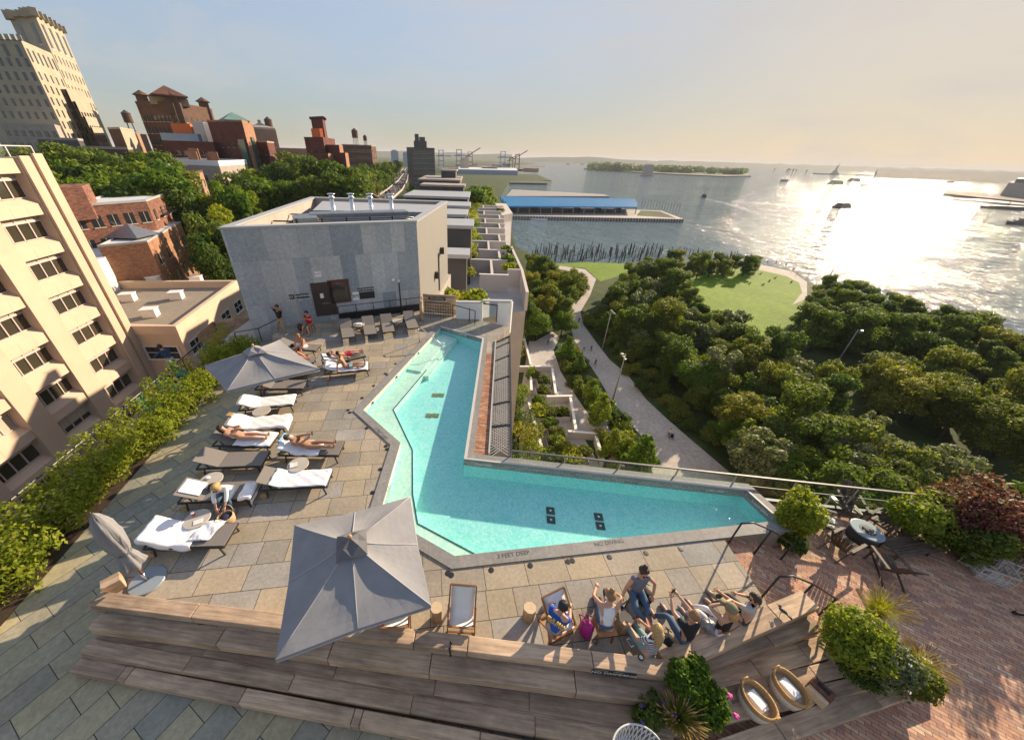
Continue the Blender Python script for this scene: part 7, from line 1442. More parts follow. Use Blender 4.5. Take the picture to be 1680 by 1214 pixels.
b0 = W(1385, 1068, .1); shrub('planter_bush', 'tall leafy bush in the big stone pot at the bench end', (b0.x, b0.y, .0), .62, 1.15, 'fresh', 7500, .042, 501, None, 'shrub', lob=[(0, 0, .5, .5, .5, .42), (-.15, .2, .85, .34, .32, .3), (.25, .15, .75, .36, .36, .3), (-.3, -.1, .5, .3, .3, .25), (.3, -.2, .4, .34, .3, .3)])
b1_ = W(1430, 1080, .1); tt = shrub('planter_bush', 'silver flecked bush with tiny white flowers in the planter row', (b1_.x, b1_.y, -.15), .6, .9, 'silver', 7000, .038, 502, None, 'shrub'); r = random.Random(3); flower_dots(tt, [(r.gauss(0, .3), r.gauss(0, .3), .5 + .35 * r.random()) for _ in range(26)], .014, MAT['whitepetal'])
b2_ = W(1478, 1105, 0); shrub('planter_bush', 'yellowish green spilling bush at the outer planter end', (b2_.x, b2_.y, -.35), .5, .75, 'olive', 6000, .038, 503, None, 'shrub'); b3_ = W(1508, 1092, 0); blades('ornamental_grass', 'feathery grass leaning out over the brick floor', (b3_.x, b3_.y, -.3), .36, .6, 900, 'hedge', 504); b4_ = W(1428, 1010, 0); blades('ornamental_grass', 'feathery grass with pale plumes behind the tall bush', (b4_.x, b4_.y, -.1), .38, .8, 900, 'hedge', 505)
b5_ = W(1400, 1105, -.1); shrub('planter_bush', 'low green bush spilling from the big pot toward the step', (b5_.x, b5_.y, -.2), .36, .45, 'dark', 2600, .035, 506, None, 'shrub')
c1_ = W(1130, 1160, -.3); tt = shrub('rose_bush', 'bright green rose bush with two pink blooms by the bench corner', (c1_.x, c1_.y, -.4), .5, .85, 'fresh', 6500, .042, 507, None, 'shrub', lob=[(-.15, .2, .75, .34, .3, .26), (.05, .35, .95, .18, .2, .18), (-.3, .3, .9, .16, .18, .2), (.28, .05, .55, .26, .24, .22), (.4, -.1, .42, .2, .2, .16), (.1, -.1, .4, .3, .3, .2)]); flower_dots(tt, [(.58, .02, .68), (.62, -.22, .52)], .04, MAT['rose'])
c2_ = W(1105, 1185, -.3); blades('ornamental_grass', 'straw plumed grass clump in front of the rose bush', (c2_.x, c2_.y, -.42), .32, .66, 1500, 'olive', 508); c3_ = W(1060, 1170, -.3); tt = shrub('flowering_plant', 'violet flowered low plant left of the straw plumed grass', (c3_.x, c3_.y, -.42), .32, .5, 'dark', 2200, .032, 509, None, 'plant'); r = random.Random(5); flower_dots(tt, [(r.gauss(0, .22), r.gauss(0, .2), .3 + .25 * r.random()) for _ in range(16)], .018, MAT['violet'])
# big shrubs by the glass rail and the plant at the pool tip
def bigshrub(u, v, z, r_, h_, kind, n_, size, seed, label, name='terrace_bush'): p = W(u, v, z); return shrub(name, label, (p.x, p.y, LZ), r_, h_, kind, n_, size, seed, None, 'shrub')
bigshrub(1288, 870, LZ + .3, .55, 1.75, 'hedge', 7500, .05, 601, 'leafy yellow green shrub at the tip of the pool'); bigshrub(1295, 890, LZ + .2, .4, .7, 'dark', 3000, .045, 602, 'low dark green plant at the foot of the pool tip shrub')
bigshrub(1512, 852, LZ + .7, .8, 1.5, 'fresh', 6500, .055, 603, 'rounded green shrub nearest the slatted chairs'); bigshrub(1570, 840, LZ + 1.0, .9, 2.1, 'maple', 6000, .055, 604, 'purple leafed maple rising between green shrubs', 'maple_shrub'); bigshrub(1655, 850, LZ + 1.2, .9, 2.0, 'maple', 5500, .055, 605, 'second purple maple by the picture edge', 'maple_shrub')
bigshrub(1590, 880, LZ + .6, .8, 1.3, 'dark', 6500, .055, 606, 'dark green shrub below the purple maple'); bigshrub(1705, 880, LZ + .6, .9, 1.3, 'hedge', 6500, .055, 607, 'yellow green shrub behind the wire crates'); bigshrub(1540, 870, LZ + .4, .7, 1.0, 'olive', 6000, .052, 608, 'olive shrub between the chairs and the dark shrub'); bigshrub(1720, 880, LZ + .8, 1.2, 1.8, 'fresh', 4200, .09, 609, 'green shrub cut by the picture edge')
# teal chairs outside the hedge
MAT['teal'] = M('teal_canvas', (.02, .26, .22), .8, .1, 4); tc0 = thing('teal_chair', 'x', 'chair', (0, 0, -200), 0, 'teal chairs outside the hedge')
MB().box((0, 0, .42), (.5, .5, .05)).build('seat', MAT['teal'], tc0, local=True, bevel=.015); q = MB(); q.bar((0, .24, .44), (0, .4, .9), .5, .04, (0, 1, 0)); q.build('backrest', MAT['teal'], tc0, local=True, bevel=.01)
for a, b_ in ((-1, -1), (1, -1), (1, 1), (-1, 1)): MB().bar((a * .22, b_ * .22, 0), (a * .22, b_ * .22, .4), .03, .03).build('leg', MAT['teal'], tc0, local=True)
for i, (u, v, l) in enumerate([(273, 628, 'teal chair at the rail closest below the leaning person'), (247, 657, 'teal chair half sunk behind hedge tops nearest the tan tower corner'), (298, 602, 'teal chair right beside the leaning person'), (352, 567, 'teal chair glimpsed between hedge end and small umbrella')]):
    p = W(u, v, LZ + .75); p.z = LZ
    if i == 0: setloc(tc0, p, 1.2); tc0['label'] = l
    else: dup(tc0, p, 1.2 + i * .3, l)
# white woven chair back at the bottom edge
p = W(1040, 1200, .25); t = thing('white_woven_chair', 'white woven wire chair top at the lower picture edge', 'chair', (p.x, p.y - .36, LZ), .15); MAT['whitewire'] = plain('white_wire', (.62, .62, .6), .5); q = MB()
for k in range(13):
    a = -1.1 + 2.2 * k / 12
    for s in (-1, 1): q.tube([(sin(a + s * .22 * j / 5) * (.44 - .03 * j), .1 + cos(a + s * .22 * j / 5) * (.34 - .02 * j), 1.02 - .09 * j) for j in range(6)], .010, 5)
q.tube([(sin(-1.3 + 2.6 * k / 16) * .45, .1 + cos(-1.3 + 2.6 * k / 16) * .35, 1.03) for k in range(17)], .016, 6); q.build('woven_back', MAT['whitewire'], t, local=True, smooth=True)
MB().lathe([(.40, .40), (.42, .44), (.38, .46)], 24).build('seat', MAT['whitewire'], t, local=True)
for k in range(4): a = k * pi / 2 + .78; MB().tube([(cos(a) * .34, sin(a) * .34, .4), (cos(a) * .36, sin(a) * .36, 0)], .014, 6).build('leg', MAT['whitewire'], t, local=True)
# closed pole umbrella by the wall
p = W(505, 548, 0); t = thing('closed_umbrella', 'slim folded pale umbrella leaning by the no swimming sign', 'umbrella', p, .2); MB().tube([(0, 0, 0), (-.25, .25, 2.35)], .025, 8).build('pole', MAT['stump'], t, local=True, smooth=True); MB().tube([(-.03, .03, .35), (-.08, .08, .8), (-.14, .14, 1.5), (-.23, .23, 2.2)], [.10, .07, .09, .03], 10).build('folded_canopy', MAT['umb'], t, local=True, smooth=True)
# ================================================================== PEOPLE
def skinmesh(V, E_, R, sub=2):
    me = bpy.data.meshes.new('skin_src'); me.from_pydata([tuple(v) for v in V], E_, []); o = bpy.data.objects.new('skin_src', me); COL.objects.link(o)
    o.modifiers.new('s', 'SKIN').use_smooth_shade = True; sv = me.skin_vertices[0].data
    for i, r_ in enumerate(R): sv[i].radius = r_ if isinstance(r_, tuple) else (r_, r_)
    sv[0].use_root = True; m = o.modifiers.new('b', 'SUBSURF'); m.levels = sub; m.render_levels = sub
    bpy.context.view_layer.update(); me2 = bpy.data.meshes.new_from_object(o.evaluated_get(bpy.context.evaluated_depsgraph_get())); bpy.data.objects.remove(o); bpy.data.meshes.remove(me)
    q = MB(); q.v = [tuple(v.co) for v in me2.vertices]; q.f = [tuple(p.vertices) for p in me2.polygons]; q.m = [0] * len(q.f); bpy.data.meshes.remove(me2); return q
def ik(a, t, l1, l2, pole):
    a, t, pole = Vector(a), Vector(t), Vector(pole); d = t - a; L = d.length
    if L > (l1 + l2) * .995: d = d * ((l1 + l2) * .995 / L); t = a + d; L = d.length
    u = d.normalized(); x = (l1 * l1 - l2 * l2 + L * L) / (2 * L); h_ = sqrt(max(0, l1 * l1 - x * x)); n = pole - u * pole.dot(u); n = n.normalized() if n.length > 1e-4 else Vector((0, 0, 1))
    return a + u * x + n * h_, t
MAT['skin'] = M('skin', (.52, .29, .19), .55, .08, 6); MAT['skinred'] = M('sunburned_skin', (.56, .25, .14), .55, .1, 6); MAT['skindark'] = M('tanned_skin', (.36, .19, .11), .55, .08, 6)
HAIRC = {'brown': plain('brown_hair', (.045, .025, .015), .6), 'black': plain('black_hair', (.012, .01, .01), .5), 'blonde': M('blonde_hair', (.42, .27, .11), .6, .3, 30), 'sandy': M('sandy_hair', (.25, .15, .07), .6, .3, 30)}
CL = {}
def cloth(name, c, **k):
    if name not in CL: CL[name] = M(name, c, .85, .12, 7, bmp=.15, **k)
    return CL[name]
def person(label, M4, pel, tors, hands, feet, skin='skin', shirt=None, sleeve=.55, pants=None, plen=1., shoes=None, hair='brown', hlen=0, face=None, side=None, elb=((-.4, -.5, -.6), (.4, -.5, -.6)), kn=((0, 1, .6), (0, 1, .6)), toe=(0, 1, -.1), bun=False, cap=None, glasses=False, beard=None, female=False, fingers=True, shirtx=1.):
    """local frame: +y faces forward, x to the person's right; hands/feet are (left, right) targets"""
    t = thing('person', label, 'person', M4.translation); t.matrix_world = M4
    P = Vector(pel); T = Vector(tors).normalized(); F = Vector(face or (0, 1, -.15)).normalized(); S = Vector(side or (1, 0, 0)); S = (S - T * S.dot(T)).normalized(); FW = T.cross(S) * -1
    k = .93 if female else 1.
    waist, chest, nb = P + T * .17, P + T * .36, P + T * .50
    hd0 = nb + T * .07 + F * .01; hd1 = nb + T * .15 + F * .025; hd2 = nb + T * .25 + F * .03
    V = [P, waist, chest, nb, hd0, hd1, hd2]; E = [(0, 1), (1, 2), (2, 3), (3, 4), (4, 5), (5, 6)]; R = [(.145, .115), (.125 * k, .095), (.15 * k, .11), (.065, .06), (.06, .058), (.09, .098), (.07, .075)]
    J = {}
    for s, nm in ((-1, 0), (1, 1)):
        sh = nb - T * .075 + S * s * .175 * k; hp = P - T * .05 + S * s * .095
        el, wr = ik(sh, hands[nm], .28, .25, elb[nm]); kne, an = ik(hp, feet[nm], .43, .41, kn[nm]); tv = Vector(toe[nm] if isinstance(toe[0], tuple) else toe).normalized()
        b = len(V); V += [sh, el, wr]; E += [(2, b), (b, b + 1), (b + 1, b + 2)]; R += [.062 * k, .042 * k, .029]
        V += [hp, kne, an, an + tv * .16]; E += [(0, b + 3), (b + 3, b + 4), (b + 4, b + 5), (b + 5, b + 6)]; R += [.092, .058, .040, (.042, .03)]
        J[nm] = (sh, el, wr, hp, kne, an, tv)
    q = skinmesh(V, E, R)
    fd = F; up = (T * .8 + Vector((0, 0, .2))).normalized(); q.ball(hd1 + F * .1 + up * .01, .02, 6, 5); rs_ = F.cross(up).normalized()
    for s in (-1, 1): q.ball(hd1 + rs_ * s * .09 + up * .01, .025, 6, 5, (.6, .9, 1))
    if fingers:
        for nm in (0, 1):
            sh, el, wr = J[nm][:3]; d = (wr - el).normalized(); n = d.cross(Vector((0, 0, 1))); n = n.normalized() if n.length > .05 else S; dn = n.cross(d)
            q.tube([wr - d * .01, wr + d * .04, wr + d * .085], [.026, .036, .032], 8)
            for f, l in zip((-.027, -.009, .009, .027), (.06, .075, .07, .052)): b0 = wr + d * .075 + n * f; q.tube([b0, b0 + d * l * .55 + n * f * .2, b0 + d * l * .9 - dn * l * .35], [.010, .009, .006], 5)
            sg = -1 if nm else 1; q.tube([wr + d * .03 + n * sg * .028, wr + d * .055 + n * sg * .058, wr + d * .09 + n * sg * .062], [.013, .011, .007], 5)
    q.build('body', MAT[skin], t, local=True, smooth=True)
    if shirt:
        Vs = [P - T * .07, waist, chest, nb - T * .02]; Es = [(0, 1), (1, 2), (2, 3)]; Rs = [(.165 * shirtx, .13), (.143 * k * shirtx, .112), (.165 * k, .124), (.075, .07)]
        for nm in (0, 1):
            sh, el = J[nm][0], J[nm][1]; b = len(Vs)
            if sleeve > 0: Vs += [sh, sh.lerp(el, sleeve)]; Es += [(2, b), (b, b + 1)]; Rs += [.076 * k, .058 * k]
            elif sleeve > -.5: Vs += [sh * 1.0 - S * (-.03 if nm else .03) * -1]; Es += [(2, b)]; Rs += [.05]
            if sleeve > 1: Vs[-1] = el; Vs += [el.lerp(J[nm][2], sleeve - 1)]; Es += [(b + 1, b + 2)]; Rs += [.045]
        if sleeve <= -.5: Vs = [P + T * .36, P + T * .27]; Es = [(0, 1)]; Rs = [(.158 * k, .124), (.140 * k, .108)]
        skinmesh(Vs, Es, Rs).build('shirt' if sleeve > -.5 else 'bikini_top', shirt, t, local=True, smooth=True)
    if pants:
        Vs = [P + T * .07, P - T * .02]; Es = [(0, 1)]; Rs = [(.15, .118), (.155, .125)]
        for nm in (0, 1):
            hp, kne, an = J[nm][3:6]; b = len(Vs)
            if plen < .12: continue
            Vs.append(hp); Es.append((1, b)); Rs.append(.106)
            if plen <= .5: Vs.append(hp.lerp(kne, plen * 2)); Es.append((b, b + 1)); Rs.append(.082)
            else: Vs += [kne, kne.lerp(an, (plen - .5) * 2)]; Es += [(b, b + 1), (b + 1, b + 2)]; Rs += [.069, .054]
        skinmesh(Vs, Es, Rs).build('trousers' if plen > .5 else 'shorts', pants, t, local=True, smooth=True)
    if shoes:
        for nm in (0, 1):
            an, tv = J[nm][5:7]; q = MB(); dd_ = (an - J[nm][4]).normalized(); q.tube([an - tv * .06 + dd_ * .02, an + tv * .02 + dd_ * .025, an + tv * .13 + dd_ * .03, an + tv * .19 + dd_ * .035], [.04, .052, .05, .025], 9); q.build('shoe', shoes, t, local=True, smooth=True)
    if hair:
        q = MB(); rm = Matrix.Identity(4); zx = (up - F * up.dot(F)).normalized()
        for kk in range(3): rm[kk][0], rm[kk][1], rm[kk][2], rm[kk][3] = rs_[kk], F[kk], zx[kk], (hd1 + up * .035 - F * .018)[kk]
        hb = MB(); hb.ball((0, 0, 0), .112, 16, 11, (.95, 1.02, 1.0)); hb.v = [(x, y if y < .05 else .05 + (y - .05) * .3, z if z > -.05 else -.05 + (z + .05) * .4) if y > -.02 else (x, y, z) for x, y, z in hb.v]; q.merge(hb, rm)
        hr_ = random.Random(7); q.v = [tuple(c_ + hr_.uniform(-.007, .007) for c_ in v_) for v_ in q.v]
        if bun: q.ball(hd1 + up * .16 - F * .03, .055, 10, 7)
        if hlen:
            bk = hd1 - F * .09; q.tube([hd1 + up * .05 - F * .05, bk - T * .05, bk - T * (.08 + hlen * .5) - F * .03, bk - T * (.1 + hlen)], [.085, .09, .075, .03], 10)
        q.build('hair', HAIRC[hair], t, local=True, smooth=True)
        if cap: q = MB(); hb = MB(); hb.ball((0, 0, .018), .122, 14, 9, (.95, 1.02, .95)); hb.v = [(x, y, max(z, .0)) for x, y, z in hb.v]; hb.box((0, .15, .01), (.16, .13, .012)); q.merge(hb, rm); q.build('cap', cap, t, local=True, smooth=True)
        if beard: q = MB(); q.ball(hd1 + F * .055 - up * .06, .06, 9, 7, (1, .9, .8)); q.build('beard', HAIRC[beard], t, local=True, smooth=True)
    if glasses:
        q = MB(); 
        for s in (-1, 1): q.ball(hd1 + F * .092 + rs_ * s * .036 + up * .022, .03, 8, 6, (1, .6, .8))
        q.build('sunglasses', MAT['black'], t, local=True, smooth=True)
    return t, J
def at_(p, yaw): return Matrix.Translation(p) @ Matrix.Rotation(yaw, 4, 'Z')
def face_to(p, q): return atan2(-(q[0] - p[0]), q[1] - p[1])      # yaw so that local +y points from p to q
den = cloth('blue_denim', (.07, .12, .20)); 
# blue shirt man on the deck chair, back to the camera
p = W(908, 1031, .45); p.z = 0; yw = -.55
bt, J = person('man in blue printed shirt sitting astride the white deck chair', at_(p, yw), (0, 0, .48), (.06, .25, 1), [(-.12, .52, .62), (.16, .50, .6)], [(-.34, .42, .08), (.28, .46, .08)], shirt=cloth('royal_blue_cotton', (.015, .09, .42)), pants=cloth('grey_shorts', (.25, .26, .28)), plen=.42, shoes=cloth('grey_shoe', (.2, .2, .2)), hair='black', face=(.55, .75, -.35))
T_ = Vector((.06, .25, 1)).normalized(); MAT['yellowprint'] = plain('yellow_print', (.75, .50, .08), .7)
m0 = bt.matrix_world
for tx, dz, sz in (('OLD BEAR', .385, .082), ('ROASTERS', .30, .072)):
    X = Vector((1, 0, 0)); X = (X - T_ * X.dot(T_)).normalized(); N_ = X.cross(T_); c = Vector((0, 0, .48)) + T_ * dz - T_.cross(X) * 0 + N_ * (.168 if dz > .35 else .158); m4 = Matrix.Identity(4)
    for kk in range(3): m4[kk][0], m4[kk][1], m4[kk][2], m4[kk][3] = X[kk], T_[kk], N_[kk], c[kk]
    o = sign_text(tx, sz, MAT['yellowprint'], Matrix.Identity(4), 'back_print', None, .012); o.parent = bt; o.matrix_local = m4
# woman in white tank top on the stool
p = Vector((FSX.x, FSX.y, 0)); person('blonde woman in white tank top leaning forward on a low stool', at_(p, -.15), (0, 0, .5), (.02, .42, 1), [(-.16, .62, .72), (.12, .55, .78)], [(-.05, .62, .09), (.2, .82, .1)], shirt=cloth('white_cotton', (.72, .72, .72)), sleeve=0, pants=den, plen=.95, shoes=cloth('navy_canvas', (.03, .045, .08)), hair='sandy', hlen=0, bun=True, face=(-.1, .8, -.6), elb=((-.8, 0, -.3), (.8, 0, .3)), female=True)
# seated woman in grey sleeveless shirt facing the camera
p = Vector((3.78, 4.30, 0)); yw = pi + .12
person('woman in grey sleeveless shirt and jeans with bun and sunglasses facing the group', at_(p, yw), (0, 0, .58), (0, -.02, 1), [(-.28, .2, .62), (.38, .12, .52)], [(.10, .42, .09), (-.06, .50, .22)], shirt=cloth('grey_striped_shirt', (.17, .18, .21)), sleeve=.3, pants=den, plen=.96, shoes=cloth('red_sandal', (.35, .1, .08)), hair='brown', bun=True, glasses=True, face=(0, .85, -.5), elb=((-1, -.2, -.2), (1, -.3, -.2)), kn=((-.5, 1, .5), (.6, 1, .4)), female=True, shirtx=1.1)
t = thing('perch_stool', 'dark stool below the woman in grey sleeveless shirt', 'stool', p); MB().lathe([(.17, .45), (.18, .47), (.17, .49)], 18).build('seat', MAT['darkteak'], t, local=True)
for kk in range(4): a = kk * pi / 2 + .7; MB().bar((cos(a) * .19, sin(a) * .19, 0), (cos(a) * .13, sin(a) * .13, .45), .025, .025).build('leg', MAT['darkteak'], t, local=True)
t = thing('drink_cup', 'yellow drink in a clear cup held by the woman in grey shirt', 'cup', at_(p, yw) @ Vector((.42, .17, .47))); MB().lathe([(.028, 0), (.04, .1)], 12, cap=False).build('cup', MAT['glass'], t, local=True); MB().lathe([(.027, .004), (.036, .075)], 12).build('drink', plain('amber_drink', (.75, .45, .05), .3), t, local=True)
# striped shirt woman on the bench
m, nt, b, o = base('navy_striped_jersey'); v = coords(nt); wv = nt.nodes.new('ShaderNodeTexWave'); wv.bands_direction = 'Z'; wv.inputs['Scale'].default_value = 5.5; wv.inputs['Distortion'].default_value = .6; nt.links.new(v, wv.inputs['Vector'])
nt.links.new(ramp(nt, wv.outputs['Fac'], [(.42, (.03, .035, .08)), (.5, (.62, .6, .6))]), b.inputs['Base Color']); b.inputs['Roughness'].default_value = .9; MAT['striped'] = m
p = Vector((3.70, 3.20, 0)); person('long haired blonde woman in navy striped top seated on the bench corner', at_(p, .32), (0, 0, .42), (0, .12, 1), [(-.2, .42, .55), (.12, .42, .52)], [(-.12, .92, .14), (.08, .8, .09)], shirt=MAT['striped'], sleeve=.7, pants=cloth('teal_leggings', (.18, .30, .30)), plen=.9, shoes=cloth('navy_canvas', (.03, .045, .08)), hair='blonde', hlen=.34, face=(.1, .9, -.3), toe=(-.1, .5, .8), female=True, shirtx=1.15)
# man in black shirt photographing
p = Vector((4.54, 3.44, 0)); mt, J = person('man in black shirt seated on the bench photographing with a phone', at_(p, .22), (0, 0, .42), (.02, .16, 1), [(-.10, .56, .90), (.06, .58, .92)], [(-.22, .60, .09), (.12, .62, .09)], shirt=cloth('black_cotton', (.016, .017, .02)), pants=den, plen=.96, shoes=cloth('grey_shoe', (.2, .2, .2)), hair='sandy', face=(-.15, .9, -.15), elb=((-.8, .2, -.6), (.8, .2, -.6)))
c = mt.matrix_world @ Vector((-.02, .64, .96)); t = thing('mobile_phone', 'dark phone held up by the man in black shirt', 'phone', c, .22); MB().box((0, 0, .02), (.075, .012, .15)).build('body', MAT['black'], t, local=True, bevel=.004); MB().box((0, -.0075, .02), (.066, .002, .13)).build('screen', MAT['winglass'], t, local=True)
# woman in black tank top and cap
p = Vector((5.36, 3.60, 0)); person('woman in black tank top and camouflage cap with hands at her face', at_(p, .25), (0, 0, .42), (.0, .12, 1), [(-.05, .24, 1.0), (.06, .24, 1.0)], [(-.32, .52, .09), (-.05, .62, .09)], shirt=cloth('black_cotton', (.016, .017, .02)), sleeve=0, pants=cloth('white_denim', (.62, .62, .68)), plen=.95, shoes=cloth('grey_shoe', (.2, .2, .2)), hair='blonde', hlen=.12, cap=cloth('khaki_cap', (.22, .19, .11)), face=(-.2, .9, -.1), elb=((-1, .1, -.3), (1, .1, -.3)), kn=((-.3, .8, 1), (-.2, .8, 1)), female=True)
q = MB(); q.tube([p + Vector((.15, -.1, .83)), p + Vector((.02, -.13, .65)), p + Vector((-.14, -.1, .45))], .012, 5); setp(q.build('bag_strap', MAT['teak']), 'tan bag strap across the back of the black tank top', 'strap')
# woman in pale grey shirt pointing
p = Vector((6.05, 3.86, 0)); person('dark haired woman in pale grey shirt stretching an arm along the bench', at_(p, .55), (0, 0, .42), (-.05, .12, 1), [(-.42, .52, .92), (.05, .34, .72)], [(-.15, .55, .09), (.1, .6, .09)], shirt=cloth('pale_grey_cotton', (.42, .40, .38)), sleeve=.6, pants=cloth('dark_green_jeans', (.04, .06, .055)), plen=.96, shoes=cloth('grey_shoe', (.2, .2, .2)), hair='brown', hlen=.06, face=(-.85, .45, -.1), elb=((-.3, .2, -.8), (.8, -.1, -.6)), kn=((-.2, .7, 1), (0, .7, 1)), glasses=True, female=True)
p = W(1155, 1015, .42); t = thing('drink_cup', 'amber drink in a clear cup standing between the bench sitters', 'cup', (p.x, p.y, .31)); MB().lathe([(.03, 0), (.042, .12)], 12, cap=False).build('cup', MAT['glass'], t, local=True); MB().lathe([(.029, .004), (.038, .09)], 12).build('drink', plain('golden_drink', (.8, .42, .03), .3), t, local=True)
# sunbathers: lounger frames, +x to the foot -> person frame with +y toward the foot
def lieM(i, dx=0, dy=0): return lmat(i) @ Matrix.Translation((dx, dy, 0)) @ Matrix.Rotation(-pi / 2, 4, 'Z')
ba = (0, -cos(BA) * .95, sin(BA) + .02)
person('woman in black bikini lying back reading on a towel', lieM(3, .1), (0, -.22, SEATZ + .15), ba, [(-.06, -.2, .8), (.06, -.2, .8)], [(-.09, .95, .46), (.07, .93, .44)], shirt=cloth('black_lycra', (.012, .012, .014)), sleeve=-1, pants=cloth('black_lycra', (.012, .012, .014)), plen=.1, hair='brown', hlen=.12, glasses=True, face=(0, .6, .8), side=(1, 0, 0), elb=((-1, 0, -.3), (1, 0, -.3)), kn=((0, .1, 1), (0, .1, 1)), toe=(0, .3, 1), female=True)
gt_, J = person('woman in dark top and green bikini briefs holding her phone up on a lounger', lieM(11, .1), (0, -.2, SEATZ + .15), ba, [(-.05, -.02, .92), (.07, -.12, .82)], [(-.10, .98, .52), (.07, .96, .46)], skin='skindark', shirt=cloth('black_lycra', (.012, .012, .014)), sleeve=-1, pants=cloth('green_lycra', (.04, .16, .10)), plen=.1, hair='brown', glasses=True, face=(0, .6, .8), elb=((-1, 0, -.5), (1, 0, -.5)), kn=((0, .1, 1), (0, .1, 1)), toe=(0, .3, 1), female=True)
c = gt_.matrix_world @ Vector((0, .05, .99)); t = thing('mobile_phone', 'small phone in the raised hands of the woman in green bikini', 'phone', c, LG_[11][1]); MB().box((0, 0, 0), (.012, .075, .14)).build('body', MAT['black'], t, local=True, bevel=.003); MB().box((-.0075, 0, 0), (.002, .066, .12)).build('screen', MAT['winglass'], t, local=True)
person('person in purple shorts lying with only body below the canopy visible', lieM(7, .15), (0, -.2, SEATZ + .16), ba, [(-.28, .12, .42), (.28, .12, .42)], [(-.10, .72, .44), (.09, .70, .44)], pants=cloth('mauve_cloth', (.33, .16, .22)), plen=.45, shirt=cloth('mauve_cloth', (.33, .16, .22)), sleeve=.4, hair='brown', face=(0, .5, .8), kn=((0, .1, 1), (0, .1, 1)), toe=(0, .3, 1))
person('sunbather whose bent bare legs show beyond the small umbrella', lieM(8, .1), (0, -.2, SEATZ + .16), ba, [(-.28, .05, .42), (.28, .05, .42)], [(-.12, .5, .42), (.10, .62, .44)], skin='skinred', pants=cloth('dark_trunks', (.03, .035, .05)), plen=.4, hair='black', face=(0, .5, .8), kn=((0, .2, 1), (0, .2, 1)), toe=(0, 1, 0))
c, rz = LG_[9]; person('hunched sunburned man with bare back sitting sideways on a lounger', at_(lmat(9) @ Vector((.28, -.05, 0)), rz + pi * .92), (0, -.05, SEATZ + .13), (0, .42, 1), [(-.2, .42, .45), (.18, .42, .45)], [(-.16, .42, .09), (.18, .42, .09)], skin='skinred', pants=cloth('white_trunks', (.55, .55, .6)), plen=.42, hair='sandy', face=(0, .8, -.6), elb=((-1, 0, 0), (1, 0, 0)))
person('man in pale blue trunks propped on his arms on a white towel', lieM(12, .05), (0, -.12, SEATZ + .16), (0, -.32, 1), [(-.34, -.42, .46), (.34, -.42, .46)], [(-.12, .78, .44), (.10, .76, .44)], skin='skindark', pants=cloth('pale_blue_trunks', (.28, .40, .46)), plen=.42, hair='black', face=(.3, .9, -.1), elb=((-.5, -1, 0), (.5, -1, 0)), kn=((0, .1, 1), (0, .1, 1)), toe=(0, .4, 1))
person('man in red shorts lying flat with an arm behind his head', lieM(13, .2), (0, -.15, SEATZ + .16), (0, -1, .28), [(-.2, -.72, .62), (.25, .0, .45)], [(-.10, .72, .44), (.10, .72, .44)], pants=cloth('red_trunks', (.50, .03, .06)), plen=.42, hair='brown', glasses=True, face=(0, .3, 1), elb=((-1, 0, .2), (1, 0, 0)), kn=((0, .1, 1), (0, .1, 1)), toe=(0, .3, 1), beard='brown')
small('phone_case', 'small red case on the towel beside the propped up man', 'case', MB().box((0, 0, .01), (.15, .08, .02)), cloth('red_trunks', (.5, .03, .06)), lmat(12) @ Vector((.45, -.2, SEATZ + .05)), .3, .004)
# woman in white leaning to her bag
c, rz = LG_[1]; person('blonde woman in white shirt bending to her straw bag from a lounger', at_(lmat(1) @ Vector((.30, -.08, 0)), rz + pi + .1), (0, -.02, SEATZ + .15), (0, .62, .8), [(-.1, .62, .36), (.1, .60, .36)], [(-.2, .42, .09), (.16, .44, .09)], shirt=cloth('white_linen', (.74, .74, .74)), sleeve=1.5, pants=den, plen=.95, shoes=cloth('grey_shoe', (.2, .2, .2)), hair='blonde', hlen=.04, glasses=True, face=(0, .6, -.8), elb=((-1, 0, .2), (1, 0, .2)), female=True, shirtx=1.1)
small('dark_bag', 'dark cloth bundle on the lounger beside the woman in white', 'bundle', MB().ball((0, 0, .08), .12, 10, 7, (1.2, .9, .7)), MAT['blackcloth'], lmat(1) @ Vector((-.2, .1, SEATZ + .03)), 0, 0, True)
small('dark_bag', 'dark bundle on the lounger behind the hunched sunburned man', 'bundle', MB().ball((0, 0, .08), .12, 10, 7, (1.2, .9, .7)), MAT['blackcloth'], lmat(9) @ Vector((-.25, -.1, SEATZ + .03)), 0, 0, True)
# lifeguard and standing man by the wall
p = W(510, 546, 0); p = Vector((p.x, p.y + .1, 0)); person('lifeguard in bright red shirt seated by the brown door', at_(p, pi - .25), (0, 0, .52), (0, .08, 1), [(-.12, .32, .95), (.1, .34, .9)], [(-.2, .42, .09), (.2, .45, .09)], shirt=cloth('red_jersey', (.62, .012, .02)), sleeve=.8, pants=cloth('khaki_shorts', (.26, .18, .09)), plen=.45, shoes=cloth('grey_shoe', (.2, .2, .2)), hair='black', face=(0, .9, -.3), elb=((-1, 0, -.3), (1, 0, -.3)), shirtx=1.15)
t = thing('wooden_stool', 'wooden stool below the lifeguard in red', 'stool', p); MB().box((0, 0, .43), (.36, .36, .04)).build('seat', MAT['teak'], t, local=True)
for a, b_ in ((-1, -1), (1, -1), (1, 1), (-1, 1)): MB().bar((a * .15, b_ * .15, 0), (a * .14, b_ * .14, .41), .035, .035).build('leg', MAT['teak'], t, local=True)
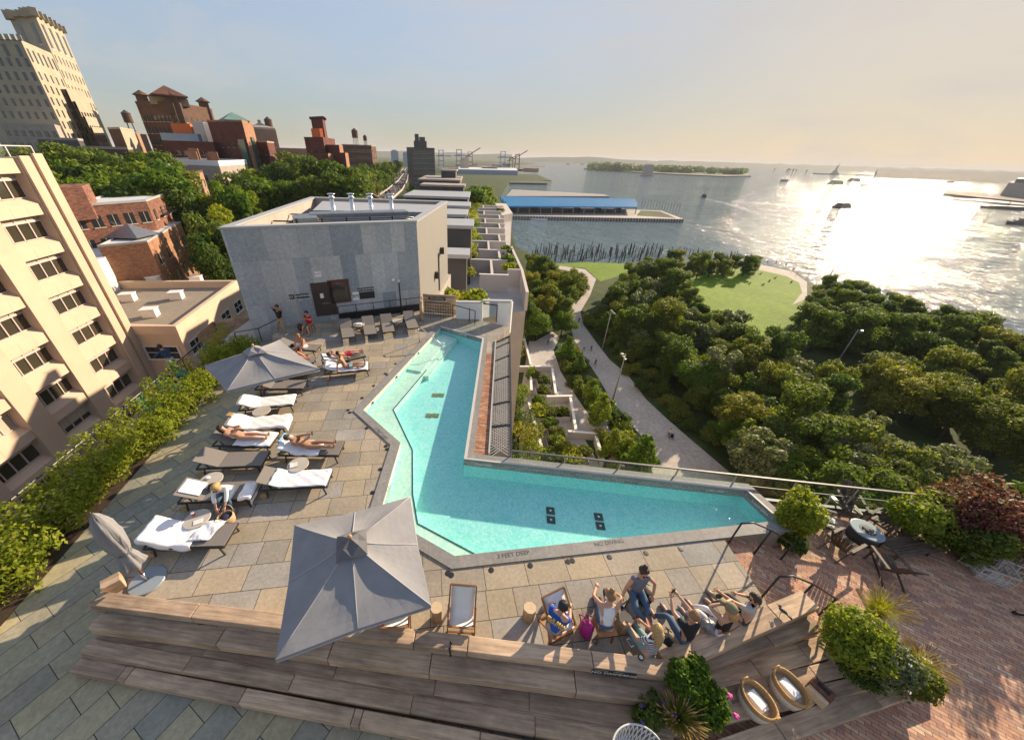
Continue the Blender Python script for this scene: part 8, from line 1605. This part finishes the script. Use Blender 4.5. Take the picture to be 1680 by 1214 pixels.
p = W(466, 548, 0); person('man in dark shirt and khaki trousers standing with hands at his head', at_(p, pi - .3), (0, 0, .93), (.0, -.03, 1), [(-.1, .10, 1.62), (.1, .10, 1.62)], [(-.25, .0, .08), (.27, .08, .08)], skin='skindark', shirt=cloth('black_cotton', (.016, .017, .02)), pants=cloth('khaki_trousers', (.36, .27, .16)), plen=.97, shoes=cloth('white_shoe', (.7, .7, .7)), hair='black', face=(0, 1, -.1), elb=((-1, .1, .1), (1, .1, .1)))
p = W(288, 615, LZ); p.z = LZ; person('person in dark blue checked shirt leaning on the railing above the lane', at_(p, 1.25), (0, -.15, .93), (0, .5, 1), [(-.2, .40, 1.05), (.2, .40, 1.05)], [(-.12, -.25, .08), (.12, -.2, .08)], skin='skindark', shirt=cloth('dark_blue_check', (.03, .05, .10)), sleeve=1.2, pants=cloth('pale_jeans', (.30, .33, .38)), plen=.97, shoes=cloth('grey_shoe', (.2, .2, .2)), hair='black', face=(0, 1, -.3), elb=((-1, 0, -.3), (1, 0, -.3)))
# foot of a walker cut by the right picture edge
p = W(1702, 1012, LZ); p.z = LZ; person('walker mostly cut off by the picture edge with one dark shoe in view', at_(p, 1.3), (0, 0, .9), (0, .05, 1), [(-.3, .1, .8), (.3, .0, .8)], [(-.1, .42, .08), (.12, -.3, .1)], shirt=cloth('white_cotton', (.72, .72, .72)), pants=den, plen=.6, shoes=cloth('black_shoe', (.02, .02, .025)), hair='brown')
# small walkers in the park
def walker(label, p, yaw, shirt, pants, sit=False):
    if sit: return person(label, at_(p, yaw), (0, 0, .14), (0, -.2, 1), [(-.3, -.25, .1), (.3, -.2, .1)], [(-.15, .7, .08), (.15, .65, .08)], shirt=shirt, pants=pants, plen=.9, fingers=False, kn=((0, .3, 1), (0, .3, 1)))[0]
    return person(label, at_(p, yaw), (0, 0, .92), (0, .04, 1), [(-.26, .18, .82), (.26, -.12, .82)], [(-.1, .25, .08), (.1, -.28, .1)], shirt=shirt, pants=pants, plen=.97, fingers=False)[0]
w1 = walker('walker in pale top pushing a stroller on the park path', W(1096, 716, -29.97), 2.6, cloth('white_cotton', (.72,) * 3), den)
def cp(u, v, yaw, label, src, z=-29.97, grp=None):
    o = dup(src, W(u, v, z), yaw, label, grp); return o
w2 = walker('dark clothed walker halfway along the park path with a long shadow', W(976, 600, -29.97), .6, cloth('black_cotton', (.016,) * 3), cloth('dark_green_jeans', (.04, .06, .055)))
cp(949, 530, 2.9, 'dark walker alone on the narrow upper park path', w2); cp(898, 567, .4, 'dark walker on the pale ramp beside the terrace beds', w2); cp(969, 577, .3, 'dark walker in the pair on the mid path', w2); cp(958, 575, .3, 'pale walker in the pair on the mid path', w1)
q = WD; p = W(1101, 719, -29.97); t = thing('stroller', 'dark stroller pushed along the park path', 'stroller', p, 2.6); MB().box((0, 0, .55), (.45, .7, .4)).build('seat_tub', MAT['blackcloth'], t, local=True, bevel=.08); MB().lathe([(.25, 0), (.2, .2), (.02, .28)], 12, (0, .15, .75)).build('hood', MAT['blackcloth'], t, local=True)
for a, b_ in ((-1, -1), (1, -1), (1, 1), (-1, 1)): MB().tube([(a * .25, b_ * .3, .13), (a * .29, b_ * .3, .13)], .13, 10).build('wheel', MAT['black'], t, local=True)
MB().bar((-.2, -.35, .6), (-.2, -.6, 1.0), .03, .03).build('handle', MAT['black'], t, local=True)
ws = walker('dark figure resting on the far lawn', W(1248, 450, -29.98), 1., cloth('black_cotton', (.016,) * 3), den, True); ws['group'] = 'figures resting on the far lawn'
for u, v, a in [(1262, 462, 2), (1272, 457, .5), (1230, 466, 1.4), (1228, 452, 3), (1298, 464, 2.2), (1252, 468, .3)]: cp(u, v, a, 'dark figure resting on the far lawn', ws, -29.98, 'figures resting on the far lawn')
for i, (u, v) in enumerate([(1272, 434), (1280, 437), (1288, 438), (1300, 446), (1306, 452), (1258, 433), (1246, 434)]):
    cp(u, v, i, 'dark walker on the promenade beyond the lawn', w2, -29.98, 'walkers on the promenade')
# drop prototypes that were never set down
for o in list(bpy.data.objects):
    if o.parent is None and o.location.z < -150 and o.name != 'haze':
        for c in list(o.children): bpy.data.objects.remove(c)
        bpy.data.objects.remove(o)
